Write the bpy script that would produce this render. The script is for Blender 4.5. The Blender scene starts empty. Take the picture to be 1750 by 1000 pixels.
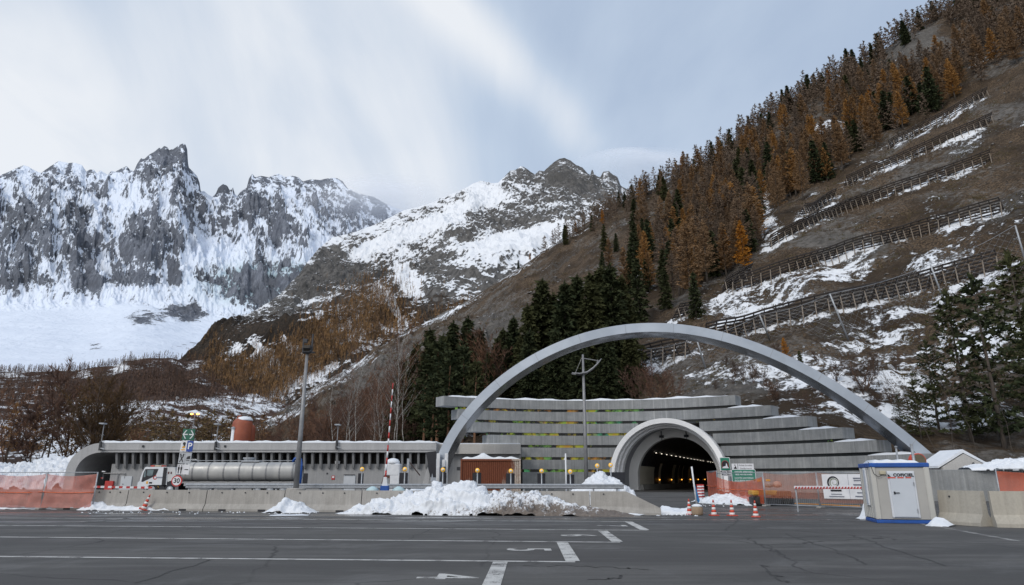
import bpy, math, random
import numpy as np
from mathutils import Vector, Matrix
random.seed(7); RNG = np.random.default_rng(11)
S = bpy.context.scene
COL = S.collection
PI = math.pi
# ------------------------------------------------------------------ camera
F = 1150.0; CAMH = 1.65
TH = math.atan((818 - 500) / F); ST, CT = math.sin(TH), math.cos(TH)
cam_d = bpy.data.cameras.new('camera'); cam = bpy.data.objects.new('camera', cam_d); COL.objects.link(cam)
cam_d.sensor_width = 36; cam_d.lens = 36 * F / 1750; cam_d.clip_start = 0.1; cam_d.clip_end = 30000
cam.location = (0, 0, CAMH); cam.rotation_euler = (PI / 2 + TH, 0, 0)
S.camera = cam
S.view_settings.view_transform = 'Standard'; S.view_settings.look = 'None'; S.view_settings.exposure = 0
S.render.resolution_x = 1024; S.render.resolution_y = 585

# photo measurements -> world (used once, to read off where things stand)
def AE(u, v):
    a = (500 - v) / F; fw = CT - a * ST
    return (u - 875) / F / fw, (ST + a * CT) / fw
def at(u, v, Y):
    A, e = AE(u, v); return Vector((A * Y, Y, CAMH + e * Y))
def G(u, v, z=0.0):
    A, e = AE(u, v); Y = (z - CAMH) / e; return Vector((A * Y, Y, z))
def sst(a, b, x):
    t = np.clip((x - a) / (b - a), 0, 1); return t * t * (3 - 2 * t)
def gz(x, y):                      # height of the made ground
    return float(0.3 * sst(46, 62, y))

# ------------------------------------------------------------------ numpy noise
_P = RNG.permutation(512); _P = np.concatenate([_P, _P, _P])
_GA = RNG.uniform(0, 2 * PI, 512); _GX, _GY = np.cos(_GA), np.sin(_GA)
def pnoise(x, y):
    x = np.asarray(x, float); y = np.asarray(y, float)
    xi = np.floor(x).astype(int); yi = np.floor(y).astype(int); xf = x - xi; yf = y - yi; xi &= 511; yi &= 511
    u = xf ** 3 * (xf * (xf * 6 - 15) + 10); v = yf ** 3 * (yf * (yf * 6 - 15) + 10)
    def g(ix, iy, dx, dy):
        h = _P[_P[ix & 511] + (iy & 511)]; return _GX[h] * dx + _GY[h] * dy
    a = g(xi, yi, xf, yf); b = g(xi + 1, yi, xf - 1, yf); c = g(xi, yi + 1, xf, yf - 1); d = g(xi + 1, yi + 1, xf - 1, yf - 1)
    return ((a + u * (b - a)) * (1 - v) + (c + u * (d - c)) * v) * 1.5
def fbm(x, y, o=5, g=0.5, l=2.03):
    s = 0; a = 1; n = 0
    for i in range(o):
        s = s + a * pnoise(x + i * 17.3, y - i * 9.1); n += a; a *= g; x = x * l; y = y * l
    return s / n
def ridged(x, y, o=6, g=0.55, l=2.07):
    s = 0; a = 1; n = 0; w = 1
    for i in range(o):
        r = (1 - np.abs(pnoise(x + i * 31.7, y + i * 5.9))) ** 2
        s = s + a * r * w; n += a; w = np.clip(r * 1.5, 0, 1); a *= g; x = x * l; y = y * l
    return s / n

# ------------------------------------------------------------------ scene objects
def setp(o, label=None, cat=None, group=None, kind=None):
    if label: o['label'] = label
    if cat: o['category'] = cat
    if group: o['group'] = group
    if kind: o['kind'] = kind
    return o
def thing(name, label, cat, loc=(0, 0, 0), rz=0.0, group=None):
    o = bpy.data.objects.new(name, None); COL.objects.link(o)
    o.location = loc; o.rotation_euler = (0, 0, rz); o.empty_display_size = 0.2
    return setp(o, label, cat, group)
def copy_tree(o, parent=None):
    c = o.copy(); COL.objects.link(c); c.parent = parent
    for ch in list(o.children): copy_tree(ch, c)
    return c
class MB:
    """collects shapes, then links them as ONE mesh object"""
    def __init__(s): s.v = []; s.f = []; s.m = []
    def add(s, vs, fs, m=0):
        b = len(s.v); s.v += [tuple(p) for p in vs]; s.f += [tuple(i + b for i in f) for f in fs]; s.m += [m] * len(fs); return s
    def box(s, c, d, m=0, R=None, taper=1.0):
        x, y, z = d[0] / 2, d[1] / 2, d[2] / 2; t = taper
        P = [(-x, -y, -z), (x, -y, -z), (x, y, -z), (-x, y, -z), (-x * t, -y * t, z), (x * t, -y * t, z), (x * t, y * t, z), (-x * t, y * t, z)]
        c = Vector(c); R = R or Matrix.Identity(3)
        return s.add([c + R @ Vector(p) for p in P], [(0, 3, 2, 1), (4, 5, 6, 7), (0, 1, 5, 4), (1, 2, 6, 5), (2, 3, 7, 6), (3, 0, 4, 7)], m)
    def bbox(s, c, d, b=0.02, m=0, R=None):          # box with chamfered edges
        hx, hy, hz = d[0] / 2, d[1] / 2, d[2] / 2; b = min(b, hx * .45, hy * .45, hz * .45); c = Vector(c); R = R or Matrix.Identity(3)
        vs = []; idx = {}
        for sx in (-1, 1):
            for sy in (-1, 1):
                for sz in (-1, 1):
                    for k in range(3):
                        p = [sx * (hx - b), sy * (hy - b), sz * (hz - b)]; p[k] = (sx * hx, sy * hy, sz * hz)[k]
                        idx[(sx, sy, sz, k)] = len(vs); vs.append(c + R @ Vector(p))
        fs = []; I = idx
        for k in range(3):
            i, j = [a for a in range(3) if a != k]
            for sg in (-1, 1):
                q = []
                for (a, b_) in ((-1, -1), (1, -1), (1, 1), (-1, 1)):
                    t = [0, 0, 0]; t[k] = sg; t[i] = a; t[j] = b_; q.append(I[(*t, k)])
                if (sg < 0) != (k == 1): q.reverse()
                fs.append(tuple(q))
            for a in (-1, 1):
                for b_ in (-1, 1):
                    t0 = [0, 0, 0]; t1 = [0, 0, 0]; t0[k] = -1; t1[k] = 1
                    t0[i] = t1[i] = a; t0[j] = t1[j] = b_
                    fs.append((I[(*t0, i)], I[(*t1, i)], I[(*t1, j)], I[(*t0, j)]))
        for sx in (-1, 1):
            for sy in (-1, 1):
                for sz in (-1, 1): fs.append((I[(sx, sy, sz, 0)], I[(sx, sy, sz, 1)], I[(sx, sy, sz, 2)]))
        return s.add(vs, fs, m)
    def tube(s, pts, r, n=8, m=0, cap=True):
        pts = [Vector(p) for p in pts]; k = len(pts)
        rs = r if isinstance(r, (list, tuple)) else [r] * k
        vs = []; ref = None
        for i, p in enumerate(pts):
            d = (pts[min(i + 1, k - 1)] - pts[max(i - 1, 0)]).normalized()
            if ref is None: ref = Vector((1, 0, 0)) if abs(d.x) < .8 else Vector((0, 1, 0))
            a = (ref - d * ref.dot(d)).normalized(); ref = a; b = d.cross(a)
            for j in range(n):
                t = 2 * PI * j / n; vs.append(p + (a * math.cos(t) + b * math.sin(t)) * rs[i])
        fs = [(i * n + j, i * n + (j + 1) % n, (i + 1) * n + (j + 1) % n, (i + 1) * n + j) for i in range(k - 1) for j in range(n)]
        if cap: fs += [tuple(range(n - 1, -1, -1)), tuple((k - 1) * n + j for j in range(n))]
        return s.add(vs, fs, m)
    def lathe(s, prof, c=(0, 0, 0), n=20, m=0, R=None):
        c = Vector(c); R = R or Matrix.Identity(3); vs = []
        for (r, z) in prof:
            for j in range(n):
                t = 2 * PI * j / n; vs.append(c + R @ Vector((r * math.cos(t), r * math.sin(t), z)))
        k = len(prof)
        fs = [(i * n + j, i * n + (j + 1) % n, (i + 1) * n + (j + 1) % n, (i + 1) * n + j) for i in range(k - 1) for j in range(n)]
        fs += [tuple(range(n - 1, -1, -1)), tuple((k - 1) * n + j for j in range(n))]
        return s.add(vs, fs, m)
    def prism(s, poly, y0, y1, m=0, T=None):         # polygon in local x,z pushed along y
        T = T or (lambda p: p); n = len(poly)
        vs = [T(Vector((p[0], y0, p[1]))) for p in poly] + [T(Vector((p[0], y1, p[1]))) for p in poly]
        fs = [tuple(range(n)), tuple(range(2 * n - 1, n - 1, -1))] + [(i, n + i, n + (i + 1) % n, (i + 1) % n) for i in range(n)]
        return s.add(vs, fs, m)
    def sweep(s, prof, path, m=0, close=True):       # prof: list of functions of a path frame -> points
        k = len(path); n = len(prof); vs = [pt for fr in path for pt in (fr(p) for p in prof)]
        rng = range(n) if close else range(n - 1)
        fs = [(i * n + j, i * n + (j + 1) % n, (i + 1) * n + (j + 1) % n, (i + 1) * n + j) for i in range(k - 1) for j in rng]
        if close: fs += [tuple(range(n - 1, -1, -1)), tuple((k - 1) * n + j for j in range(n))]
        return s.add(vs, fs, m)
    def quad(s, a, b, c, d, m=0): return s.add([a, b, c, d], [(0, 1, 2, 3)], m)
    def build(s, name, mats, parent=None, smooth=False, label=None, cat=None, group=None, kind=None):
        me = bpy.data.meshes.new(name); me.from_pydata(s.v, [], s.f)
        mats = mats if isinstance(mats, (list, tuple)) else [mats]
        for x in mats: me.materials.append(x)
        if len(mats) > 1: me.polygons.foreach_set('material_index', s.m)
        if smooth:
            me.polygons.foreach_set('use_smooth', [True] * len(me.polygons))
        me.update()
        o = bpy.data.objects.new(name, me); COL.objects.link(o)
        if parent: o.parent = parent
        return setp(o, label, cat, group, kind)
def npmesh(name, V, Fq, mats, parent=None, smooth=True, attrs=None, mi=None):
    """fast mesh from numpy arrays: V (n,3), Fq (m,3|4)"""
    me = bpy.data.meshes.new(name); n, m, k = len(V), len(Fq), Fq.shape[1]
    me.vertices.add(n); me.vertices.foreach_set('co', np.ascontiguousarray(V, np.float32).ravel())
    me.loops.add(m * k); me.loops.foreach_set('vertex_index', np.ascontiguousarray(Fq, np.int32).ravel())
    me.polygons.add(m); me.polygons.foreach_set('loop_start', np.arange(0, m * k, k, dtype=np.int32))
    try: me.polygons.foreach_set('loop_total', np.full(m, k, np.int32))
    except Exception: pass
    me.polygons.foreach_set('use_smooth', np.full(m, smooth, bool))
    for x in (mats if isinstance(mats, (list, tuple)) else [mats]): me.materials.append(x)
    if mi is not None: me.polygons.foreach_set('material_index', np.asarray(mi, np.int32))
    me.update(calc_edges=True); me.validate()
    for an, arr in (attrs or {}).items():
        if arr.ndim == 1:
            a = me.attributes.new(an, 'FLOAT', 'POINT'); a.data.foreach_set('value', arr.astype(np.float32))
        else:
            a = me.attributes.new(an, 'FLOAT_COLOR', 'POINT')
            c = np.ones((n, 4), np.float32); c[:, :arr.shape[1]] = arr; a.data.foreach_set('color', c.ravel())
    o = bpy.data.objects.new(name, me); COL.objects.link(o)
    if parent: o.parent = parent
    return o
def gridfaces(nr, nc):
    i = np.arange(nr - 1)[:, None] * nc + np.arange(nc - 1)[None, :]
    return np.stack([i, i + 1, i + 1 + nc, i + nc], -1).reshape(-1, 4)

# ------------------------------------------------------------------ materials
class NT:
    def __init__(s, name):
        s.mat = bpy.data.materials.new(name); s.mat.use_nodes = True; s.t = s.mat.node_tree; s.n = s.t.nodes
        s.b = s.n['Principled BSDF']; s.out = s.n['Material Output']
    def node(s, ty, ins=None, **kw):
        n = s.n.new(ty)
        for k, v in kw.items(): setattr(n, k, v)
        for k, v in (ins or {}).items():
            if hasattr(v, 'links') or isinstance(v, bpy.types.NodeSocket): s.t.links.new(v, n.inputs[k])
            else: n.inputs[k].default_value = v
        return n
    def link(s, a, b): s.t.links.new(a, b)
    def math(s, op, a, b=0.0, clamp=False):
        return s.node('ShaderNodeMath', {0: a, 1: b}, operation=op, use_clamp=clamp).outputs[0]
    def mix(s, fac, a, b, blend='MIX'):
        n = s.node('ShaderNodeMix', data_type='RGBA', blend_type=blend)
        for k, v in ((0, fac), (6, a), (7, b)):
            if isinstance(v, bpy.types.NodeSocket): s.t.links.new(v, n.inputs[k])
            else: n.inputs[k].default_value = (*v, 1) if isinstance(v, (tuple, list)) and len(v) == 3 else v
        return n.outputs[2]
    def ramp(s, fac, stops, interp='LINEAR'):
        n = s.node('ShaderNodeValToRGB', {0: fac}); cr = n.color_ramp; cr.interpolation = interp
        while len(cr.elements) < len(stops): cr.elements.new(0.5)
        for e, (p, c) in zip(cr.elements, stops): e.position = p; e.color = (*c, 1) if len(c) == 3 else c
        return n.outputs[0]
    def coord(s, which='Object', scale=(1, 1, 1), rot=(0, 0, 0)):
        tc = s.node('ShaderNodeTexCoord').outputs[which]
        return s.node('ShaderNodeMapping', {'Vector': tc, 'Scale': scale, 'Rotation': rot}).outputs[0]
    def noise(s, vec, scale, detail=5, rough=.55, dist=0.0):
        return s.node('ShaderNodeTexNoise', {'Vector': vec, 'Scale': scale, 'Detail': detail, 'Roughness': rough, 'Distortion': dist}).outputs[0]
    def mr(s, v, a, b, c=0.0, d=1.0):
        return s.node('ShaderNodeMapRange', {0: v, 1: a, 2: b, 3: c, 4: d}).outputs[0]
    def bump(s, h, st=.3, dist=.02):
        s.link(s.node('ShaderNodeBump', {'Height': h, 'Strength': st, 'Distance': dist}).outputs[0], s.b.inputs['Normal'])
    def base(s, c): 
        if isinstance(c, bpy.types.NodeSocket): s.link(c, s.b.inputs['Base Color'])
        else: s.b.inputs['Base Color'].default_value = (*c, 1)
    def set(s, **kw):
        for k, v in kw.items(): 
            if isinstance(v, bpy.types.NodeSocket): s.link(v, s.b.inputs[k.replace('_', ' ')])
            else: s.b.inputs[k.replace('_', ' ')].default_value = v
        return s
def pm(name, c, c2=None, scale=3.0, rough=.7, metal=0.0, bump=0.15, stretch=(1, 1, 1), spec=None, bscale=None, lo=.35, hi=.65):
    """plain worn surface: two tones mixed by noise, with a fine bump"""
    t = NT(name); c2 = c2 or tuple(x * .75 for x in c); v = t.coord('Object', stretch)
    n = t.noise(v, scale, 6, .6); t.base(t.mix(t.mr(n, lo, hi), c, c2))
    t.set(Roughness=t.mr(t.noise(v, scale * 2.3, 3), .3, .7, max(rough - .12, .05), min(rough + .12, 1)), Metallic=metal)
    if spec is not None: t.b.inputs['Specular IOR Level'].default_value = spec
    if bump: t.bump(t.noise(v, bscale or scale * 8, 4), bump, .01)
    return t.mat
def emit(name, c, st):
    t = NT(name); t.base(c); t.b.inputs['Emission Color'].default_value = (*c, 1); t.b.inputs['Emission Strength'].default_value = st; return t.mat
# ------------------------------------------------------------------ sky and sun
SUN_EL, SUN_AZ = math.radians(34), math.radians(-142)     # azimuth from +Y, negative = to the left
w = bpy.data.worlds.new('World'); S.world = w; w.use_nodes = True
wt = w.node_tree; wn = wt.nodes; wl = wt.links
for n in list(wn): wn.remove(n)
def W(ty, ins=None, **kw):
    n = wn.new(ty)
    for k, v in kw.items(): setattr(n, k, v)
    for k, v in (ins or {}).items():
        if isinstance(v, bpy.types.NodeSocket): wl.new(v, n.inputs[k])
        else: n.inputs[k].default_value = v
    return n
def WM(op, a, b=0.0, c=0.0): return W('ShaderNodeMath', {0: a, 1: b, 2: c}, operation=op).outputs[0]
def dirpx(u, v):
    A, e = AE(u, v); return Vector((A, 1, e)).normalized()
sky = W('ShaderNodeTexSky', sky_type='NISHITA', sun_disc=False, sun_elevation=SUN_EL, sun_rotation=SUN_AZ)
sky.altitude = 1300; sky.air_density = 1.0; sky.dust_density = 1.5; sky.ozone_density = 1.5
bg1 = W('ShaderNodeBackground', {'Color': sky.outputs[0], 'Strength': 0.11})
D = W('ShaderNodeTexCoord').outputs['Generated']
sep = W('ShaderNodeSeparateXYZ', {0: D}).outputs
zz = WM('ADD', WM('MAXIMUM', sep[2], 0.0), 0.22)
pv = W('ShaderNodeCombineXYZ', {0: WM('DIVIDE', sep[0], zz), 1: WM('DIVIDE', sep[1], zz), 2: 0.0}).outputs[0]
mp = W('ShaderNodeMapping', {'Vector': pv, 'Rotation': (0, 0, math.radians(38)), 'Scale': (1.7, 0.55, 1)}).outputs[0]
n1 = W('ShaderNodeTexNoise', {'Vector': mp, 'Scale': 1.25, 'Detail': 7, 'Roughness': .52, 'Distortion': .5}).outputs[0]
n2 = W('ShaderNodeTexNoise', {'Vector': pv, 'Scale': .9, 'Detail': 4, 'Roughness': .5}).outputs[0]
def band(d1, d2, wd):
    n = d1.cross(d2).normalized()
    dp = W('ShaderNodeVectorMath', {0: D, 1: tuple(n)}, operation='DOT_PRODUCT').outputs['Value']
    q = WM('DIVIDE', dp, wd); return WM('EXPONENT', WM('MULTIPLY', WM('MULTIPLY', q, q), -1.0))
def lobe(d, wd):
    dp = W('ShaderNodeVectorMath', {0: D, 1: tuple(d)}, operation='DOT_PRODUCT').outputs['Value']
    return WM('EXPONENT', WM('DIVIDE', WM('SUBTRACT', dp, 1.0), wd))
streak = WM('MULTIPLY', band(dirpx(760, 0), dirpx(930, 170), .045), lobe(dirpx(830, 60), .04))
left = lobe(dirpx(150, 190), .055)
low = lobe(dirpx(720, 330), .022)
f = WM('MULTIPLY_ADD', n1, 1.25, -0.46)
f = WM('MULTIPLY_ADD', n2, .55, f)
f = WM('MULTIPLY_ADD', streak, .42, f)
f = WM('MULTIPLY_ADD', left, .55, f)
f = WM('MULTIPLY_ADD', low, .22, f)
behind = W('ShaderNodeMapRange', {0: sep[1], 1: .15, 2: -.5, 3: 0.0, 4: .62}).outputs[0]
f = WM('ADD', f, behind)
rmp = W('ShaderNodeValToRGB', {0: f}); cr = rmp.color_ramp
cr.elements[0].position = .22; cr.elements[0].color = (.37, .47, .64, 1)
cr.elements[1].position = .98; cr.elements[1].color = (.90, .93, .97, 1)
e = cr.elements.new(.62); e.color = (.56, .66, .80, 1)
bg2 = W('ShaderNodeBackground', {'Color': rmp.outputs[0], 'Strength': 1.05})
mixs = W('ShaderNodeMixShader', {0: .86, 1: bg1.outputs[0], 2: bg2.outputs[0]})
wl.new(mixs.outputs[0], W('ShaderNodeOutputWorld').inputs[0])
sl = bpy.data.lights.new('sun', 'SUN'); sun = bpy.data.objects.new('sun', sl); COL.objects.link(sun)
sl.energy = 1.5; sl.angle = math.radians(24); sl.color = (1.0, .94, .86)
sd = Vector((math.sin(SUN_AZ) * math.cos(SUN_EL), math.cos(SUN_AZ) * math.cos(SUN_EL), math.sin(SUN_EL)))
sun.rotation_euler = sd.to_track_quat('Z', 'Y').to_euler()
# ------------------------------------------------------------------ terrain sheets
def itp(x, pts, k):
    a = np.array(pts, float); o = np.argsort(a[:, 0]); return np.interp(x, a[o, 0], a[o, k])
def rank(a):
    r = np.empty(a.size); r[np.argsort(a.ravel())] = np.linspace(0, 1, a.size); return r.reshape(a.shape)
class Sheet:
    """ground between a foot line and a ridge line, on a grid of bearings (A = X/Y) and steps up the slope"""
    def __init__(s, ridge, foot, prof, A0, A1, na, nt, power=1.0, smooth=0, fade=8):
        R = []
        for (u, v, Y) in ridge:
            A, e = AE(u, v); R.append((A, e, Y))
        Fp = []
        for (u, Y, z) in foot:
            A, _ = AE(u, 790); Fp.append((A, Y, z))
        s.A = np.linspace(A0, A1, na); s.nt = nt; s.na = na
        tt = np.linspace(0, 1, nt) ** power; s.t = tt
        A = s.A[None, :]; T = tt[:, None]
        eR = itp(s.A, R, 1)[None]; yR = itp(s.A, R, 2)[None]; zR = CAMH + eR * yR
        yF = itp(s.A, Fp, 1)[None]; zF = itp(s.A, Fp, 2)[None]
        if smooth:                      # fine crest detail fades out below the crest
            k = int(smooth * na / (A1 - A0)); ker = np.hanning(2 * k + 3); ker /= ker.sum()
            sm = lambda a: np.convolve(np.pad(a[0], k + 1, 'edge'), ker, 'valid')[None]
            zS, yS = sm(zR), sm(yR); f_ = T ** fade
            zE = zS + (zR - zS) * f_; yE = yS + (yR - yS) * f_
        else: zE, yE = zR, yR
        s.Y = yF + (yE - yF) * T; s.X = A * s.Y; s.Z = zF + (zE - zF) * prof(T, A)
        s.T = T + 0 * A; s.AA = A + 0 * T; s.zR, s.yR, s.zF = zR, yR, zF
    def px(s):
        dz = s.Z - CAMH; d = s.Y * CT + dz * ST
        return 875 + F * s.X / d, 500 - F * (dz * CT - s.Y * ST) / d
    def normal_z(s):
        P = np.stack([s.X, s.Y, s.Z], -1)
        n = np.cross(np.gradient(P, axis=1), np.gradient(P, axis=0)); n /= np.linalg.norm(n, axis=-1, keepdims=True) + 1e-9
        return n
    def finish(s, name, mat, mask, back=12, cut=None):
        # the far side falls away behind the ridge
        k = np.linspace(0.04, 1, back)[:, None]; L = (s.zR - s.zF)
        Yb = s.Y[-1:] + L * .9 * k; Xb = s.AA[-1:] * Yb; Zb = s.Z[-1:] - L * .8 * k - 3
        X = np.vstack([s.X, Xb]); Y = np.vstack([s.Y, Yb]); Z = np.vstack([s.Z, Zb])
        m = np.concatenate([mask, np.repeat(mask[-1:], back, 0)], 0)
        X = np.vstack([X[:1], X]); Y = np.vstack([Y[:1], Y]); Z = np.vstack([Z[:1] * 0 - 3, Z]); m = np.concatenate([m[:1], m], 0)
        V = np.stack([X, Y, Z], -1).reshape(-1, 3)
        fc = gridfaces(X.shape[0], X.shape[1])
        if cut is not None: c_ = cut(V); fc = fc[~c_[fc].any(1)]
        o = npmesh(name, V, fc, mat, attrs={'mask': m.reshape(-1, 3)})
        return setp(o, kind='structure')
    def P(s, A, t):
        """point on the sheet for arrays of bearing and slope step"""
        A = np.atleast_1d(A); t = np.atleast_1d(t)
        fi = np.clip((A - s.A[0]) / (s.A[-1] - s.A[0]) * (s.na - 1), 0, s.na - 1.001); fj = np.clip(np.interp(t, s.t, np.arange(s.nt)), 0, s.nt - 1.001)
        i = fi.astype(int); j = fj.astype(int); a = fi - i; b = fj - j
        def g(M): return (M[j, i] * (1 - a) + M[j, i + 1] * a) * (1 - b) + (M[j + 1, i] * (1 - a) + M[j + 1, i + 1] * a) * b
        return np.stack([g(s.X), g(s.Y), g(s.Z)], -1)
    def hit(s, u, v):
        A, e = AE(u, v); i = int(round((A - s.A[0]) / (s.A[-1] - s.A[0]) * (s.na - 1))); i = min(max(i, 0), s.na - 1)
        el = (s.Z[:, i] - CAMH) / s.Y[:, i]; w_ = np.nonzero(el >= e)[0]
        j = int(w_[0]) if len(w_) else s.nt - 1
        return Vector((s.X[j, i], s.Y[j, i], s.Z[j, i]))
    def zat(s, x, y):
        """height at world x,y"""
        A = x / y; i = min(max(int(round((A - s.A[0]) / (s.A[-1] - s.A[0]) * (s.na - 1))), 0), s.na - 1)
        return float(np.interp(y, s.Y[:, i], s.Z[:, i]))
def blobs(U, V, L):
    m = np.zeros_like(U)
    for (u, v, ru, rv, amp, *rot) in L:
        r = math.radians(rot[0]) if rot else 0; c, s_ = math.cos(r), math.sin(r)
        du, dv = U - u, V - v; p = (du * c - dv * s_) / ru; q = (du * s_ + dv * c) / rv
        m = m + amp * np.exp(-(p * p + q * q))
    return m

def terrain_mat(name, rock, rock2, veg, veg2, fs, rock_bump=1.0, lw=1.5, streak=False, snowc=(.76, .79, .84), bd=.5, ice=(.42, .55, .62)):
    """mask R = snow, G = vegetation/soil, B = ice"""
    t = NT(name); v = t.coord('Object')
    at_ = t.node('ShaderNodeAttribute', attribute_name='mask'); sp = t.node('ShaderNodeSeparateColor', {0: at_.outputs['Color']}).outputs
    nl = t.noise(v, fs * .07, 12, .74); nb = t.noise(v, fs * .35, 8, .62); nf = t.noise(t.coord('Object', (1, 1, .38), (0, math.radians(-42), 0)) if streak else v, fs, 8, .68); ng = t.noise(v, fs * 3.3, 5, .6)
    rk = t.mix(t.mr(nf, .40, .60), rock, rock2); rk = t.mix(t.mr(nl, .47, .57), rk, tuple(x * .55 for x in rock))
    vg = t.mix(t.mr(ng, .42, .58), veg, veg2); vg = t.mix(t.mr(nl, .43, .56), vg, tuple((a + b) * .27 for a, b in zip(veg, veg2)))
    g = t.mr(t.math('ADD', sp[1], t.math('MULTIPLY', t.math('SUBTRACT', nf, .5), .9)), .42, .58)
    base = t.mix(g, rk, vg)
    n = t.math('ADD', t.math('MULTIPLY', t.math('SUBTRACT', nl, .5), lw), t.math('ADD', t.math('MULTIPLY', t.math('SUBTRACT', nf, .5), 1.4 if streak else 1.25), t.math('MULTIPLY', t.math('SUBTRACT', ng, .5), .7)))
    sn = t.mr(t.math('ADD', sp[0], n), .44, .56)
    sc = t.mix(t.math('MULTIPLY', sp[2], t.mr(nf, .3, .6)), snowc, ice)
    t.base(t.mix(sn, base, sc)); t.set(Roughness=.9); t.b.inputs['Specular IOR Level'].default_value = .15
    h = t.math('ADD', t.math('MULTIPLY', t.math('ADD', nf, nl), t.math('SUBTRACT', 1.25, sn)), t.math('MULTIPLY', sn, .35))
    t.bump(h, bd, 1.6 / fs * rock_bump)
    return t.mat

# ---- right-hand hillside
s1_ridge = [(1900, -190, 420), (1750, -90, 450), (1625, 12, 470), (1560, 50, 475), (1485, 105, 480), (1400, 150, 490), (1320, 195, 500), (1240, 255, 510), (1165, 300, 520), (1100, 332, 530), (1050, 355, 540),
            (1000, 383, 560), (940, 422, 580), (870, 470, 600), (800, 515, 610), (740, 545, 615), (700, 565, 620), (640, 600, 620), (590, 632, 610), (540, 660, 600), (500, 690, 560), (450, 722, 500), (400, 746, 440), (330, 765, 400)]
s1_foot = [(1900, 58, 1.0), (1750, 60, 1.5), (1640, 63, 2.2), (1560, 65, 3.5), (1500, 68, 5), (1440, 71, 7), (1318, 77, 8.5), (1250, 81, 9), (1140, 86, 7), (1000, 88, 5), (900, 89, 3.5), (800, 91, 3.0), (740, 95, 2.5), (640, 110, 2), (540, 135, 2), (450, 200, 3), (400, 240, 4), (330, 260, 6)]
s1 = Sheet(s1_ridge, s1_foot, lambda T, A: T ** (1.12 + .12 * sst(-.1, .35, A)), -0.42, 0.95, 900, 520, 1.35)
g = np.clip(s1.T, 0, 1); win = np.clip(g * 14, 0, 1) * np.clip((1 - g) * 8 + .12, 0, 1)
s1.Z += win * (7 * fbm(s1.X / 60, s1.Y / 75, 4) + 2.2 * fbm(s1.X / 13, s1.Y / 20, 5) + 3.0 * (ridged(s1.X / 24 + 3, s1.Y / 30, 6, .58) - .4) + 1.1 * fbm(s1.X / 3.2, s1.Y / 4, 4, .6) * np.clip(1.6 - s1.Y / 160, 0, 1))
s1.Z += np.clip(g * 30, 0, 1) * np.clip(1 - g * 14, 0, 1) * 2.6 * ridged(s1.X / 11, s1.Y / 14, 5) * sst(.02, .3, s1.AA)
s1.Z += win * 5.0 * (ridged(s1.AA * 46 + .5 * fbm(s1.X / 40, s1.Y / 40, 3), s1.T * 3, 5, .6) - .45) * sst(.22, .02, s1.AA) * np.clip(g * 4, 0, 1)
s1.Z += blobs(*s1.px(), [(1410, 225, 34, 18, 7), (1560, 85, 60, 26, 9), (1470, 150, 40, 20, 5)]) * win
U, V = s1.px()
F_ROWS = [  # top lines of the snow fences, photo measurements
    [(1519, 232), (1572, 204), (1625, 178), (1690, 140)], [(1447, 294), (1536, 258), (1625, 220), (1700, 186)], [(1374, 346), (1405, 331), (1436, 315)],
    [(1319, 400), (1412, 352), (1520, 312), (1625, 280), (1710, 250)], [(1160, 526), (1180, 517), (1198, 508)], [(1255, 480), (1350, 446), (1430, 421), (1505, 397), (1625, 366), (1720, 340)],
    [(1209, 565), (1303, 541), (1374, 524), (1485, 498), (1560, 480), (1625, 462), (1720, 436)], [(1095, 604), (1140, 594), (1181, 586)]]
sb = [(1500, 610, 170, 45, .62, 12), (1290, 625, 130, 34, .55, 5), (1240, 530, 60, 26, .8, 20), (1330, 503, 95, 20, .75, 18), (1450, 462, 90, 16, .5, 18), (1610, 440, 45, 22, .9, 30), (1150, 615, 60, 34, .5),
      (1305, 330, 12, 46, .75), (1316, 395, 18, 26, .75), (1225, 392, 46, 12, .6, 40), (1198, 432, 22, 22, .5), (1140, 440, 30, 8, .4, 30), (1090, 470, 16, 14, .45), (1412, 218, 34, 10, .75), (1372, 272, 36, 10, .65, 10),
      (1290, 252, 30, 9, .4, 25), (700, 562, 60, 8, .7, 22), (780, 525, 55, 9, .5, 25), (880, 463, 60, 9, .45, 27), (970, 405, 50, 8, .35, 27), (600, 626, 60, 10, .6, 28), (540, 665, 50, 12, .6, 28), (1480, 700, 90, 20, .3),
      (1590, 690, 80, 60, .5), (1010, 640, 60, 30, .3), (790, 700, 60, 60, .6), (680, 720, 60, 30, .25), (480, 715, 60, 10, .5, 20), (1700, 500, 80, 160, .4, 20)]
sb += [(u, v + 22, 26, 6, .38, 20) for r in F_ROWS for (u, v) in [(a[0] + (b[0] - a[0]) * k, a[1] + (b[1] - a[1]) * k) for a, b in zip(r, r[1:]) for k in (0, .35, .7)]]
sn = .04 + .75 * fbm(s1.X / 30 + s1.Y / 60, s1.Y / 10 - s1.Z / 30, 7, .68) + .3 * fbm(s1.X / 5, s1.Y / 3, 4, .65) * np.clip(1.5 - s1.Y / 200, .2, 1) + np.minimum(blobs(U, V, sb) * .9, .43) + .62 * (ridged(s1.X / 34 + s1.Y / 80, s1.Y / 5.5 - s1.Z / 30, 5, .6) - .5) * np.clip(blobs(U, V, [(1480, 420, 190, 170, 1), (1200, 470, 120, 110, .6), (1330, 300, 120, 70, .5)]), 0, 1) + .05 * sst(.25, .5, s1.AA)
veg = .62 + .5 * fbm(s1.X / 30, s1.Y / 30, 5) - blobs(U, V, [(1560, 80, 60, 30, .7), (1410, 232, 40, 16, .5), (800, 600, 130, 50, .35, 25), (640, 650, 60, 30, .4, 30), (1260, 655, 100, 18, .5), (1450, 430, 80, 30, .3)])
M_hill = terrain_mat('hillside_soil', (.21, .195, .18), (.10, .095, .088), (.180, .128, .084), (.050, .038, .029), .55, bd=.8)
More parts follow.
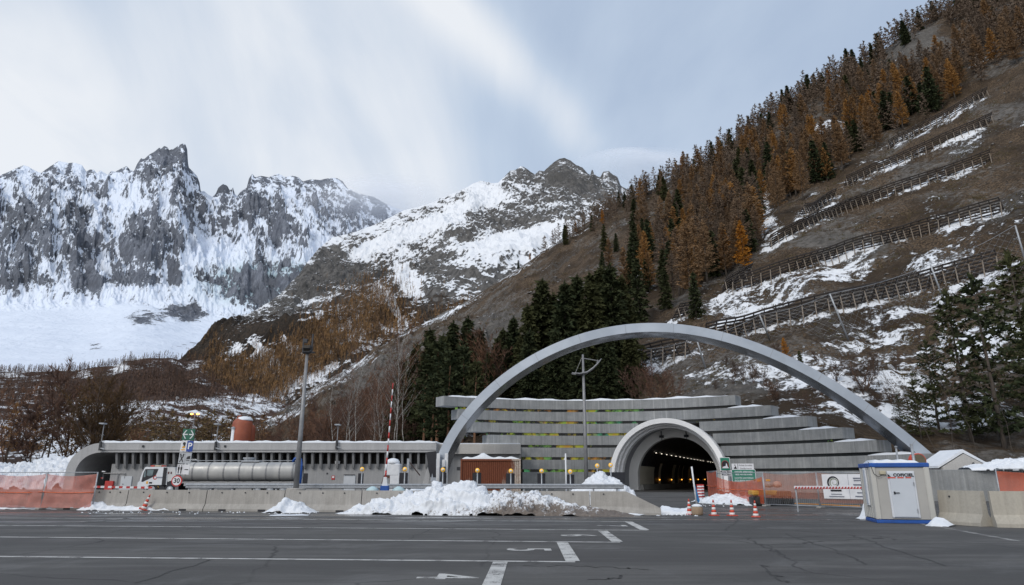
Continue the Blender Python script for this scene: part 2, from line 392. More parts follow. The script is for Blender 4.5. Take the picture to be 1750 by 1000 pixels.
# ---- valley slope and moraine on the left
s2 = Sheet([(-260, 640, 1450), (0, 636, 1450), (125, 634, 1450), (160, 628, 1450), (200, 624, 1450), (215, 614, 1450), (250, 612, 1450), (290, 612, 1450), (320, 617, 1500), (345, 614, 1500), (380, 628, 1500), (420, 645, 1450), (480, 672, 1350), (560, 700, 1200), (700, 712, 1100)],
           [(-260, 100, 1), (0, 100, 1), (200, 108, 1), (400, 120, 1.5), (700, 150, 2)], lambda T, A: .42 * T + .58 * T ** 2.6, -.98, -.12, 520, 300, 1.25)
g = s2.T; win = np.clip(g * 12, 0, 1) * np.clip((1 - g) * 8 + .1, 0, 1)
s2.Z += win * (16 * fbm(s2.X / 130, s2.Y / 150, 5) + 3.5 * fbm(s2.X / 26, s2.Y / 34, 5)) + .12 * np.clip(g * 12, 0, 1) * 10 * fbm(s2.X / 30, s2.Y / 9, 3)
# ---- snowy mountain in the middle
s3 = Sheet([(250, 648, 1500), (300, 632, 1550), (338, 612, 1600), (352, 596, 1650), (372, 575, 1700), (392, 556, 1750), (418, 540, 1800), (440, 528, 1850), (462, 515, 1900), (482, 498, 1950), (497, 482, 2000), (512, 468, 2050), (526, 446, 2100), (545, 424, 2200),
            (570, 405, 2300), (600, 399, 2350), (630, 388, 2450), (655, 378, 2500), (690, 362, 2600), (715, 355, 2680), (742, 344, 2750), (770, 333, 2800), (790, 325, 2850), (808, 315, 2900), (822, 310, 2950), (838, 313, 2980), (852, 312, 3000), (862, 302, 3050),
            (872, 292, 3080), (882, 290, 3100), (890, 284, 3110), (900, 288, 3120), (907, 294, 3120), (914, 298, 3130), (922, 291, 3150), (930, 293, 3160), (938, 284, 3180), (946, 277, 3200), (956, 271, 3220), (966, 271, 3240), (976, 276, 3260), (985, 283, 3280), (995, 287, 3300), (1004, 297, 3320),
            (1009, 300, 3330), (1011, 291, 3332), (1013, 291, 3334), (1016, 300, 3340), (1026, 303, 3350), (1031, 294, 3360), (1040, 293, 3370), (1047, 299, 3380), (1055, 303, 3390), (1061, 318, 3400), (1080, 330, 3420), (1150, 340, 3450), (1300, 352, 3500)],
           [(250, 1150, 120), (400, 1150, 110), (560, 1150, 105), (700, 1150, 110), (900, 1200, 150), (1300, 1300, 260)], lambda T, A: .92 * T + .08 * T ** 3, -.62, .34, 950, 520, 1.0, smooth=.05, fade=6)
g = s3.T; win = np.clip(g * 9, 0, 1) * np.clip((1 - g) * 6 + .07, 0, 1)
s3.Z += win * (120 * (ridged(s3.X / 620 + .4 * g, s3.Y / 900 + 2, 7, .52) - .45) + 60 * (ridged(s3.X / 190 - s3.Y / 900, s3.Y / 330, 5, .55) - .4) * np.clip(g * 2, .3, 1))
s3.Z += np.clip(g * 3 - 1, 0, 1) * 22 * (ridged(s3.X / 55, s3.Y / 90 + 5, 5, .6) - .4) * np.clip((1 - g) * 5 + .25, 0, 1)
bench = blobs(*s3.px(), [(900, 405, 60, 10, 1, 12), (960, 385, 40, 9, .8, 8)])
# ---- far massif with its snow basin
s4r = [(-300, 330, 6200), (-200, 305, 6200), (-120, 318, 6200), (-60, 290, 6200), (0, 300, 6150), (40, 283, 6100), (70, 296, 6100), (100, 276, 6100), (118, 280, 6100), (128, 279, 6100), (140, 283, 6100), (147, 295, 6100), (154, 291, 6100), (160, 291, 6100), (165, 297, 6100), (172, 292, 6100), (178, 296, 6100), (184, 300, 6100), (190, 293, 6100),
       (197, 294, 6100), (207, 288, 6100), (216, 284, 6100), (222, 290, 6100), (229, 293, 6080), (234, 281, 6060), (241, 271, 6050), (247, 272, 6050), (256, 264, 6040), (266, 259, 6030), (272, 253, 6020), (276, 254, 6020), (281, 249, 6010), (286, 251, 6000), (289, 256, 6000), (297, 254, 6000), (305, 249, 5990), (312, 246, 5980), (317, 247, 5980), (320, 255, 5980), (321.5, 278, 5980),
       (323, 286, 5980), (330, 293, 5980), (337, 301, 5980), (341, 312, 5980), (343, 327, 5980), (349, 327, 5980), (356, 333, 5980), (363, 337, 5980), (369, 331, 5960), (373, 321, 5960), (382, 314, 5960), (388, 318, 5960), (392, 326, 5960), (396, 325, 5960), (398, 320, 5960), (401, 331, 5960), (405, 336, 5960), (412, 328, 5940), (422, 321, 5920), (425, 306, 5920), (431, 297, 5920), (436, 303, 5920),
       (445, 301, 5900), (460, 303, 5900), (475, 298, 5900), (487, 303, 5900), (500, 301, 5900), (510, 304, 5900), (518, 311, 5900), (530, 307, 5900), (548, 309, 5900), (560, 307, 5900), (576, 305, 5900), (586, 311, 5900), (596, 325, 5900), (612, 330, 5950), (640, 336, 6000), (660, 348, 6050), (700, 366, 6100), (800, 390, 6200)]
def pr4(T, A):
    return np.where(T < .58, .30 * (T / .58) ** 1.15, .30 + .70 * ((T - .58) / .42) ** .93)
s4 = Sheet(s4r, [(-300, 1900, 300), (0, 1900, 300), (200, 1900, 300), (400, 2000, 290), (800, 2300, 300)], pr4, -.98, .02, 1000, 560, .9, smooth=.09, fade=9)
g = s4.T; cl = sst(.5, .68, g); win = np.clip((1 - g) * 7 + .06, 0, 1) * np.clip(g * 6, 0, 1)
U4, V4 = s4.px()
s4.Z += win * cl * (300 * (ridged((s4.X + .9 * s4.Y) / 900, (s4.Y - .5 * s4.X) / 1300, 7, .55) - .45) + 190 * (ridged((s4.X + 1.3 * s4.Y) / 420, (s4.Y - .7 * s4.X) / 700 + 3, 7, .62) - .4))
RIB = ridged(s4.AA * 30 + s4.T * 5.5 + .5 * fbm(s4.X / 500, s4.Y / 500, 4), s4.T * 5 - s4.AA * 3, 6, .6)
s4.Z += win * cl * 170 * (RIB - .42)
s4.Z += win * (1 - cl) * (40 * fbm(s4.X / 500, s4.Y / 500, 5) + 34 * (ridged(s4.X / 120, s4.Y / 150, 6, .62) - .4) * blobs(U4, V4, [(320, 530, 40, 16, 1.5), (450, 495, 70, 40, 1.6), (245, 545, 40, 12, .6)]))
s4.Z += np.clip((1 - g) * 30, 0, 1) * cl * np.clip((1 - g) * 3 + .3, 0, 1) * 45 * (ridged(s4.X / 100, s4.Y / 130, 5, .6) - .4)
def tunnel_cut(V):
    a = math.radians(23); s_ = (V[:, 0] - 16.75) * math.cos(a) - (V[:, 1] - 75.5) * math.sin(a); d_ = (V[:, 0] - 16.75) * math.sin(a) + (V[:, 1] - 75.5) * math.cos(a)
    return (np.abs(s_) < 6.2) & (V[:, 2] < 8.2) & (d_ < 40)
o = s1.finish('hillside', M_hill, np.stack([sn, veg, 0 * sn], -1), cut=tunnel_cut)
# valley
U, V = s2.px()
sn2 = .36 + .75 * fbm(s2.X / 60, s2.Y / 40, 6, .6) + blobs(U, V, [(230, 697, 40, 10, .5), (300, 690, 110, 10, .28), (430, 690, 60, 14, .35), (310, 715, 80, 10, .2), (130, 770, 60, 30, .7), (395, 640, 22, 26, .7), (355, 645, 30, 10, .4), (205, 630, 18, 12, .55), (145, 640, 16, 8, .5), (480, 670, 40, 16, .5)]) - blobs(U, V, [(270, 655, 130, 24, .5), (190, 665, 60, 30, .3)])
M_val = terrain_mat('valley_scrub', (.16, .15, .145), (.08, .075, .07), (.115, .070, .052), (.060, .044, .040), .16, bd=.6)
s2.finish('valley_slope', M_val, np.stack([sn2, .75 + 0 * sn2, 0 * sn2], -1))
# middle mountain: snow where it is flat or high, rock where steep, brown woods below
n3 = s3.normal_z(); U, V = s3.px()
hz = s3.Z
hi = sst(250, 760, hz)
dg = fbm((s3.X * .8 + s3.Z) / 90, (s3.X * .5 - s3.Z) / 330, 6, .62)
sn3 = .09 + .68 * hi + .95 * (rank(np.abs(n3[..., 2])) - .5) + .60 * dg + 1.0 * bench
sn3 += .24 * (1 - hi) - .35 * np.exp(-((1 - s3.T) / .03) ** 2) * sst(880, 960, U) + blobs(U, V, [(455, 612, 12, 40, .85, 38), (500, 598, 9, 30, .5, 38), (590, 585, 60, 6, .5, 28), (545, 560, 50, 5, .4, 25), (640, 620, 40, 10, .6, 28), (530, 645, 80, 8, .5, 25), (600, 550, 60, 5, .4, 25), (520, 545, 50, 6, .45, 15), (540, 512, 60, 6, .45, 15), (400, 600, 26, 8, .45, 30), (780, 360, 80, 14, .35, 22), (700, 400, 90, 12, .3, 22), (640, 415, 60, 10, .3, 24), ]) + blobs(U, V, [(905, 408, 85, 13, .8, 8), (930, 440, 90, 12, .35, 5), (700, 480, 18, 40, .9, 30), (668, 520, 10, 40, .9, 35), (740, 385, 110, 14, .3, 22), (620, 430, 80, 14, .25, 25), (830, 330, 40, 12, .4, 15), (690, 550, 30, 8, .4, 30)])
sn3 -= blobs(U, V, [(570, 450, 46, 26, .55, 20), (740, 450, 24, 14, .5, 30), (735, 520, 46, 40, .3, 40), (960, 300, 34, 26, .55), (890, 300, 26, 14, .45), (850, 370, 90, 16, .28, -5), (880, 470, 50, 14, .3), (1000, 320, 30, 18, .3), (600, 470, 60, 16, .4), (520, 490, 26, 30, .4, 30)])
vg3 = 1.1 - sst(230, 620, hz) * 1.3 + .5 * fbm(s3.X / 140, s3.Y / 140, 4)
M_mid = terrain_mat('mountain_mid_rock', (.20, .195, .19), (.085, .083, .083), (.085, .066, .052), (.046, .041, .037), .055, bd=.8, lw=.7, streak=True)
s3.finish('mountain_snowy', M_mid, np.stack([sn3, vg3, 0 * vg3], -1))
# far massif
n4 = s4.normal_z(); U, V = s4.px()
cl = sst(.5, .66, s4.T)
dg = fbm((s4.X * .75 + s4.Z) / 260, (s4.X - s4.Z * .8) / 900, 7, .64)
nr = np.zeros_like(cl); nr[cl > .3] = rank(np.abs(n4[..., 2])[cl > .3])
sn4 = .95 * (1 - cl) + cl * (.78 - .75 * (RIB - .45) + .85 * (nr - .5)) + (.12 + .26 * cl) * dg + (.10 + .80 * cl) * fbm((s4.X + s4.Z) / 85, (s4.X - s4.Z) / 330, 7, .68)
sn4 -= .45 * np.exp(-((1 - s4.T) / .045) ** 2)
sn4 -= blobs(U, V, [(250, 405, 44, 40, .42, 20), (150, 430, 26, 50, .38), (225, 478, 70, 12, .6), (150, 475, 24, 26, .45), (300, 430, 26, 36, .35), (312, 530, 30, 10, .6), (322, 545, 18, 8, .5), (245, 548, 24, 10, .35), (285, 275, 34, 22, .55), (330, 320, 14, 34, .4), (470, 400, 20, 40, .3, -30), (450, 360, 40, 20, .25), (610, 350, 14, 26, .5, -30), (380, 325, 14, 10, .6), (475, 455, 34, 6, .5),
                    (430, 480, 60, 8, .45), (445, 505, 40, 12, .35), (440, 525, 20, 10, .4), (500, 485, 26, 8, .4), (50, 420, 40, 50, .3), (20, 480, 40, 20, .5)])
sn4 -= blobs(U, V, [(445, 492, 85, 26, .75), (320, 535, 34, 13, .6), (250, 540, 36, 14, .5), (215, 600, 60, 16, .22), (320, 590, 40, 8, .3, 15), (160, 590, 14, 8, .4), (410, 545, 20, 8, .3)]) * (.4 + 1.6 * np.clip(1.6 * fbm(s4.X / 70, s4.Y / 110, 7, .72) + .2, 0, 1))
sn4 += blobs(U, V, [(225, 340, 30, 50, .45, 40), (330, 400, 20, 60, .45, 40), (350, 430, 50, 16, .6), (165, 370, 16, 40, .4, 20), (560, 440, 60, 20, .5), (420, 430, 30, 30, .3), (180, 450, 10, 30, .5), (520, 380, 16, 40, .3, 40)])
ic4 = np.clip(blobs(U, V, [(445, 490, 85, 28, 1.6), (500, 470, 60, 18, 1.2), (420, 470, 50, 14, 1.0)]), 0, 1)
M_far = terrain_mat('massif_rock_hazed', (.25, .275, .33), (.115, .13, .165), (.11, .11, .12), (.07, .07, .08), .028, snowc=(.70, .77, .89), bd=.8, lw=.5, streak=True)  # distance haze and shade put into bluish rock and snow colours
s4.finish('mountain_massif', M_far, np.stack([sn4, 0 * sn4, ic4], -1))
# ------------------------------------------------------------------ vegetation
def leafmat(name, c1, c2, c3=None, rough=.85, k=1.0):
    t = NT(name); r = t.node('ShaderNodeObjectInfo').outputs['Random']
    n = t.noise(t.coord('Object'), .9 * k, 3); n2 = t.noise(t.coord('Object'), 5.0 * k, 2)
    c = t.mix(t.mr(n, .35, .65), c1, c2)
    if c3: c = t.mix(t.ramp(r, [(.35, (0, 0, 0)), (.95, (1, 1, 1))]), c, c3)
    c = t.mix(t.mr(n2, .3, .7, .0, .55), c, (0.01, 0.009, 0.008))
    t.base(c); t.set(Roughness=rough); t.b.inputs['Specular IOR Level'].default_value = .1
    return t.mat
M_larch = leafmat('larch_needles', (.30, .175, .085), (.22, .15, .095), (.42, .22, .070))
M_larchb = leafmat('larch_bare_twigs', (.225, .165, .122), (.165, .128, .102), (.30, .19, .105))
M_larcho = leafmat('larch_needles_gold', (.50, .22, .030), (.42, .17, .030))
M_spruce = leafmat('spruce_needles', (.036, .052, .026), (.055, .064, .028), (.070, .074, .030))
M_twig = leafmat('bare_twigs', (.15, .112, .092), (.11, .086, .076), (.17, .105, .075))
M_twigr = leafmat('reddish_twigs', (.19, .108, .080), (.13, .086, .072), (.23, .125, .078))
M_willow = leafmat('willow_twigs', (.20, .12, .055), (.12, .08, .046))
M_bark = pm('bark', (.085, .068, .055), (.05, .042, .036), 6, .9, bump=.4, stretch=(1, 1, .3))
M_barkp = pm('bark_pine', (.21, .105, .055), (.12, .07, .045), 4, .9, bump=.4, stretch=(1, 1, .4))
M_birch = pm('bark_birch', (.42, .41, .39), (.13, .115, .105), 3.5, .8, bump=.2, stretch=(1, 1, 3), lo=.45, hi=.6)
def tris(C, Dv, L, Wd):
    """slim triangle tufts: centres C, directions Dv, length L, width Wd"""
    n = len(C); r = RNG.normal(size=(n, 3)); s = np.cross(Dv, r); s /= np.linalg.norm(s, axis=1, keepdims=True) + 1e-9
    a = C - s * Wd[:, None]; b = C + s * Wd[:, None]; c = C + Dv * L[:, None]
    return np.stack([a, b, c], 1).reshape(-1, 3)
def conifer(H, R, whorls, per, tufts, droop, gap, bare=.12, tl=.5, tw=.13, taper=.85, irregular=.35):
    """foliage triangles of one conifer, standing at the origin"""
    out = []
    for k in range(whorls):
        f = bare + (1 - bare) * (k + RNG.uniform(-.4, .4)) / whorls
        f = min(max(f, bare * .7), .995); Lb = R * (1 - f) ** taper + .02 * R
        if f < bare + .12: Lb *= .75
        for j in range(per):
            if RNG.random() < gap: continue
            az = RNG.uniform(0, 2 * PI); Lj = Lb * RNG.uniform(1 - irregular, 1 + irregular * .6); n = max(3, int(tufts * (Lj / R) ** .7))
            q = (np.arange(n) + RNG.random(n)) / n; q = q ** .8
            dx, dy = math.cos(az), math.sin(az)
            rise = (.25 + .5 * f) if droop < .15 else .12 * f
            C = np.stack([dx * Lj * q, dy * Lj * q, H * f + Lj * (rise * q - droop * q ** 1.6)], 1)
            C += RNG.normal(size=C.shape) * .05 * R * .35
            Dv = np.stack([dx + RNG.normal(size=n) * .7, dy + RNG.normal(size=n) * .7, RNG.normal(size=n) * .45 - droop * .7], 1)
            Dv /= np.linalg.norm(Dv, axis=1, keepdims=True)
            sc = R * .30
            out.append(tris(C, Dv, sc * tl * RNG.uniform(.7, 1.4, n), sc * tw * RNG.uniform(.7, 1.4, n)))
    m = 24; C = np.stack([RNG.normal(size=m) * R * .02, RNG.normal(size=m) * R * .02, H * RNG.uniform(.9, 1.0, m)], 1)
    Dv = np.stack([RNG.normal(size=m) * .4, RNG.normal(size=m) * .4, np.ones(m)], 1); Dv /= np.linalg.norm(Dv, axis=1, keepdims=True)
    out.append(tris(C, Dv, np.full(m, R * .16), np.full(m, R * .035)))
    return np.concatenate(out)
def tri_obj(name, V, mat, parent=None):
    return npmesh(name, V, np.arange(len(V)).reshape(-1, 3), mat, parent, smooth=False)
def tree_proto(name, label, cat, group, V, leaf, H, r, bark, lean=0.0):
    t = thing(name, label, cat, group=group)
    pts = [(lean * H * (i / 6) ** 2 + random.uniform(-1, 1) * r * .4, random.uniform(-1, 1) * r * .4, H * i / 6 * .99 - (.8 if i == 0 else 0)) for i in range(7)]
    MB().tube(pts, [r * (1.15 - i / 6 * 1.05) for i in range(7)], 6).build('trunk', bark, t, True)
    tri_obj('crown', V, leaf, t)
    return t
HIDE = (0, -3000, -500)
def bare(H, r, n1, n2, spread, up, seed, tw=.02, stem_only=.25, fork=0, n3=5):
    """bare broadleaf: limbs as tubes, twigs as slim triangles; returns (MB limbs, twig triangles)"""
    rr = random.Random(seed); mb = MB(); tw_ = []
    def limb(p, d, L, rad, lev, segs=5):
        pts = [p]; q = p.copy(); dd = d.copy()
        for i in range(segs):
            dd = (dd + Vector((rr.gauss(0, .13), rr.gauss(0, .13), rr.gauss(.03, .08) + up * .04))).normalized(); q = q + dd * (L / segs); pts.append(q.copy())
        mb.tube(pts, [rad * (1 - .8 * i / segs) for i in range(segs + 1)], 5 if lev == 0 else 3, cap=False)
        cnt = (n1, n2, n3)[lev] if lev < 3 else 0
        for k in range(cnt):
            f = rr.uniform(stem_only if lev == 0 else .15, 1) ** (.8); i = min(int(f * segs), segs - 1); pp = pts[i].lerp(pts[i + 1], f * segs - i)
            az = rr.uniform(0, 2 * PI); nd = (dd * up + Vector((math.cos(az), math.sin(az), rr.uniform(-.1, .5))) * spread).normalized()
            LL = L * (1 - f * .55) * rr.uniform(.3, .6)
            if lev < 1: limb(pp, nd, LL, rad * (1 - .8 * f) * .5, lev + 1, 4)
            else:
                for z in range(3):
                    e = (nd + Vector((rr.gauss(0, .35), rr.gauss(0, .35), rr.gauss(.1, .3)))).normalized(); s_ = e.cross(Vector((rr.random(), rr.random(), rr.random()))).normalized() * tw
                    tw_.extend([tuple(pp - s_), tuple(pp + s_), tuple(pp + e * LL * rr.uniform(.6, 1.2))])
    limb(Vector((0, 0, -.4)), Vector((rr.gauss(0, .05), rr.gauss(0, .05), 1)).normalized(), H, r, 0, 9)
    for k in range(fork):
        az = rr.uniform(0, 2 * PI); limb(Vector((0, 0, -.2)), Vector((math.cos(az) * rr.uniform(.15, .6), math.sin(az) * rr.uniform(.15, .6), 1)).normalized(), H * rr.uniform(.7, 1.0), r * .8, 0, 9)
    return mb, np.array(tw_)
def bare_proto(name, label, cat, group, par, bark, twig):
    t = thing(name, label, cat, group=group); mb, tw_ = bare(**par)
    mb.build('trunk', bark, t, True); tri_obj('crown', tw_, twig, t)
    return t
class Kind:
    """variants of one kind of plant; the first use of each moves the original, later ones are copies"""
    def __init__(s, protos): s.p = protos; s.used = [False] * len(protos); s.i = 0
    def put(s, loc, sc, rz=None, label=None, k=None, sz=None):
        k = random.randrange(len(s.p)) if k is None else k % len(s.p)
        if not s.used[k]: o = s.p[k]; s.used[k] = True
        else: o = copy_tree(s.p[k])
        o.location = loc; o.scale = (sc, sc, sc * (sz or 1)); o.rotation_euler = (0, 0, random.uniform(0, 2 * PI) if rz is None else rz)
        if label: o['label'] = label
        return o
    def done(s):
        for k, u in enumerate(s.used):
            if not u:
                for ch in list(s.p[k].children): bpy.data.objects.remove(ch)
                bpy.data.objects.remove(s.p[k])
def inpoly(u, v, poly):
    c = False; n = len(poly)
    for i in range(n):
        (x1, y1), (x2, y2) = poly[i], poly[(i + 1) % n]
        if (y1 > v) != (y2 > v) and u < (x2 - x1) * (v - y1) / (y2 - y1) + x1: c = not c
    return c
# --- right-hand hillside: larches and spruces
GL = 'larches on the right-hand hillside'; GS = 'spruces on the right-hand hillside'
LL_, LB_, LS_ = 'rust brown larch in the wood on the right-hand hillside', 'nearly bare grey brown larch in the wood on the right-hand hillside', 'dark green spruce scattered among the larches on the right-hand hillside'
larch = Kind([tree_proto('larch_tree', LL_, 'tree', GL, conifer(16, 3.6, 40, 6, 30, .07, .18, .15, .46, .105), M_larch, 16, .22, M_bark) for _ in range(4)])
larchb = Kind([tree_proto('larch_tree', LB_, 'tree', GL, conifer(16, 3.6, 40, 5, 28, .07, .22, .17, .56, .075), M_larchb, 16, .22, M_bark) for _ in range(4)])
spruce = Kind([tree_proto('spruce_tree', LS_, 'tree', GS, conifer(16, 3.1, 34, 6, 14, .30, .05, .06, .9, .34), M_spruce, 16, .25, M_bark) for _ in range(3)])
FENCE_EDGE = [(1090, 575), (1160, 528), (1200, 510), (1260, 470), (1322, 398), (1374, 352), (1420, 318), (1447, 302), (1519, 246), (1560, 226), (1625, 190), (1760, 125)]
def below_fence(u, v): 
    return u > 1090 and v > np.interp(u, [p[0] for p in FENCE_EDGE], [p[1] for p in FENCE_EDGE]) - 4
cand = []
# along the crest
RU = np.array([(r[0], r[1]) for r in s1_ridge][::-1], float)
u = 955
while u < 1760:
    vr = np.interp(u, RU[:, 0], RU[:, 1])
    for k in range(2): cand.append((u + random.uniform(-4, 4), vr + random.uniform(3, 14), 1))
    u += random.uniform(6, 11)
for _ in range(34):
    u = random.uniform(925, 1110); cand.append((u, np.interp(u, RU[:, 0], RU[:, 1]) + random.uniform(2, 16), 2))
FW = lambda u, v: float(blobs(np.array([float(u)]), np.array([float(v)]), [(1400, 200, 150, 70, 1.2, 30), (1240, 320, 110, 60, .95, 30), (1160, 430, 75, 90, .42), (1580, 120, 90, 60, .9, 30), (1690, 40, 90, 70, 1.1, 30), (1520, 200, 80, 30, .5, 30), (1200, 510, 50, 40, .35), (1260, 420, 50, 50, .6), (1060, 370, 60, 18, .8, 28), (1340, 270, 80, 50, .9, 30), (1430, 285, 70, 30, .7, 35), (1540, 195, 90, 26, .8, 30)])[0])
n = 0
while n < 760:
    u_, v_ = random.uniform(1010, 1760), random.uniform(-60, 570); vr = np.interp(u_, RU[:, 0], RU[:, 1])
    if v_ < vr + 6 or below_fence(u_, v_) or random.random() > FW(u_, v_): continue
    if inpoly(u_, v_, [(1525, 105), (1600, 45), (1640, 55), (1640, 100), (1560, 125), (1510, 135)]) or inpoly(u_, v_, [(1385, 205), (1450, 205), (1450, 250), (1380, 255)]): continue
    cand.append((u_, v_, 0)); n += 1
pts = []
for (u_, v_, cr) in cand:
    p = s1.hit(u_, v_)
    sc = random.uniform(.85, 1.5) * (1.0 if u_ > 1080 else .8)
    if cr: sc *= 1.05
    pts.append((u_, v_, p, sc, cr))
pts.sort(key=lambda q: -q[3] / q[2].length)
nl = 0; rest = []
for (u_, v_, p, sc, cr) in pts:
    ps = 0.0 if cr == 2 else .11 if cr else (.08 if u_ > 1150 else .30)
    if random.random() < ps: spruce.put(p, sc * random.uniform(.8, 1.05)); continue
    if nl < 300:
        (larch if random.random() < (.62 if v_ < 330 or cr == 2 else .40) else larchb).put(p, sc); nl += 1
    else: rest.append((p, sc))
def merged(name, P, tmpl, mat, kind='stuff', scs=None, smooth=False):
    n = len(P); k = len(tmpl[0]); P = np.array([tuple(p) for p in P]); rz = RNG.uniform(0, 2 * PI, n); sc = np.asarray(scs) if scs is not None else np.ones(n)
    T = np.stack([tmpl[i % len(tmpl)][:k] for i in range(n)])
    c, s_ = np.cos(rz)[:, None], np.sin(rz)[:, None]
    V = np.stack([T[..., 0] * c - T[..., 1] * s_, T[..., 0] * s_ + T[..., 1] * c, T[..., 2]], -1) * sc[:, None, None] + P[:, None, :]
    V = V.reshape(-1, 3); o = npmesh(name, V, np.arange(len(V)).reshape(-1, 3), mat, smooth=smooth)
    setp(o, kind=kind); return o
tm = [conifer(16, 3.4, 22, 3, 8, .05, .2, .15, .9, .26) for _ in range(4)]; k = min(len(a) for a in tm); tm = [a[RNG.permutation(len(a) // 3)[:k // 3].repeat(3) * 3 + np.tile([0, 1, 2], k // 3)] for a in tm]
merged('larch_wood', [p for p, _ in rest], tm, M_larchb, scs=[s_ for _, s_ in rest])
GO = tree_proto('larch_tree', 'bright orange larch standing out on the skyline where the hillside wood begins', 'tree', GL, conifer(16, 3.3, 34, 5, 18, .05, .12, .12, .6, .2), M_larcho, 16, .22, M_bark)
gold = Kind([GO]); gold.put(s1.hit(1167, 305), 1.25, label='bright orange larch standing out on the skyline where the hillside wood begins')
for (u_, v_, sc, lb) in [(1242, 468, .95, 'golden larch below the gully, left one of a close pair beside the fences'), (1272, 466, 1.05, 'golden larch below the gully, right one of a close pair beside the fences'), (1490, 185, .95, 'yellow orange larch glowing in the wood left of the upper fences'), (1418, 150, 1.0, 'tall golden larch in the densest part of the hillside wood'),
                           (1030, 385, .8, 'orange larch low on the crest of the hillside'), (985, 400, .7, 'small orange larch at the lower end of the crest wood'), (1345, 640, .33, 'small orange larch sapling on the snowy bank above the steel arch'), (905, 440, .5, 'lone small orange larch on the bare scree crest')]:
    gold.put(s1.hit(u_, v_), sc, label=lb)
for (u_, v_, sc) in [(1222, 475, 1.0), (1290, 335, .8), (1190, 545, .75), (1140, 530, .8), (1085, 420, .7), (1130, 395, .8), (1105, 500, .8), (1075, 480, .8), (1030, 470, .7), (885, 460, .55), (1130, 318, .95), (1104, 335, .9), (1068, 355, .9), (1160, 360, .6), (1370, 640, .22), (1012, 395, .8)]:
    spruce.put(s1.hit(u_, v_), sc)
# --- tall spruces between the portal wall and the hillside
big = Kind([tree_proto('spruce_tree', 'tall dark spruce right behind the concrete tunnel wall', 'tree', 'tall spruces behind the tunnel wall', conifer(26, 5.4, 54, 8, 30, .34, .03, .03, .52, .20, .72), M_spruce, 26, .36, M_bark) for _ in range(3)])
for (u_, vt, Y) in [(712, 585, 120), (735, 560, 118), (757, 570, 112), (800, 540, 122), (775, 548, 126), (820, 560, 124), (850, 575, 128), (878, 540, 126), (902, 520, 122), (926, 476, 126), (945, 500, 130), (964, 482, 122), (985, 470, 128), (1008, 466, 122), (1025, 455, 130), (1042, 450, 124), (1060, 470, 128), (905, 560, 112), (950, 560, 112), (990, 560, 110), (1035, 555, 112), (1075, 560, 118), (690, 610, 128), (835, 600, 116), (860, 560, 136)]:
    top = at(u_, vt, Y); z0 = s1.zat(top.x, Y); H = top.z - z0
    o = big.put((top.x, Y, z0 - .3), max(H / 26, .45), sz=1.0)
    o.scale = (max(H / 26, .45) * 1.0,) * 2 + (H / 26,)
# pines with orange trunks at the left end of the wall
pine = Kind([tree_proto('pine_tree', 'pine with an orange trunk behind the left end of the tunnel wall', 'tree', 'pines at the left end of the wall', conifer(17, 4.2, 20, 5, 20, .12, .15, .36, .5, .2, .6), M_spruce, 17, .26, M_barkp, .02) for _ in range(2)])
for (u_, vt, Y) in [(752, 580, 102), (768, 600, 98), (792, 590, 100), (728, 610, 106), (812, 615, 97), (742, 640, 96)]:
    top = at(u_, vt, Y); z0 = s1.zat(top.x, Y); pine.put((top.x, Y, z0 - .2), (top.z - z0) / 17)
# birches and the brown wood behind the long building
birch = Kind([bare_proto('birch_tree', 'slim white-barked bare birch behind the roof of the long building', 'tree', 'birches behind the long building', dict(H=16, r=.085, n1=22, n2=6, spread=.75, up=.9, seed=40 + i, tw=.02, stem_only=.3), M_birch, M_twigr) for i in range(3)])
for (u_, vt, Y) in [(612, 640, 100), (625, 610, 102), (632, 680, 98), (655, 630, 101), (678, 570, 103), (690, 560, 108), (645, 660, 104), (595, 660, 110), (575, 640, 118), (700, 600, 112)]:
    top = at(u_, vt, Y); z0 = s1.zat(top.x, Y); birch.put((top.x, Y, z0 - .2), (top.z - z0) / 16)
brown = Kind([bare_proto('bare_tree', 'reddish brown leafless tree in the thicket behind the long building', 'tree', 'leafless trees behind the long building', dict(H=12, r=.10, n1=26, n2=9, spread=.7, up=.9, seed=60 + i, tw=.035, stem_only=.12, fork=1), M_twig, M_twigr) for i in range(4)])
for i in range(95):
    u_ = random.uniform(430, 705); Y = random.uniform(112, 200) if u_ > 540 else random.uniform(150, 260)
    A, _ = AE(u_, 740); z0 = s1.zat(A * Y, Y); brown.put((A * Y, Y, z0 - .2), random.uniform(.6, 1.05) * (1 if u_ > 540 else .95))
# the same grey thicket on the hillside behind the spruces
for (u_, Y, sc) in [(842, 118, 1.5), (855, 124, 1.4), (1130, 100, .5), (1115, 96, .55), (1090, 98, .6), (1150, 98, .4), (1105, 104, .6)]:
    A, _ = AE(u_, 640); z0 = s1.zat(A * Y, Y); brown.put((A * Y, Y, z0 - .2), sc, label='grey leafless tree growing behind the tunnel wall')
# bushes on the snowy bank above the right half of the arch
bush = Kind([bare_proto('bare_bush', 'thin leafless bush on the snowy bank above the tunnel wall', 'bush', 'leafless bushes on the snowy bank', dict(H=2.6, r=.04, n1=14, n2=8, spread=.9, up=.7, seed=80 + i, tw=.012, stem_only=.05, fork=4), M_twig, M_twig) for i in range(3)])
for i in range(44):
    u_, v_ = random.choice([(1440, 640), (1390, 660), (1300, 660), (1240, 650), (1520, 640), (1480, 690), (1130, 650), (1340, 690), (1420, 700)]); p = s1.hit(u_ + random.gauss(0, 32), v_ + random.gauss(0, 16))
    bush.put(p, random.uniform(.5, 1.25))
bush.put(s1.hit(1478, 668), 2.3, label='largest leafless bush on the bank, above the right half of the arch')
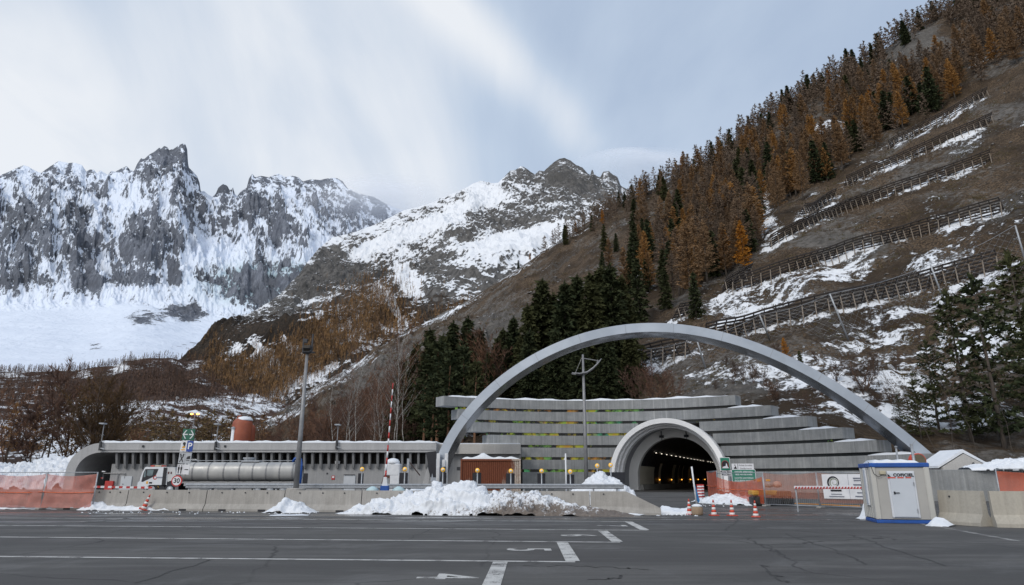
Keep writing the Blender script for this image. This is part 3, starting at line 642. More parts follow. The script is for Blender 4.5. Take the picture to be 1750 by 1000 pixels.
# firs and bare trees at the right edge
fir = Kind([tree_proto('fir_tree', 'dark fir at the right edge above the snowy bank', 'tree', 'firs at the right edge', conifer(15, 4.6, 24, 4, 34, .10, .22, .08, .34, .11, .75), M_spruce, 15, .2, M_bark) for _ in range(2)])
for (u_, vt, Y) in [(1615, 495, 70), (1580, 580, 74), (1660, 470, 68), (1558, 645, 71), (1720, 430, 75), (1532, 672, 75), (1750, 520, 70)]:
    top = at(u_, vt, Y); z0 = s1.zat(top.x, Y); fir.put((top.x, Y, z0 - .2), (top.z - z0) / 15)
thin = Kind([bare_proto('birch_tree', 'thin bare birch in front of the firs at the right edge', 'tree', 'thin birches at the right edge', dict(H=16, r=.06, n1=18, n2=6, spread=.7, up=.9, seed=120 + i, tw=.010, stem_only=.3), M_bark, M_twig) for i in range(2)])
for (u_, vt, Y) in [(1580, 600, 66), (1602, 590, 65), (1640, 600, 66), (1700, 600, 66)]:
    top = at(u_, vt, Y); z0 = s1.zat(top.x, Y); thin.put((top.x, Y, z0 - .2), (top.z - z0) / 16)
# --- left: willow, larches behind the roof
will = Kind([bare_proto('willow_tree', 'spreading leafless willow with golden twigs above the left end of the long roof', 'tree', None, dict(H=10.5, r=.16, n1=24, n2=12, spread=.85, up=1.0, seed=95, tw=.018, stem_only=.08, fork=11), M_twig, M_willow)])
def on_s2(u_, Y):
    A, _ = AE(u_, 740); return Vector((A * Y, Y, s2.zat(A * Y, Y) - .2))
top = at(172, 622, 108); b = on_s2(172, 108); will.put(b, (top.z - b.z) / 11.5)
M_larchv = leafmat('valley_larch_twigs', (.24, .165, .075), (.17, .12, .07))
GV = 'small larches behind the long roof'
larchv = Kind([tree_proto('larch_tree', 'small golden brown larch standing behind the snowy roof on the left', 'tree', GV, conifer(9, 2.3, 24, 4, 12, .04, .2, .25, .62, .14), M_larchv if i else M_larch, 9, .12, M_bark) for i in range(3)])
for (u_, vt, Y) in [(238, 712, 150), (252, 705, 155), (266, 700, 160), (276, 708, 148), (290, 702, 150), (300, 712, 155), (318, 706, 158), (336, 712, 160), (352, 702, 160), (362, 700, 152), (385, 700, 165), (394, 705, 158), (226, 722, 145), (212, 716, 150), (430, 712, 170), (448, 708, 160), (345, 716, 150), (378, 715, 150), (120, 700, 150), (90, 690, 150), (60, 695, 150), (20, 690, 150)]:
    top = at(u_, vt, Y); b = on_s2(u_, Y); larchv.put(b, max((top.z - b.z) / 9, .5), k=random.choice([1, 2, 1, 2, 1, 2, 0]))
for (u_, vt, Y) in [(135, 640, 125), (112, 620, 130), (70, 640, 124), (20, 640, 122), (210, 690, 140)]:
    top = at(u_, vt, Y); b = on_s2(u_, Y); brown.put(b, (top.z - b.z) / 12, label='leafless tree beside the willow beyond the left end of the building')
for K in (larch, larchb, spruce, gold, big, pine, birch, brown, bush, fir, thin, will, larchv): K.done()
# --- far-off woods and scrub, one mass each
def far_tpl(H, R, n):
    out = []
    for k in range(n):
        f = .08 + .9 * k / n; L = R * (1 - f) + .1; az = RNG.uniform(0, 2 * PI, 3)
        for a in az: out.append([(0, 0, H * f + H * .16), (math.cos(a) * L - math.sin(a) * .5, math.sin(a) * L + math.cos(a) * .5, H * f - .2), (math.cos(a) * L + math.sin(a) * .5, math.sin(a) * L - math.cos(a) * .5, H * f)])
    return np.array(out).reshape(-1, 3)
tf = [far_tpl(19, 3.7, 7) for _ in range(5)]
def scatter(sheet, n, L, u0, u1, v0, v1, vfun=None):
    P = []; tries = 0
    while len(P) < n and tries < n * 40:
        tries += 1; u_, v_ = random.uniform(u0, u1), random.uniform(v0, v1)
        if random.random() < float(blobs(np.array([u_]), np.array([v_]), L)[0]): P.append(sheet.hit(u_, v_))
    return P
P = scatter(s3, 9000, [(620, 545, 60, 40, 1.2, 30), (540, 600, 100, 26, 1.2, 28), (450, 632, 90, 22, 1.3, 25), (395, 650, 60, 26, 1.2), (640, 500, 26, 24, .5), (560, 560, 60, 24, .5, 30), (380, 690, 80, 20, .9), (480, 655, 60, 14, .7, 25), (770, 540, 40, 14, .5, 25), (690, 560, 40, 14, .6, 25), (370, 600, 14, 20, .5)], 300, 820, 440, 720)
h = len(P) * 2 // 3; M_wood1 = leafmat('far_larch_wood', (.36, .21, .095), (.20, .13, .075), k=.06); M_wood2 = leafmat('far_brown_wood', (.20, .13, .085), (.10, .072, .056), k=.06)
merged('far_larch_wood', P[:h], tf, M_wood1, scs=RNG.uniform(.6, 1.25, h)); merged('far_brown_wood', P[h:], tf, M_wood2, scs=RNG.uniform(.6, 1.2, len(P) - h))
P = scatter(s2, 2600, [(300, 622, 80, 10, 1.3), (240, 630, 50, 14, 1.3), (160, 640, 60, 14, 1.0), (290, 660, 90, 24, 1.3), (210, 660, 50, 26, 1.1), (360, 670, 60, 18, 1.0), (60, 640, 100, 16, 1.0), (60, 670, 100, 24, .9), (450, 680, 50, 12, .6)], -60, 560, 606, 712)
M_scrub = leafmat('moraine_wood', (.17, .105, .075), (.09, .062, .052), k=.06); merged('moraine_wood', P, tf, M_scrub, scs=RNG.uniform(.45, 1.0, len(P)))
def bush_tpl(n, R, H):
    C = np.zeros((n, 3)); C[:, :2] = RNG.normal(size=(n, 2)) * R * .35; Dv = np.stack([RNG.normal(size=n) * .5, RNG.normal(size=n) * .5, np.ones(n)], 1); Dv /= np.linalg.norm(Dv, axis=1, keepdims=True)
    return tris(C, Dv, H * RNG.uniform(.5, 1.1, n), np.full(n, R * .05))
tb = [bush_tpl(16, 2.2, 2.6) for _ in range(5)]
P = [s2.hit(random.uniform(-60, 520), random.uniform(655, 752)) for _ in range(2600)]
P = [p for p in P if fbm(p.x / 40, p.y / 40, 3) > -.12]
merged('scrub_bushes', P, tb, M_twigr, scs=np.clip(np.array([p.y for p in P]) / 330, .35, 1.5))
P = [s1.hit(random.uniform(560, 1750), random.uniform(150, 690)) for _ in range(3000)]
P = [p for p in P if fbm(p.x / 26 + 9, p.y / 26, 3) > .04]
def rock_tpl():
    o = np.array([(1, 0, 0), (-1, 0, 0), (0, 1, 0), (0, -1, 0), (0, 0, .7), (0, 0, -.6)], float) * RNG.uniform(.6, 1.25, (6, 1)); f = [(0, 2, 4), (2, 1, 4), (1, 3, 4), (3, 0, 4), (2, 0, 5), (1, 2, 5), (3, 1, 5), (0, 3, 5)]
    return np.array([o[i] for q in f for i in q])
merged('scree_rocks', P, [rock_tpl() for _ in range(8)], pm('scree_rock', (.23, .215, .20), (.12, .11, .10), 1.5, .9), scs=RNG.uniform(.25, 1.0, len(P)) * np.clip(np.array([p.y for p in P]) / 220, .4, 2.0))
P = []
for _ in range(5200):
    u_ = random.uniform(560, 1750); v_ = random.uniform(120, 690)
    if v_ > np.interp(u_, RU[:, 0], RU[:, 1]) + 6: P.append(s1.hit(u_, v_))
P = [p for p in P if fbm(p.x / 22, p.y / 22, 3) > .0]
M_heath = leafmat('heath_tufts', (.105, .095, .040), (.150, .105, .060))
merged('heath_shrubs', P, [bush_tpl(18, 1.3, .8) for _ in range(5)], M_heath, scs=np.clip(np.array([p.y for p in P]) / 170, .5, 2.2))
# ------------------------------------------------------------------ asphalt, paint
def asphalt():
    t = NT('asphalt'); v = t.coord('Object')
    big = t.noise(v, .09, 5, .6, .6); mid = t.noise(t.coord('Object', (.35, 1.3, 1)), .45, 9, .72, .5); fine = t.noise(v, 24, 4, .75); grain = t.noise(v, 170, 2, .6)
    c = t.mix(t.mr(mid, .43, .58), (.052, .051, .050), (.124, .120, .116)); c = t.mix(t.mr(big, .42, .58, 0, .55), c, (.078, .075, .072))
    st = t.noise(t.coord('Object', (.16, .9, 1)), .55, 4, .55, .8)
    smear = t.noise(t.coord('Object', (.05, .9, 1), (0, 0, math.radians(-9))), 1.6, 6, .65, .4); c = t.mix(t.mr(smear, .47, .58, 0, .6), c, (.046, .045, .045)); salt = t.noise(v, .33, 7, .7, .7); c = t.mix(t.mr(salt, .53, .64, 0, .5), c, (.165, .165, .168))
    stain = t.mr(st, .53, .61, 0, .75); c = t.mix(stain, c, (.048, .044, .044))
    c = t.mix(t.mr(t.math('ADD', t.math('MULTIPLY', fine, .5), t.math('MULTIPLY', grain, .5)), .3, .7, 0, 1), t.mix(.5, c, (.022, .022, .022)), t.mix(.2, c, (.26, .26, .26)))
    # cracks: crooked thin lines, present only in some areas
    wv = t.node('ShaderNodeMixRGB', {0: .55, 1: v, 2: t.node('ShaderNodeTexNoise', {'Vector': v, 'Scale': .9, 'Detail': 5}).outputs['Color']}, blend_type='ADD').outputs[0]
    vo = t.node('ShaderNodeTexVoronoi', {'Vector': wv, 'Scale': .13}, feature='DISTANCE_TO_EDGE').outputs['Distance']
    vo2 = t.node('ShaderNodeTexVoronoi', {'Vector': wv, 'Scale': .34}, feature='DISTANCE_TO_EDGE').outputs['Distance']
    area = t.mr(t.noise(v, .16, 3), .42, .55)
    cr = t.math('MAXIMUM', t.mr(vo, .0015, .006, 1, 0), t.math('MULTIPLY', t.mr(vo2, .003, .010, 1, 0), t.mr(t.noise(v, .11, 2), .56, .6)))
    cr = t.math('MULTIPLY', cr, area); c = t.mix(t.math('MULTIPLY', cr, .75), c, (.022, .021, .022))
    # wet strip along the melting snow
    sx = t.node('ShaderNodeSeparateXYZ', {0: t.node('ShaderNodeTexCoord').outputs['Object']}).outputs
    wet = t.math('MULTIPLY', t.math('MULTIPLY', t.mr(sx[1], 24.5, 29.5), t.mr(t.noise(t.coord('Object', (.22, 1, 1)), .8, 4, .55), .46, .56)), t.mr(sx[1], 46, 40))
    c = t.mix(t.math('MULTIPLY', wet, .6), c, (.04, .04, .042))
    t.base(c); t.set(Roughness=t.math('SUBTRACT', t.mr(fine, .2, .8, .74, .92), t.math('MULTIPLY', wet, .62)))
    t.b.inputs['Specular IOR Level'].default_value = .35
    h = t.math('SUBTRACT', t.math('ADD', fine, grain), t.math('MULTIPLY', cr, 2)); h = t.math('MULTIPLY', h, t.math('SUBTRACT', 1.0, t.math('MULTIPLY', wet, .9)))
    t.bump(h, .35, .006); return t.mat
M_asph = asphalt()
xs = np.concatenate([[-4000, -1200, -400, -120], np.arange(-64, 65, 4), [120, 400, 1200, 4000]]); ys = np.concatenate([[-400, -60, -20], np.arange(-8, 66, 2), [80, 110, 200, 600, 1500, 6000]])
XX, YY = np.meshgrid(xs, ys); ZZ = .3 * sst(46, 62, YY)
setp(npmesh('ground', np.stack([XX, YY, ZZ], -1).reshape(-1, 3), gridfaces(*XX.shape), M_asph), kind='structure')
def paint(name, c=(.62, .62, .60), under=(.10, .098, .098), wear=.52):
    t = NT(name); v = t.coord('Object'); n = t.math('ADD', t.math('MULTIPLY', t.noise(v, 2.2, 4), .55), t.math('MULTIPLY', t.noise(v, 38, 3, .7), .45))
    t.base(t.mix(t.mr(n, wear, wear + .1), c, under)); t.set(Roughness=.8); t.bump(t.noise(v, 60, 3), .3, .004); return t.mat
M_paint = paint('road_paint', (.50, .50, .49), wear=.50)
def strip(mb, a, b, w_, z=.004):
    a, b = Vector((a[0], a[1], 0)), Vector((b[0], b[1], 0)); d = (b - a).normalized(); n = Vector((-d.y, d.x, 0)) * w_ / 2; L = (b - a).length; k = max(1, int(L / 2))
    for i in range(k):
        p, q = a.lerp(b, i / k), a.lerp(b, (i + 1) / k)
        mb.quad(*[(x.x, x.y, gz(x.x, x.y) + z) for x in (p - n, q - n, q + n, p + n)])
mb = MB()
ext = lambda p, q, k: p + (p - q) * k
for (l, r) in [((125, 886), (1072, 891.5)), ((125, 899), (1108, 906.5)), ((125, 919), (1060, 927)), ((125, 952.5), (983, 960.5))]:
    a, b = G(*l), G(*r); strip(mb, ext(a, b, .5), b, .17)
a, b = G(125, 952.5), G(983, 960.5); dd = Vector((0, -4.2, 0)); strip(mb, ext(a, b, .5) + dd, b + dd + Vector((-3.5, 0, 0)), .17)
mb.build('parking_lines', M_paint, kind='structure')
mb = MB()
for (p, q) in [((1074, 892), (1102, 906)), ((1030, 907.6), (1055, 926.3)), ((961, 927.5), (979, 959.5)), ((855, 961), (840, 1000))]:
    a, b = G(*p), G(*q)
    if p == (855, 961): b = a + (b - a) * 1.25
    strip(mb, a, b, .30, .008)
mb.build('parking_bay_ends', M_paint, kind='structure')
mb = MB(); strip(mb, G(1560, 893), G(1625, 904), .2); strip(mb, G(1625, 904), G(1740, 925), .2)
for (p, q, w_) in [((1330, 871.5), (1372, 872), .5), ((1390, 877.5), (1470, 880), .4), ((1344, 864), (1395, 866), .35), ((125, 893), (235, 885), .25)]: strip(mb, G(*p), G(*q), w_)
mb.build('road_lines', paint('road_paint_worn', (.40, .40, .39), wear=.42), kind='structure')
def glyphs(txt, size, bold=0.0, sx=1.0):
    cu = bpy.data.curves.new('lettering', 'FONT'); cu.body = txt; cu.size = size; cu.align_x = 'CENTER'; cu.align_y = 'CENTER'; cu.offset = bold; cu.space_character = sx; cu.resolution_u = 3
    o = bpy.data.objects.new('lettering', cu); COL.objects.link(o); dg = bpy.context.evaluated_depsgraph_get(); me = bpy.data.meshes.new_from_object(o.evaluated_get(dg))
    vs = [v.co.copy() for v in me.vertices]; fs = [tuple(p.vertices) for p in me.polygons]
    bpy.data.objects.remove(o); bpy.data.curves.remove(cu); bpy.data.meshes.remove(me); return vs, fs
def put_text(mb, txt, size, T, bold=0.0, m=0, sx=1.0):
    vs, fs = glyphs(txt, size, bold, sx); mb.add([T(v) for v in vs], fs, m)
mb = MB()
for (d, (u_, v_), sz) in [('4', (760, 985.5), 1.5), ('5', (900, 939.4), 1.5), ('6', (985, 915), 1.5), ('7', (1043, 898.6), 1.5)]:
    p = G(u_, v_); put_text(mb, d, sz, lambda q, p=p: p + Vector((q.y, -q.x * .95, .004)), .02)
mb.build('bay_numbers', M_paint, kind='structure')
# long tar seams across the lot
mb = MB()
for P in [[(225, 998), (330, 966), (360, 957)], [(140, 895), (228, 886)], [(700, 922), (735, 905)], [(1240, 880), (1252, 884), (1262, 890), (1246, 899), (1240, 908)], [(1268, 917), (1290, 928), (1312, 938), (1334, 946), (1352, 955)], [(1340, 912), (1370, 922), (1420, 938), (1462, 955), (1478, 966)], [(1448, 914), (1480, 922), (1522, 938), (1560, 950), (1618, 968)], [(900, 967), (980, 968), (1060, 971), (1110, 974)], [(1012, 991), (1040, 989), (1060, 985)], [(1300, 965), (1320, 980), (1345, 996)]]:
    Q = [G(*p) for p in P]; pts = []
    for a, b in zip(Q, Q[1:]):
        for k in range(6): pts.append(a.lerp(b, k / 6) + Vector((random.gauss(0, .05), random.gauss(0, .07), 0)))
    pts.append(Q[-1])
    for a, b in zip(pts, pts[1:]): strip(mb, a, b, random.uniform(.02, .06), .0045)
mb.build('asphalt_cracks', pm('crack_tar', (.030, .029, .030), (.05, .05, .05), 6, .85), kind='structure')
# ------------------------------------------------------------------ materials of the built things
def concrete(name, c1, c2, board=0.0, rough=.85, streak=.5, sc=1.0, bw=1.0):
    t = NT(name); v = t.coord('Object'); n = t.noise(v, .8 * sc, 7, .65); f = t.noise(v, 14 * sc, 4, .7)
    s_ = t.noise(t.coord('Object', (2.6 * bw, 2.6 * bw, .12)), 1.3 * sc, 4, .6)
    c = t.mix(t.mr(n, .3, .7), c1, c2); c = t.mix(t.mr(s_, .45, .75, 0, streak), c, tuple(x * .48 for x in c1)); c = t.mix(t.mr(f, .35, .75, 0, .35), c, tuple(x * .55 for x in c2))
    s2_ = t.noise(t.coord('Object', (3.4 * bw, 3.4 * bw, .08)), 1.1 * sc, 3, .6); c = t.mix(t.mr(s2_, .56, .72, 0, streak * .6), c, tuple(min(x * 1.45, .8) for x in c1))
    t.base(c); t.set(Roughness=rough); t.b.inputs['Specular IOR Level'].default_value = .25
    if board:
        b = t.noise(t.coord('Object', (6 * bw, 6 * bw, .05)), 1.6, 2, .5); t.bump(t.math('ADD', t.math('MULTIPLY', b, board), t.math('MULTIPLY', f, .3)), .6, .05)
    else: t.bump(f, .3, .01)
    return t.mat
M_conc = concrete('concrete_barrier', (.40, .385, .365), (.30, .29, .275), sc=1.6, streak=.35)
M_tier = concrete('concrete_tier', (.335, .345, .35), (.215, .228, .24), board=.9, streak=.62)
M_bld = concrete('concrete_wall', (.36, .365, .375), (.29, .295, .305), board=.6, streak=.3)
M_beam = concrete('concrete_roof_edge', (.45, .455, .465), (.38, .385, .40), streak=.3, sc=.6)
M_rib = concrete('concrete_rib', (.26, .265, .275), (.20, .205, .215), streak=.4)
M_ext = concrete('concrete_cream', (.52, .51, .49), (.44, .43, .42), streak=.25, sc=.5)
def snow(name, dirt=False):
    t = NT(name); v = t.coord('Object'); n = t.noise(v, 1.4, 6, .6); f = t.noise(v, 9, 5, .65); c = t.mix(t.mr(n, .3, .7), (.74, .77, .82), (.65, .69, .75))
    if dirt:
        a = t.node('ShaderNodeAttribute', attribute_name='mask'); r = t.node('ShaderNodeSeparateColor', {0: a.outputs['Color']}).outputs[0]
        d = t.mr(t.math('ADD', r, t.math('ADD', t.math('MULTIPLY', t.math('SUBTRACT', n, .5), 1.3), t.math('MULTIPLY', t.math('SUBTRACT', f, .5), 1.5))), .38, .72)
        c = t.mix(d, c, t.mix(f, (.075, .062, .055), (.24, .21, .19)))
    t.base(c); t.set(Roughness=.75); t.b.inputs['Specular IOR Level'].default_value = .2
    t.b.inputs['Subsurface Weight'].default_value = .0
    t.bump(t.math('ADD', n, f), .5, .05); return t.mat
M_snow = snow('snow'); M_dirty = snow('snow_dirty', True)
M_steel = pm('galvanised_steel', (.40, .42, .45), (.30, .32, .35), 5, .5, .55, .1)
M_pole = pm('pole_grey', (.26, .265, .28), (.20, .205, .215), 3, .5, .3, .08)
M_dark = pm('dark_metal', (.025, .027, .032), (.04, .042, .05), 4, .5, .2, .08)
M_black = pm('black_board', (.008, .009, .014), (.014, .015, .022), 3, .55, 0, .05)
M_wht = pm('white_paint', (.72, .74, .77), (.60, .62, .66), 2.2, .45, 0, .05)
M_red = pm('red_paint', (.50, .035, .030), (.36, .03, .03), 3, .5, 0, .05)
M_conered = pm('cone_red_plastic', (.62, .070, .035), (.45, .05, .03), 6, .5, 0, .05)
M_conewht = pm('cone_white_band', (.74, .74, .74), (.56, .56, .56), 8, .4, 0, .05)
M_yel = pm('yellow_lens', (.80, .42, .02), (.66, .30, .02), 4, .35, 0, .03)
M_blue = pm('blue_paint', (.014, .085, .36), (.012, .065, .27), 3, .45, 0, .05)
M_rubber = pm('rubber', (.018, .018, .019), (.03, .03, .03), 8, .85, 0, .2)
M_rust = None
def rust():
    t = NT('rusty_steel'); v = t.coord('Object'); n = t.noise(t.coord('Object', (1, 1, .35)), 1.5, 7, .68, .4); f = t.noise(v, 9, 5, .7)
    sx = t.node('ShaderNodeSeparateXYZ', {0: t.node('ShaderNodeTexCoord').outputs['Object']}).outputs[0]
    c = t.mix(t.mr(f, .3, .7), (.115, .034, .018), (.20, .062, .026)); pale = t.mr(t.math('ADD', n, t.mr(sx, 1.0, 3.0, 0, .34)), .60, .70)
    c = t.mix(pale, c, t.mix(t.mr(f, .4, .6), (.46, .42, .38), (.32, .24, .19))); t.base(c); t.set(Roughness=.85); t.bump(f, .3, .01); return t.mat
M_rust = rust()
M_tankred = pm('brick_red_tank', (.30, .078, .036), (.24, .06, .03), 1.2, .6, 0, .08)
def net(name, c, a_lo=.5, a_hi=.85, cell=26):
    t = NT(name); v = t.coord('Object'); n = t.noise(v, 1.4, 4, .6); t.base(t.mix(t.mr(n, .3, .7), c, tuple(x * .6 for x in c))); t.set(Roughness=.6)
    wv = t.node('ShaderNodeTexWave', {'Vector': v, 'Scale': cell * .35, 'Distortion': 0.0}, wave_type='BANDS', bands_direction='Z').outputs['Fac']
    wx = t.node('ShaderNodeTexWave', {'Vector': v, 'Scale': cell * .35}, wave_type='BANDS', bands_direction='X').outputs['Fac']
    t.set(Alpha=t.mr(t.math('MAXIMUM', wv, wx), .3, .8, a_lo, a_hi)); return t.mat
M_net = net('orange_safety_net', (.64, .115, .04), .38, .76)
M_netp = net('pale_orange_net', (.66, .24, .19), .38, .68)
M_glassd = pm('dark_glass', (.008, .009, .011), (.022, .018, .015), 1.2, .30, 0, 0, spec=.15)
def lit(name, c, st): return emit(name, c, st)
# ------------------------------------------------------------------ portal wall (curved tiers), tunnel, arch, long building
C0 = Vector((8, 52)); RW = 28.0
def arc(ph, r=RW, z=0.0): return Vector((C0.x + r * math.sin(ph), C0.y + r * math.cos(ph), z))
def ph_of(u, v):
    best = None
    for i in range(2400):
        ph = -1.2 + 3.0 * i / 2400; p = arc(ph); A, e = AE(u, v)
        if p.x / p.y > A: best = ph; break
    return best
wall = thing('tunnel_wall', 'curved grey concrete wall of stepped horizontal tiers around the tunnel mouth', 'wall', (8, 80, 0))
wall_inv = Matrix.Translation((-8, -80, 0))
zt0 = at(1000, 684.5, 79.9).z; pit = (zt0 - at(1000, 786, 79.9).z) / 5; th = pit * .775
ends = [(758, 1257), (783, 1318), (808, 1380), (834, 1440), (862, 1498), (893, 1572), (893, 1625)]
def arcbox(mb, p0, p1, r0, r1, z0, z1, n, jit=0.0):
    vs = []
    for i in range(n + 1):
        ph = p0 + (p1 - p0) * i / n
        for (r, z) in ((r0, z0), (r1, z0), (r1, z1), (r0, z1)): q = arc(ph, r, z); vs.append(q - Vector((8, 80, 0)))
    fs = [(i * 4 + j, (i + 1) * 4 + j, (i + 1) * 4 + (j + 1) % 4, i * 4 + (j + 1) % 4) for i in range(n) for j in range(4)]
    fs += [(0, 1, 2, 3), (n * 4 + 3, n * 4 + 2, n * 4 + 1, n * 4)]
    mb.add(vs, fs)
def glassmat():
    t = NT('coloured_glass'); v = t.coord('Object', (1, 1, 1)); n = t.noise(v, .20, 3, .6); f = t.noise(v, .95, 5, .72); d = t.noise(v, .5, 3)
    vo = t.node('ShaderNodeTexVoronoi', {'Vector': v, 'Scale': .45}).outputs['Color']; vr = t.node('ShaderNodeSeparateColor', {0: vo}).outputs[0]
    c = t.ramp(t.math('ADD', t.math('MULTIPLY', n, .7), t.math('MULTIPLY', vr, .3)), [(.28, (.04, .40, .20)), (.42, (.30, .52, .05)), (.5, (.55, .48, .03)), (.58, (.60, .24, .03)), (.68, (.08, .45, .22))])
    sx = t.node('ShaderNodeSeparateXYZ', {0: t.node('ShaderNodeTexCoord').outputs['Object']}).outputs[0]
    dk = t.mr(t.math('ADD', t.math('ADD', t.math('MULTIPLY', f, .6), t.math('MULTIPLY', d, .6)), t.mr(sx, 4.0, 14.0, 0, .16)), .52, .62)
    t.base(t.mix(dk, c, (.012, .014, .010))); t.set(Roughness=.25); t.link(t.mix(dk, c, (0, 0, 0)), t.b.inputs['Emission Color']); t.b.inputs['Emission Strength'].default_value = .28; return t.mat  # glow added to the glass, standing in for light passing through from behind
M_cglass = glassmat()
PORT = Vector((16.75, 75.5)); AL = math.radians(23); AX = Vector((math.sin(AL), math.cos(AL))); SD = Vector((AX.y, -AX.x))
def P3(s, d, z): q = PORT + SD * s + AX * d; return Vector((q.x, q.y, z))
ZC = 1.75; ROUT = 6.35
def hole(ph0, ph1, z0, z1, rout=ROUT - .25):
    """bearing intervals of a tier left standing outside the round mouth"""
    zz = min(max(ZC, z0), z1) - ZC
    half = math.sqrt(max(rout * rout - zz * zz, 0)) if abs(zz) < rout else 0
    if not half: return [(ph0, ph1)]
    a0 = ph1; a1 = ph0
    for i in range(3000):
        ph = ph0 + (ph1 - ph0) * i / 3000; p = arc(ph, RW + .4); s_ = (p.xy - PORT).dot(SD)
        if abs(s_) < half: a0 = min(a0, ph); a1 = max(a1, ph)
    return [(ph0, a0), (a1, ph1)] if a1 > a0 else [(ph0, ph1)]
for k, (ul, ur) in enumerate(ends):
    zt = zt0 - k * pit; zb = zt - th if k < 6 else -.2
    vm = 690 + 20 * k; p0, p1 = ph_of(ul, vm - (4 if k == 0 else 0)), ph_of(ur, vm - 10 * k * .3)
    for (a, b) in hole(p0, p1, zb, zt):
        mb = MB(); arcbox(mb, a, b, RW, RW + 1.9, zb, zt, max(4, int((b - a) * RW / 1.2))); mb.build('tier', M_tier, wall)
    if k < 6:
        gp = hole(max(p0, ph_of(ends[min(k + 1, 6)][0], vm)) + .012, p1 - .035, zb - (pit - th), zb)
        for (a, b) in gp:
            mb = MB(); arcbox(mb, a, b, RW + .55, RW + 1.6, zb - (pit - th) - .003, zb + .003, max(4, int((b - a) * RW / 1.5))); mb.build('glass_strip', M_cglass, wall)
    # snow lying on the tier
    def snowcap(pa, pb, name='snow_cap'):
        mb = MB(); n = max(6, int((pb - pa) * RW / .8)); vs = []
        for i in range(n + 1):
            ph = pa + (pb - pa) * i / n; h = .16 + .06 * math.sin(i * 1.7) + .05 * math.sin(i * .6); h *= min(1, (i + .6) / 2.5, (n - i + .6) / 2.5)
            for (r, z) in ((RW - .02, zt - .02), (RW + .06, zt + h * .75), (RW + .6, zt + h * 1.25), (RW + 1.85, zt + h), (RW + 1.88, zt - .02)): vs.append(arc(ph, r, z) - Vector((8, 80, 0)))
        fs = [(i * 5 + j, (i + 1) * 5 + j, (i + 1) * 5 + j + 1, i * 5 + j + 1) for i in range(n) for j in range(4)] + [(0, 1, 2, 3, 4), tuple(n * 5 + 4 - j for j in range(5))]
        mb.add(vs, fs); mb.build(name, M_snow, wall, True)
    if k == 0: snowcap(p0 + .02, p1 - .03)
    elif k < 6: snowcap(max(ph_of(ends[k - 1][1], vm) - .03, p0), p1 - .03)
# --- tunnel portal
portal = thing('tunnel_portal', 'round white tunnel mouth with stepped rings and a dark tube behind', 'tunnel', (PORT.x, PORT.y, .3))
PO = Vector((PORT.x, PORT.y, .3))
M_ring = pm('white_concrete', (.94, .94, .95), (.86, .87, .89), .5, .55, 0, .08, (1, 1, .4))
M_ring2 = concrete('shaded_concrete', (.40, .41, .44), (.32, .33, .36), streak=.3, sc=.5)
M_frame = pm('pale_concrete', (.88, .87, .85), (.80, .79, .77), .4, .5, 0, .05)
def horse(r, n=40, zlow=.0):
    pts = [(-r, zlow)] + [(-r * math.cos(PI * i / n), ZC + r * math.sin(PI * i / n)) for i in range(n + 1)] + [(r, zlow)]
    return pts
def ring(mb, prof, n=44, m=0):
    """prof: closed list of (radius, depth)"""
    k = len(prof); rows = [horse(r, n) for (r, d) in prof]; L = len(rows[0]); vs = []
    for i in range(L):
        for j, (r, d) in enumerate(prof): s_, z = rows[j][i]; vs.append(P3(s_, d, z) - PO)
    fs = [(i * k + j, i * k + (j + 1) % k, (i + 1) * k + (j + 1) % k, (i + 1) * k + j) for i in range(L - 1) for j in range(k)]
    fs += [tuple(range(k - 1, -1, -1)), tuple((L - 1) * k + j for j in range(k))]
    mb.add(vs, fs, m)
mb = MB(); ring(mb, [(ROUT, 0), (ROUT, 5.2), (5.95, 5.2), (5.95, 1.0), (5.78, .95), (5.78, .12), (5.82, 0)]); mb.build('outer_ring', M_ring, portal)
mb = MB(); ring(mb, [(5.93, 1.05), (5.93, 1.9), (5.62, 1.9), (5.62, 1.15), (5.66, 1.05)]); mb.build('stepped_ring', M_ring, portal)
mb = MB(); ring(mb, [(5.90, 2.0), (5.90, 3.0), (5.42, 3.0), (5.42, 2.1), (5.46, 2.0)]); mb.build('stepped_ring', M_ring, portal)
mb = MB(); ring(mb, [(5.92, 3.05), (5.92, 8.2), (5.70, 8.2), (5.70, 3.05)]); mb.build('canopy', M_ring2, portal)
mb = MB(); ring(mb, [(5.69, 6.4), (5.69, 7.4), (4.62, 7.4), (4.62, 6.42), (4.66, 6.38)]); mb.build('inner_frame', M_frame, portal)
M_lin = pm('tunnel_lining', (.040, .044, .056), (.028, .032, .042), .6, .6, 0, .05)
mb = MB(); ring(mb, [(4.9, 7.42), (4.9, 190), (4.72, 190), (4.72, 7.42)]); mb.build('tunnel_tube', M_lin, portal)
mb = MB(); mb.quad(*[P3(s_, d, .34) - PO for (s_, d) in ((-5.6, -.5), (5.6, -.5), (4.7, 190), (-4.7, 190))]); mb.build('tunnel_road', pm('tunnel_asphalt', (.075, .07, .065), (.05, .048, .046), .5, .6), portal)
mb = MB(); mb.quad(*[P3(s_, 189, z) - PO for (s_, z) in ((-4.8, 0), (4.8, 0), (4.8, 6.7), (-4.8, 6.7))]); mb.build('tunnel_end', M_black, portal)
M_panel = pm('cream_wall_panel', (.80, .75, .62), (.70, .66, .55), .5, .6, 0, .05)
M_kerb = pm('tunnel_kerb', (.40, .39, .36), (.30, .29, .27), .8, .8)
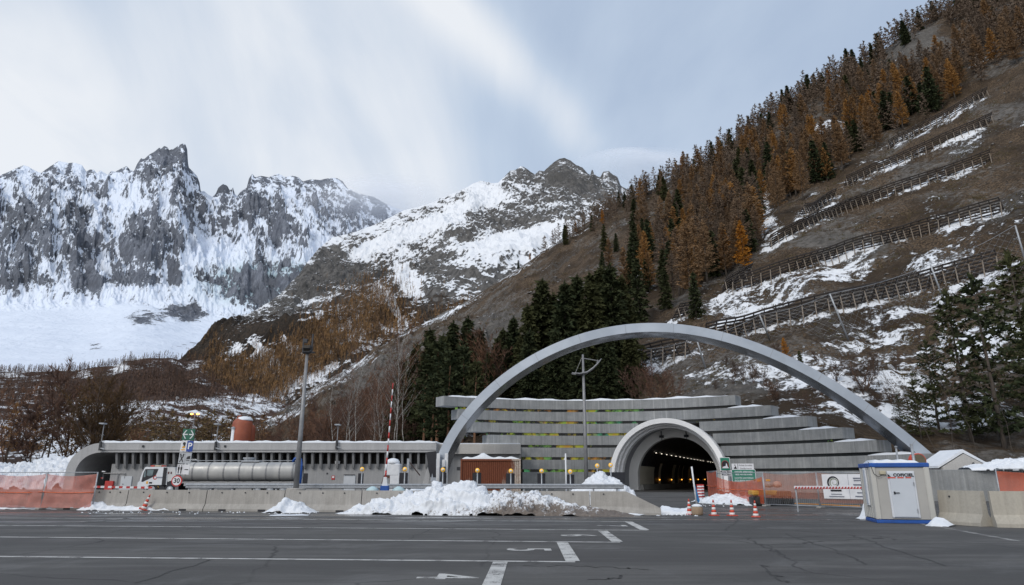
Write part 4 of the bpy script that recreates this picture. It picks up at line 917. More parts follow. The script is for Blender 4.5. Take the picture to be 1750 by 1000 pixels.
for sg in (-1, 1):
    mb = MB(); mb.add([P3(sg * a, d, z) - PO for d in (7.5, 120) for (a, z) in ((4.70, .33), (4.15, .33), (4.30, .95), (4.70, .95))], [(0, 1, 5, 4), (1, 2, 6, 5), (2, 3, 7, 6), (0, 3, 2, 1)]); mb.build('side_kerb', M_kerb, portal)
    for (d0, d1, zz) in [(7.5, 16, 3.2), (19, 20.6, 4.0), (29, 31.5, 3.7), (34, 35, 3.7), (38, 39, 3.7), (44, 48, 3.7)]:
        mb = MB(); hh = [(4.66, .97), (4.66, ZC)] + [(4.66 * math.cos(a), ZC + 4.66 * math.sin(a)) for a in (.15, .3, .42) if ZC + 4.66 * math.sin(a) < zz + .01]
        L = len(hh); mb.add([P3(sg * a, d, z) - PO for d in (d0, d1) for (a, z) in hh], [(i, i + 1, L + i + 1, L + i) for i in range(L - 1)]); mb.build('wall_panel', M_panel, portal)
M_tl = emit('tunnel_lamp_light', (1.0, .90, .72), 2.4); M_ta = emit('amber_marker_light', (1.0, .42, .06), 2.6)
for sg in (-1, 1):
    for i in range(18):
        d = 12 + i * 3.6 + (3 if i > 12 else 0); a = math.radians(42); p = P3(sg * 4.55 * math.cos(a), d, ZC + 4.55 * math.sin(a)) - PO
        mb = MB(); mb.box(p, (.12, .24, .05), R=Matrix.Rotation(-AL, 3, 'Z')); mb.build('ceiling_lamp', M_tl, portal)
    for i in range(6):
        p = P3(sg * 4.5, 19 + i * 9, 1.5) - PO; mb = MB(); mb.lathe([(.02, -.09), (.08, -.05), (.10, 0), (.08, .05), (.02, .09)], p, 10); mb.build('marker_lamp', M_ta, portal, True)
for s_ in (-1.5, 1.4):
    mb = MB(); q = P3(s_, 6.2, ZC + 4.62) - PO; mb.bbox(q + Vector((0, 0, .45)), (.1, .1, .6)); mb.bbox(q + Vector((0, 0, .1)), (.5, .35, .28)); mb.tube([q, q + Vector((.1, 0, -.5))], .03, 6); mb.build('camera_unit', M_dark, portal)
# --- steel arch in front of everything
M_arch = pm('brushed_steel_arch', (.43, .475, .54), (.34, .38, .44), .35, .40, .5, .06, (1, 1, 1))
M_soff = pm('arch_soffit_shaded', (.11, .118, .135), (.07, .076, .09), .25, .2, .75, .03)  # underside shade put into a darker copy of the arch steel
L0, L1 = at(745, 812, 67.5), at(1592, 778, 60.5); pd = Vector((L1.x - L0.x, L1.y - L0.y, 0)).normalized(); pn = Vector((-pd.y, pd.x, 0))
def onplane(u, v):
    A, e = AE(u, v); r = Vector((A, 1, e)); o_ = Vector((0, 0, CAMH)); k = (L0 - o_).dot(pn) / r.dot(pn); return o_ + r * k
outer = [(736, 822), (746, 785), (760, 749), (776, 724), (793, 704), (820, 674), (850, 647), (880, 625), (915, 603), (950, 585), (1000, 568), (1050, 557.5), (1100, 553), (1150, 553), (1200, 558.5), (1250, 571), (1300, 588.5), (1350, 610), (1400, 635.5), (1450, 666), (1500, 700), (1550, 739), (1580, 764), (1592, 775)]
P = [onplane(*p) for p in outer]; q = np.array([((p - L0).dot(pd), p.z) for p in P]); sl_ = np.concatenate([[0], np.cumsum(np.hypot(*np.diff(q, axis=0).T))])
co = [np.polyfit(sl_ / sl_[-1], q[:, i], 6) for i in (0, 1)]; N = 72; tt = np.linspace(0, 1, N); sx_, sz_ = np.polyval(co[0], tt), np.polyval(co[1], tt); dx_, dz_ = np.gradient(sx_), np.gradient(sz_); ln = np.hypot(dx_, dz_)
arch = thing('steel_arch', 'huge grey steel arch spanning in front of the tunnel wall', 'arch', (L0.x, L0.y, 0)); AO = Vector((L0.x, L0.y, 0))
HB, DB = .88, 2.3
fr = []
for i in range(N):
    nx, nz = dz_[i] / ln[i], -dx_[i] / ln[i]
    b = AO + pd * sx_[i] + Vector((0, 0, sz_[i])); inn = pd * nx + Vector((0, 0, nz)); fr.append((b - AO, inn))
def bandm(name, mat, corners):
    mb = MB(); vs = []; k = len(corners)
    for (b, inn) in fr:
        for (h, d) in corners: vs.append(b + inn * h + pn * d)
    mb.add(vs, [(i * k + j, (i + 1) * k + j, (i + 1) * k + j + 1, i * k + j + 1) for i in range(N - 1) for j in range(k - 1)] + [tuple(range(k)), tuple((N - 1) * k + k - 1 - j for j in range(k))] if k > 2 else [(i * k + j, (i + 1) * k + j, (i + 1) * k + j + 1, i * k + j + 1) for i in range(N - 1) for j in range(k - 1)])
    o = mb.build(name, mat, arch, True); o.data.polygons.foreach_set('use_smooth', [True] * len(o.data.polygons)); return o
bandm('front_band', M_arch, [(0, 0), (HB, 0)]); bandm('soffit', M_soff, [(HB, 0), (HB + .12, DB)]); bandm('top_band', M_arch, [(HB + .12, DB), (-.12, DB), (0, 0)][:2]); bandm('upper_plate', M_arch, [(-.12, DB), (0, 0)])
for (b, inn), t_ in list(zip(fr, tt))[3:-1:6]: mb = MB(); mb.tube([b - inn * .01 - pn * .012, b + inn * HB - pn * .012], .012, 4); mb.build('panel_seam', M_pole, arch)
ft = onplane(752, 775); fb = Vector((ft.x, ft.y, 0))
foot = MB()
for (du, w_) in ((-.25, .32), (.55, .32)): foot.bbox(fb - AO + pd * (du + .2) - pn * .35 + Vector((0, 0, 2.0)), (w_, .3, 4.0), .03)
foot.bbox(fb - AO + pd * .55 - pn * .6 + Vector((0, 0, 2.9)), (.3, .2, 1.0), .03); foot.build('foot_post', M_wht, arch)
mb = MB(); mb.bbox(fb - AO + pd * .6 - pn * .62 + Vector((0, 0, 2.3)), (.28, .22, .9), .02); mb.build('control_box', M_dark, arch)
# --- long building on the left
YB = 71.0
bx0, bx1 = at(172, 764, YB).x, at(746, 764, YB).x; zbt, zbb = at(450, 757, YB).z, at(450, 773.5, YB).z
bld = thing('long_building', 'long low grey concrete building with ribbed windows and snow on its flat roof', 'building', (bx0, YB, 0)); BO = Vector((bx0, YB, 0))
W_ = bx1 - bx0
mb = MB(); mb.bbox((W_ / 2, 6, (zbt + zbb) / 2), (W_, 12, zbt - zbb), .04); mb.box((W_ / 2, -.04, zbb + (zbt - zbb) * .30), (W_, .1, .05)); rf = mb.build('roof', M_beam, bld)
mb = MB(); n = 90; vs = []
for i in range(n + 1):
    x = W_ * i / n; h = .20 + .04 * math.sin(i * .9) + .03 * math.sin(i * 2.3)
    for (y, z) in ((-.03, zbt - .03), (-.06, zbt + h * .5), (.1, zbt + h), (11.9, zbt + h), (11.95, zbt - .03)): vs.append((x, y, z))
mb.add(vs, [(i * 5 + j, (i + 1) * 5 + j, (i + 1) * 5 + j + 1, i * 5 + j + 1) for i in range(n) for j in range(4)] + [(0, 1, 2, 3, 4), tuple(n * 5 + 4 - j for j in range(5))]); mb.build('roof_snow', M_snow, bld, True)
wx0 = at(192, 790, YB + 1).x - bx0; zw = at(450, 793, YB + 1).z
mb = MB(); mb.box(((wx0 + W_) / 2, 6.5, zw / 2), (W_ - wx0, 11, zw)); xr = at(732, 785, YB).x - bx0; mb.box(((xr + W_) / 2, 6.5, (zw + zbb) / 2), (W_ - xr, 11, zbb - zw)); mb.build('wall', M_bld, bld)
nr_ = 39; xs_ = [at(195 + (728 - 195) * i / (nr_ - 1), 785, YB).x - bx0 for i in range(nr_)]
zr0 = at(450, 800.5, YB + .6).z
for i, x in enumerate(xs_):
    mb = MB(); mb.add([(x + a, y, z) for a in (-.11, .11) for (y, z) in ((.25, zbb), (.98, zbb), (.98, zr0), (.72, zr0), (.60, zr0 + .25))], [(0, 1, 2, 3, 4), (9, 8, 7, 6, 5)] + [(j, 5 + j, 5 + (j + 1) % 5, (j + 1) % 5) for j in range(5)]); mb.build('rib', M_rib, bld)
    if i < nr_ - 1:
        x2 = xs_[i + 1]; mb = MB(); mb.box(((x + x2) / 2, 1.45, (zw + zbb) / 2), (x2 - x, .06, zbb - zw)); wn_ = mb.build('window', M_glassd, bld)
def onwall(u0, v0, u1, v1, y, mat, name, d=.06, parent=bld):
    a, b = at(u0, v0, YB + y), at(u1, v1, YB + y); mb = MB(); mb.bbox(((a.x + b.x) / 2 - bx0, y - d / 2, (a.z + b.z) / 2), (abs(b.x - a.x), d, abs(a.z - b.z)), .015); return mb.build(name, mat, parent)
M_door = pm('pale_door', (.50, .53, .57), (.44, .47, .51), 1, .5)
for (u0, v0, u1, v1) in [(208, 814, 223, 840), (588, 812, 606, 846)]: dr = onwall(u0, v0, u1, v1, 1, M_door, 'door', .1); onwall(u0 + (u1 - u0) * .1, (v0 + v1) / 2, u0 + (u1 - u0) * .18, (v0 + v1) / 2 + 1, .9, M_dark, 'handle', .08, dr)
onwall(588, 811, 607, 812, 1, M_black, 'door_canopy', .2); onwall(518, 809, 525, 826, 1, M_black, 'doorway', .04); onwall(182, 822, 193, 840, 1, M_red, 'hydrant_cabinet', .25)
s_ = onwall(567, 813, 572, 820, 1, M_red, 'fire_sign', .05); onwall(567.8, 814, 571.2, 817, .94, M_wht, 'sign_plate', .02, s_)
onwall(176, 805, 181, 807, 1, M_wht, 'wall_lamp', .2); onwall(173, 816, 177, 818, 1, M_red, 'small_sign', .05); onwall(558, 808, 560.5, 810.5, 1, M_dark, 'vent', .06); onwall(574, 788, 581, 793, 1, M_wht, 'air_unit', .3)
for u_ in (245, 385): onwall(u_ - 1.3, 761, u_ + 1.3, 764.5, 0, M_dark, 'roof_drain', .12)
mb = MB(); zc_ = at(300, 809, YB + 1).z; a, b = at(178, 809, YB + 1).x - bx0, at(215, 809, YB + 1).x - bx0; mb.tube([(a, .9, zc_ - .6), (a, .9, zc_), (b, .9, zc_), (b, .9, zc_ - .5)], .04, 5); mb.tube([((a + b) / 2 + .4, .9, zc_), ((a + b) / 2 + .4, .9, 0)], .04, 5); mb.build('conduit', M_pole, bld)
# curved shell closing the left end
mb = MB(); rr = W_ and at(172, 757, YB).x - at(118, 757, YB).x; cz = zbt - rr * .92; vs = []; n = 16
pts_o = [(-rr * math.sin(PI / 2 * i / n) - 0.0, cz + rr * .92 * math.cos(PI / 2 * i / n)) for i in range(n + 1)] + [(-rr, 0)]
pts_i = [(-(rr - 1.0) * math.sin(PI / 2 * i / n), cz + (rr * .92 - (zbt - zbb)) * math.cos(PI / 2 * i / n)) for i in range(n + 1)] + [(-rr + 1.0, 0)]
for (o_, i_) in zip(pts_o, pts_i):
    for (p, y) in ((o_, .1), (o_, 11.5), (i_, 11.5), (i_, .1)): vs.append((p[0], y, p[1]))
mb.add(vs, [(i * 4 + j, (i + 1) * 4 + j, (i + 1) * 4 + (j + 1) % 4, i * 4 + (j + 1) % 4) for i in range(n + 1) for j in range(4)]); mb.build('end_shell', M_beam, bld, False)
# plainer extension towards the portal wall
ex0, ex1 = at(747, 770, 73).x, at(890, 770, 73).x; ext_ = thing('building_extension', 'plain cream roofed annex between the steel arch foot and the tunnel wall', 'building', (ex0, 73, 0)); w2 = ex1 - ex0
zt_, zb_ = at(800, 759, 73).z, at(800, 776, 73).z
mb = MB(); mb.bbox((w2 / 2, 4, (zt_ + zb_) / 2), (w2, 8, zt_ - zb_), .03); mb.build('roof', M_ext, ext_)
mb = MB(); mb.box((w2 / 2, 4.6, zb_ / 2), (w2, 7.6, zb_)); mb.build('wall', M_bld, ext_)
mb = MB(); mb.bbox((w2 / 2, 4, zt_ + .05), (w2 - .1, 7.9, .1), .04); mb.build('roof_snow', M_snow, ext_)
# ------------------------------------------------------------------ barriers, cones, snow
def onray(u, v, P0, P1):                     # point of the ground line P0-P1 seen at photo column u
    A, _ = AE(u, v); d = P1 - P0; k = (A * P0.y - P0.x) / (d.x - A * d.y); return P0 + d * k
B0, B1 = G(155, 871), G(1130, 880)
JPROF = [(-.30, 0), (-.30, .10), (-.13, .36), (-.085, 1.06), (.085, 1.06), (.13, .36), (.30, .10), (.30, 0)]
bj = [-115, 20, 155, 217, 352, 486, 618, 750, 880, 1009]
blab = ['first concrete barrier at the far left, beyond the orange netting', 'concrete barrier behind the orange netting at the left end of the row', 'short concrete barrier right beside the orange netting on the left', 'concrete barrier behind the lone leaning cone on the left', 'concrete barrier below the tail of the tanker truck', 'concrete barrier behind the small separate snow heap', 'concrete barrier at the left end of the big snow heap, below the striped pole', 'concrete barrier buried behind the tallest part of the big snow heap', 'concrete barrier behind the dirty right end of the big snow heap']
GB = 'concrete barriers along the parking lot'
for k in range(len(bj)):
    a = onray(bj[k], 873, B0, B1); last = k == len(bj) - 1
    b = B1.copy() if last else onray(bj[k + 1], 873, B0, B1)
    d = b - a; L = d.length; rz = math.atan2(d.y, d.x)
    t = thing('concrete_barrier', 'concrete barrier with a sloping end at the right of the row beside the tunnel road' if last else blab[k], 'barrier', a, rz, GB)
    mb = MB(); n = len(JPROF); g_ = .025
    if last:
        xs2 = [g_, L * .52, L]; hs = [1, 1, .28]
        vs = [(x, y, z * h if z > .11 else z) for x, h in zip(xs2, hs) for (y, z) in JPROF]
    else: xs2 = [g_, L - g_]; vs = [(x, y, z) for x in xs2 for (y, z) in JPROF]
    m_ = len(xs2)
    mb.add(vs, [(i * n + j, (i + 1) * n + j, (i + 1) * n + (j + 1) % n, i * n + (j + 1) % n) for i in range(m_ - 1) for j in range(n)] + [tuple(range(n)), tuple((m_ - 1) * n + n - 1 - j for j in range(n))])
    mb.build('body', M_conc, t)
    for f in ((.2, .5, .78) if not last else (.2,)): mb = MB(); mb.tube([(L * f, -.10, .93), (L * f, -.14, .93)], .035, 8); mb.build('lifting_hole', M_dark, t)
    if not last:
        for f in (.25, .75): mb = MB(); mb.box((L * f, -.302, .05), (.42, .02, .09)); mb.build('drain_slot', M_black, t)
def heap(name, label, cat, prof, P0, P1, depth, dirt=None, lump=.25, seed=0, mat=None, back=.25, zbase=None):
    """ploughed snow: height profile along P0-P1 (fraction, metres), lumpy"""
    L = (P1 - P0).length; rz = math.atan2((P1 - P0).y, (P1 - P0).x); nx, ny = int(max(24, L / .05)), int(max(24, depth / .045)); nx = min(nx, 480); ny = min(ny, 80)
    x = np.linspace(0, L, nx)[None, :]; y = np.linspace(-1, 1, ny)[:, None]
    f = np.array(prof); h = np.interp(x / L, f[:, 0], f[:, 1]); off = seed * 13.7
    e = fbm(x * .9 + off, y * 0 + off, 4) * .35
    cr = np.clip(1 - np.abs((y - back) / np.where(y < back, 1 + back, 1 - back)) ** 1.25 * (1 - .3 * e), 0, 1) ** .6
    X, Y = x + 0 * y, (y * depth / 2) * (.72 + .28 * np.clip(h / max(f[:, 1]), 0, 1) + .12 * e) + 0 * x
    Z = h * cr * (1 + .14 * fbm(X * .5 + off, Y * .5, 3)); Zb = Z.copy()
    arc_ = np.cumsum(np.vstack([np.zeros((1, nx)), np.hypot(np.diff(Y, axis=0), np.diff(Z, axis=0))]), 0)
    bill = lambda k, d: np.abs(pnoise(X * k + off + d, arc_ * k + d)) * 1.6
    wx, wy = .5 * fbm(X * 1.1 + off, arc_ * 1.1, 3), .5 * fbm(X * 1.1, arc_ * 1.1 + off, 3)
    lum = .50 * (1 - np.abs(pnoise((X + wx) * .75 + off, (arc_ + wy) * .75)) * 1.7) + .42 * (1 - bill(1.6, 3)) + .24 * (1 - bill(3.4, 9)) + .15 * (1 - bill(7, 5)) - .62
    P_ = np.stack([X, Y, Z], -1); nn = np.cross(np.gradient(P_, axis=1), np.gradient(P_, axis=0)); nn /= np.linalg.norm(nn, axis=-1, keepdims=True) + 1e-9
    P_ = P_ + nn * (lum * lump * np.clip(cr * 3, 0, 1) * np.clip(h * 2.2, .1, 1.2))[..., None]
    X, Y, Z = P_[..., 0], P_[..., 1], np.where(cr < .03, -.06, np.maximum(P_[..., 2], -.06))
    m = np.zeros(X.shape + (3,))
    if dirt: m[..., 0] = dirt(X / L, Z, h) - .25 * np.clip(lum, -.5, .5)
    o = npmesh(name, np.stack([X, Y, Z], -1).reshape(-1, 3), gridfaces(ny, nx), mat or (M_dirty if dirt else M_snow), attrs={'mask': m.reshape(-1, 3)})
    o.location = (P0.x, P0.y, zbase if zbase is not None else gz(P0.x, P0.y)); o.rotation_euler = (0, 0, rz); return setp(o, label, cat)
pxm = lambda v: (876 - v) / 33.0
bp = [(592, 875), (610, 866), (640, 858), (660, 850), (680, 846), (700, 842), (722, 838), (738, 830), (745, 822), (752, 826), (765, 832), (778, 827), (792, 824), (806, 826), (822, 830), (838, 838), (846, 845), (852, 840), (866, 837), (885, 838), (902, 840), (920, 845), (940, 852), (960, 858), (985, 862), (1010, 866), (1040, 870), (1075, 876)]
u0, u1 = bp[0][0], bp[-1][0]; f_ = Vector((.1, -.85, 0)); Pa, Pb = onray(u0, 875, B0, B1) + f_, onray(u1, 877, B0, B1) + f_
heap('snow_heap', 'big ploughed heap of lumpy snow with dirty grey right end against the barriers', 'snow heap', [((u - u0) / (u1 - u0), max(pxm(v) * .86, .02)) for u, v in bp], Pa, Pb, 3.0, lambda f, z, h: .54 * sst(.44, .60, f) + .50 * np.clip(1 - z / .55, 0, 1) - .06 * sst(.5, .3, f) - .02, .42, 1, back=.30)
heap('snow_heap', 'small separate heap of clean snow in front of the barriers', 'snow heap', [(0, .02), (.08, .14), (.25, .36), (.36, .6), (.5, .52), (.66, .5), (.8, .3), (.92, .12), (1, .02)], G(455, 875.5), G(538, 876), 1.5, lambda f, z, h: .16 - .45 * np.clip(z / .3, 0, 1), .26, 2)
k = [(0, .05), (.04, .3), (.1, .5), (.2, .3), (.3, .26), (.4, .22), (.46, .28), (.52, .2), (.58, .3), (.68, .3), (.75, .26), (.82, .2), (.92, .22), (.97, .12), (1, .02)]
heap('snow_heap', 'long low row of snow lumps around the lone cone on the left', 'snow heap', k, G(138, 871.5), G(412, 872.5), 1.0, lambda f, z, h: -.02 - .3 * np.clip(z / .2, 0, 1), .24, 3)
heap('snow_heap', 'low row of dirty snow running off the left side of the lot', 'snow heap', k[::-1] and [(a, b * .8) for a, b in k], G(-120, 869), G(120, 870.5), 1.0, lambda f, z, h: -.1 + 0 * z, .18, 8)
heap('snow_heap', 'snow strip along the foot of the sloping barrier end', 'snow heap', [(0, .1), (.2, .32), (.5, .3), (.8, .15), (1, .02)], G(985, 876), G(1100, 880.5), .9, lambda f, z, h: .1 - .5 * np.clip(z / .2, 0, 1), .14, 4)
heap('snow_heap', 'snow heap beside the tan block and cones', 'snow heap', [(0, .02), (.15, .34), (.5, .28), (.85, .32), (1, .03)], G(1122, 878), G(1192, 879), 1.1, lambda f, z, h: -.2 + 0 * z, .16, 5)
heap('snow_heap', 'rounded white snow heap behind the guardrail left of the tunnel mouth', 'snow heap', [(0, .05), (.12, .6), (.3, 1.1), (.45, 1.75), (.55, 2.0), (.68, 1.75), (.8, 1.3), (.92, .9), (1, .1)], at(955, 835, 47.5) * 1.0, at(1088, 838, 47.5), 4.5, None, .35, 6, zbase=.0)
heap('snow_heap', 'dirty snow and rubble behind the orange netting', 'snow heap', [(0, .1), (.2, .45), (.5, .5), (.8, .35), (1, .05)], G(1200, 859), G(1305, 864), 2.6, lambda f, z, h: .22 + 0 * z, .3, 7)
heap('snow_heap', 'small patch of snow at the left foot of the site cabin', 'snow heap', [(0, .02), (.3, .14), (.6, .5), (.85, .75), (1, .2)], G(1465, 887), G(1488, 887), .7, None, .15, 9)
heap('snow_heap', 'small patch of snow at the right foot of the site cabin', 'snow heap', [(0, .02), (.3, .34), (.6, .3), (1, .05)], G(1588, 898), G(1628, 900), .9, None, .12, 10)
heap('snow_bank', 'deep snow bank behind the site cabin at the right foot of the arch', 'snow bank', [(0, .3), (.15, 1.6), (.3, 2.6), (.45, 3.6), (.6, 3.9), (.8, 4.3), (1, 4.8)], Vector((36.5, 57, 0)), Vector((62, 52, 0)), 13, None, .7, 11)
heap('snow_bank', 'deep snow bank beyond the left end of the building', 'snow bank', [(0, 1.0), (.3, 2.0), (.55, 3.4), (.7, 4.6), (.82, 4.4), (.9, 3.2), (1, 1.4)], Vector((-88, 88, 0)), Vector((-34, 85, 0)), 14, None, .8, 12)
t = MB(); 
q0, q1 = G(462, 881), G(528, 880.6)
heap('snow_patch', 'thin strip of leftover snow lying on the asphalt in front of the small heap', 'snow patch', [(0, .01), (.2, .05), (.5, .035), (.8, .05), (1, .01)], q0, q1, .7, None, .04, 13)
# cones
def cone_proto():
    t = thing('traffic_cone', 'striped cone', 'traffic cone', group='striped traffic cones'); s_ = 1.0
    mb = MB(); mb.bbox((0, 0, .022), (.38, .38, .044), .012); mb.build('base', M_conered, t)
    Hc = .70; r = lambda z: .135 - (.135 - .025) * z / Hc
    for i, (z0, z1) in enumerate([(.044, .15), (.15, .26), (.26, .37), (.37, .48), (.48, .58), (.58, .70)]):
        wht = i in (0, 2, 4); e = .003 if wht else 0
        mb = MB(); mb.lathe([(r(z0) + e, z0), (r(z1) + e, z1)] + ([(.012, z1 + .012)] if i == 5 else []), n=18); mb.build('white_band' if wht else 'red_band', M_conewht if wht else M_conered, t, True)
    return t
c0 = cone_proto()
for i, (u, v, lb) in enumerate([(1178.5, 879.5, 'striped traffic cone standing against the tan block'), (1220.5, 881.5, 'second striped cone from the left in the row of four, alone on the asphalt'), (1251.5, 882, 'third striped cone from the left in the row of four, below the green sign'), (1292, 884, 'rightmost striped cone of the row of four in front of the netting')]):
    o = c0 if i == 0 else copy_tree(c0); p = G(u, v); o.location = (p.x, p.y, .004); o['label'] = lb; o.rotation_euler = (0, 0, random.uniform(-.4, .4))
o = copy_tree(c0); p = G(246, 872.5); o.location = (p.x, p.y - .1, .05); o.rotation_euler = (.1, .30, .5); o.scale = (1.15,) * 3; o['label'] = 'lone striped cone leaning in the snow lumps on the left'
t = thing('stone_block', 'tan rounded concrete block with snow on top beside the leftmost upright cone', 'block', G(1192, 880.5))
MB().lathe([(.24, 0), (.27, .06), (.27, .32), (.23, .40)], n=16).build('body', concrete('tan_concrete', (.36, .27, .19), (.28, .21, .15)), t, True)
MB().lathe([(.25, .38), (.24, .44), (.12, .49), (.02, .5)], n=14).build('snow_cap', M_snow, t, True)
# ------------------------------------------------------------------ guardrail and roadside posts
YG = 46.0
ga, gb = at(318, 829, YG + 1), at(1066, 829, YG - 1); zr = 1.32
gr = thing('guardrail', 'long galvanised steel guardrail behind the row of concrete barriers', 'guardrail', (ga.x, ga.y, 0), math.atan2(gb.y - ga.y, gb.x - ga.x)); LG = (gb.xy - ga.xy).length
mb = MB(); wp = [(0, zr), (-.05, zr - .05), (-.05, zr - .10), (0, zr - .145), (0, zr - .165), (-.05, zr - .21), (-.05, zr - .26), (0, zr - .31), (.012, zr - .31), (.012, zr)]
mb.add([(x, y, z) for x in (0, LG) for (y, z) in wp], [(j, 10 + j, 10 + (j + 1) % 10, (j + 1) % 10) for j in range(10)] + [tuple(range(9, -1, -1)), tuple(range(10, 20))]); mb.build('rail', M_steel, gr)
for i in range(int(LG / 1.5) + 1): mb = MB(); mb.box((.2 + i * 1.5, .09, .62), (.10, .12, 1.28)); mb.build('post', M_steel, gr)
ml = [(619, 802, 617, 809, 9), (692, 802, 690, 808, 14), (757, 803, 760, 808, 6), (816, 804, 815, 808, 14), (873, 805, 872, 809, 14), (925.5, 805, 925, 809, 13), (974.5, 806, 975, 811, 12), (1020.5, 796, 1030, 807, 30), (1043.5, 795, 1056, 807, 22)]
desc = ['in front of the ribbed building, leftmost of the row', 'right of the white snow-topped booth', 'beside the left foot of the steel arch', 'in front of the rusty container, left one of two', 'at the right end of the rusty container', 'left of the thin bare pole before the wall', 'between the thin bare pole and the tall lamp mast', 'left one of the pair above the rounded snow heap', 'right one of the pair above the rounded snow heap']
M_yl = pm('yellow_marker_light', (.85, .50, .05), (.75, .42, .04), 4, .35, 0, 0)
M_yl.node_tree.nodes['Principled BSDF'].inputs['Emission Color'].default_value = (1, .55, .08, 1); M_yl.node_tree.nodes['Principled BSDF'].inputs['Emission Strength'].default_value = .25
for (u, v, ub, vb, wpx), ds in zip(ml, desc):
    Y = 48.5; p = at(u, v, Y); m = p.z
    t = thing('marker_post', 'post with round yellow marker light ' + ds, 'marker post', (p.x, Y, .05), group='posts with round yellow lights')
    MB().tube([(0, 0, 0), (0, 0, m - .18)], .045, 8).build('pole', M_steel, t, True)
    MB().lathe([(.03, -.08), (.13, -.06), (.155, 0), (.13, .05), (.03, .08)], (0, -.02, m - .05), 16, R=Matrix.Rotation(PI / 2, 3, 'X')).build('yellow_light', M_yl, t, True)
    MB().lathe([(.02, -.03), (.075, -.02), (.075, .02), (.02, .03)], (0, -.12, m - .05), 12, R=Matrix.Rotation(PI / 2, 3, 'X')).build('lens', M_wht, t, True)
    q = at(ub, vb, Y + .3); w_ = wpx / 1150 * Y * 1.02
    MB().bbox((q.x - p.x, .3, q.z - .45), (w_, .06, .80), .02).build('back_board', M_black, t)
t = thing('pole', 'thin bare white pole in front of the tunnel wall left of the tall mast', 'pole', (at(967, 800, 50).x, 50, 0)); MB().tube([(0, 0, 0), (0, 0, at(967, 775, 50).z)], .055, 8).build('shaft', M_wht, t, True); MB().bbox((-.06, 0, at(967, 785, 50).z), (.14, .1, .12), .02).build('junction_box', M_wht, t)
# tall mast with boat-shaped lamp
Ym = 64; bx = at(997, 640, Ym).x; zt = at(994, 606, Ym).z; zl = at(994, 638, Ym).z
t = thing('lamp_mast', 'tall grey mast with a boat-shaped lamp in front of the tunnel wall', 'street lamp', (bx, Ym, 0))
MB().tube([(0, 0, 0), (0, 0, zl * .5), (0, 0, zt)], [.21, .17, .10], 10).build('pole', M_pole, t, True)
zz_ = lambda u, v: Vector((at(u, v, Ym).x - bx, 0, at(u, v, Ym).z))
for dy in (-.35, .35):
    MB().tube([zz_(977, 638) + Vector((0, dy, 0)), zz_(990, 639.5) + Vector((0, dy, 0)), zz_(1003, 637) + Vector((0, dy, 0)), zz_(1013, 630) + Vector((0, dy, 0)), zz_(1021, 622) + Vector((0, dy, 0)), zz_(1027 if dy < 0 else 1022, 614) + Vector((0, dy, 0))], [.04, .07, .09, .09, .07, .04], 8).build('boom', M_pole, t, True)
mb = MB(); mb.add([zz_(u, v) + Vector((0, dy, .02)) for (u, v) in ((984, 639), (996, 638.5), (1004, 636), (1011, 631)) for dy in (-.34, .34)], [(0, 1, 3, 2), (2, 3, 5, 4), (4, 5, 7, 6)]); mb.build('lamp_tray', M_dark, t)
MB().tube([zz_(994, 612), zz_(1024, 617)], .045, 6).build('stay_rod', M_pole, t); MB().tube([zz_(994, 612), zz_(983, 638)], .02, 5).build('stay_cable', M_pole, t)
# floodlight mast
Yf = 45; fx = at(522, 640, Yf).x; zf_ = at(527, 604, Yf).z; sx = lambda u, v: Vector((at(u, v, Yf).x - fx, 0, at(u, v, Yf).z))
t = thing('floodlight_mast', 'dark leaning-looking floodlight mast on a concrete block left of the centre', 'street lamp', (fx, Yf, 0))
MB().tube([(0, 0, .5), (0, 0, zf_ * .5), (0, 0, zf_)], [.19, .15, .10], 10).build('pole', M_pole, t, True); MB().lathe([(.62, 0), (.62, 1.0), (.56, 1.06)], n=20).build('base_block', M_conc, t)
x0 = .0
for dx, z1 in ((-.30, at(518, 578, Yf).z), (.30, at(533, 571, Yf).z)): MB().tube([(dx, 0, zf_ + .05), (dx, 0, z1)], .06, 6).build('upright', M_dark, t)
MB().bbox((.1, 0, zf_ + .06), (.82, .3, .08), .02).build('platform', M_dark, t); MB().bbox((-.16, 0, at(520, 583, Yf).z), (.24, .2, .26), .02).build('driver_box', M_dark, t)
for i, vv in enumerate((594.5, 606)):
    z = at(525, vv, Yf).z + (0 if i == 0 else .18); R = Matrix.Rotation(-.25 - .5 * i, 3, 'X'); l_ = MB().bbox((0, -.12, z), (.54, .24, .28), .05, R=R).build('floodlight', M_dark, t); MB().bbox(Vector((0, -.12, z)) + R @ Vector((0, -.125, 0)), (.46, .03, .22), .01, R=R).build('glass', M_glassd, l_)
# raised red and white boom
Yp = 44; px_ = at(664, 740, Yp).x; zt = at(668, 655, Yp).z
t = thing('barrier_boom', 'raised red and white striped barrier boom with blue motor box', 'barrier', (px_, Yp, 0))
n = 17; z0 = .95
for i in range(n):
    a, b = z0 + (zt - z0) * i / n, z0 + (zt - z0) * (i + 1) / n; r0, r1 = .062 - .03 * i / n, .062 - .03 * (i + 1) / n
    lean = lambda z: .22 * (z - z0) / (zt - z0) - .08
    MB().tube([(lean(a), 0, a), (lean(b), 0, b)], [r0, r1], 8).build('red_section' if i % 2 == 0 else 'white_section', M_red if i % 2 == 0 else M_wht, t, True)
mb = MB(); mb.prism([(-.42, .55), (-.30, .55), (-.14, 1.1), (.0, 1.1), (.16, .55), (.28, .55), (.14, 1.0), (.02, 1.75), (-.16, 1.75), (-.28, 1.0)], -.1, .1); mb.build('bracket', M_wht, t)
MB().bbox((-.07, 0, .62), (.50, .44, 1.2), .03).build('motor_box', M_blue, t)
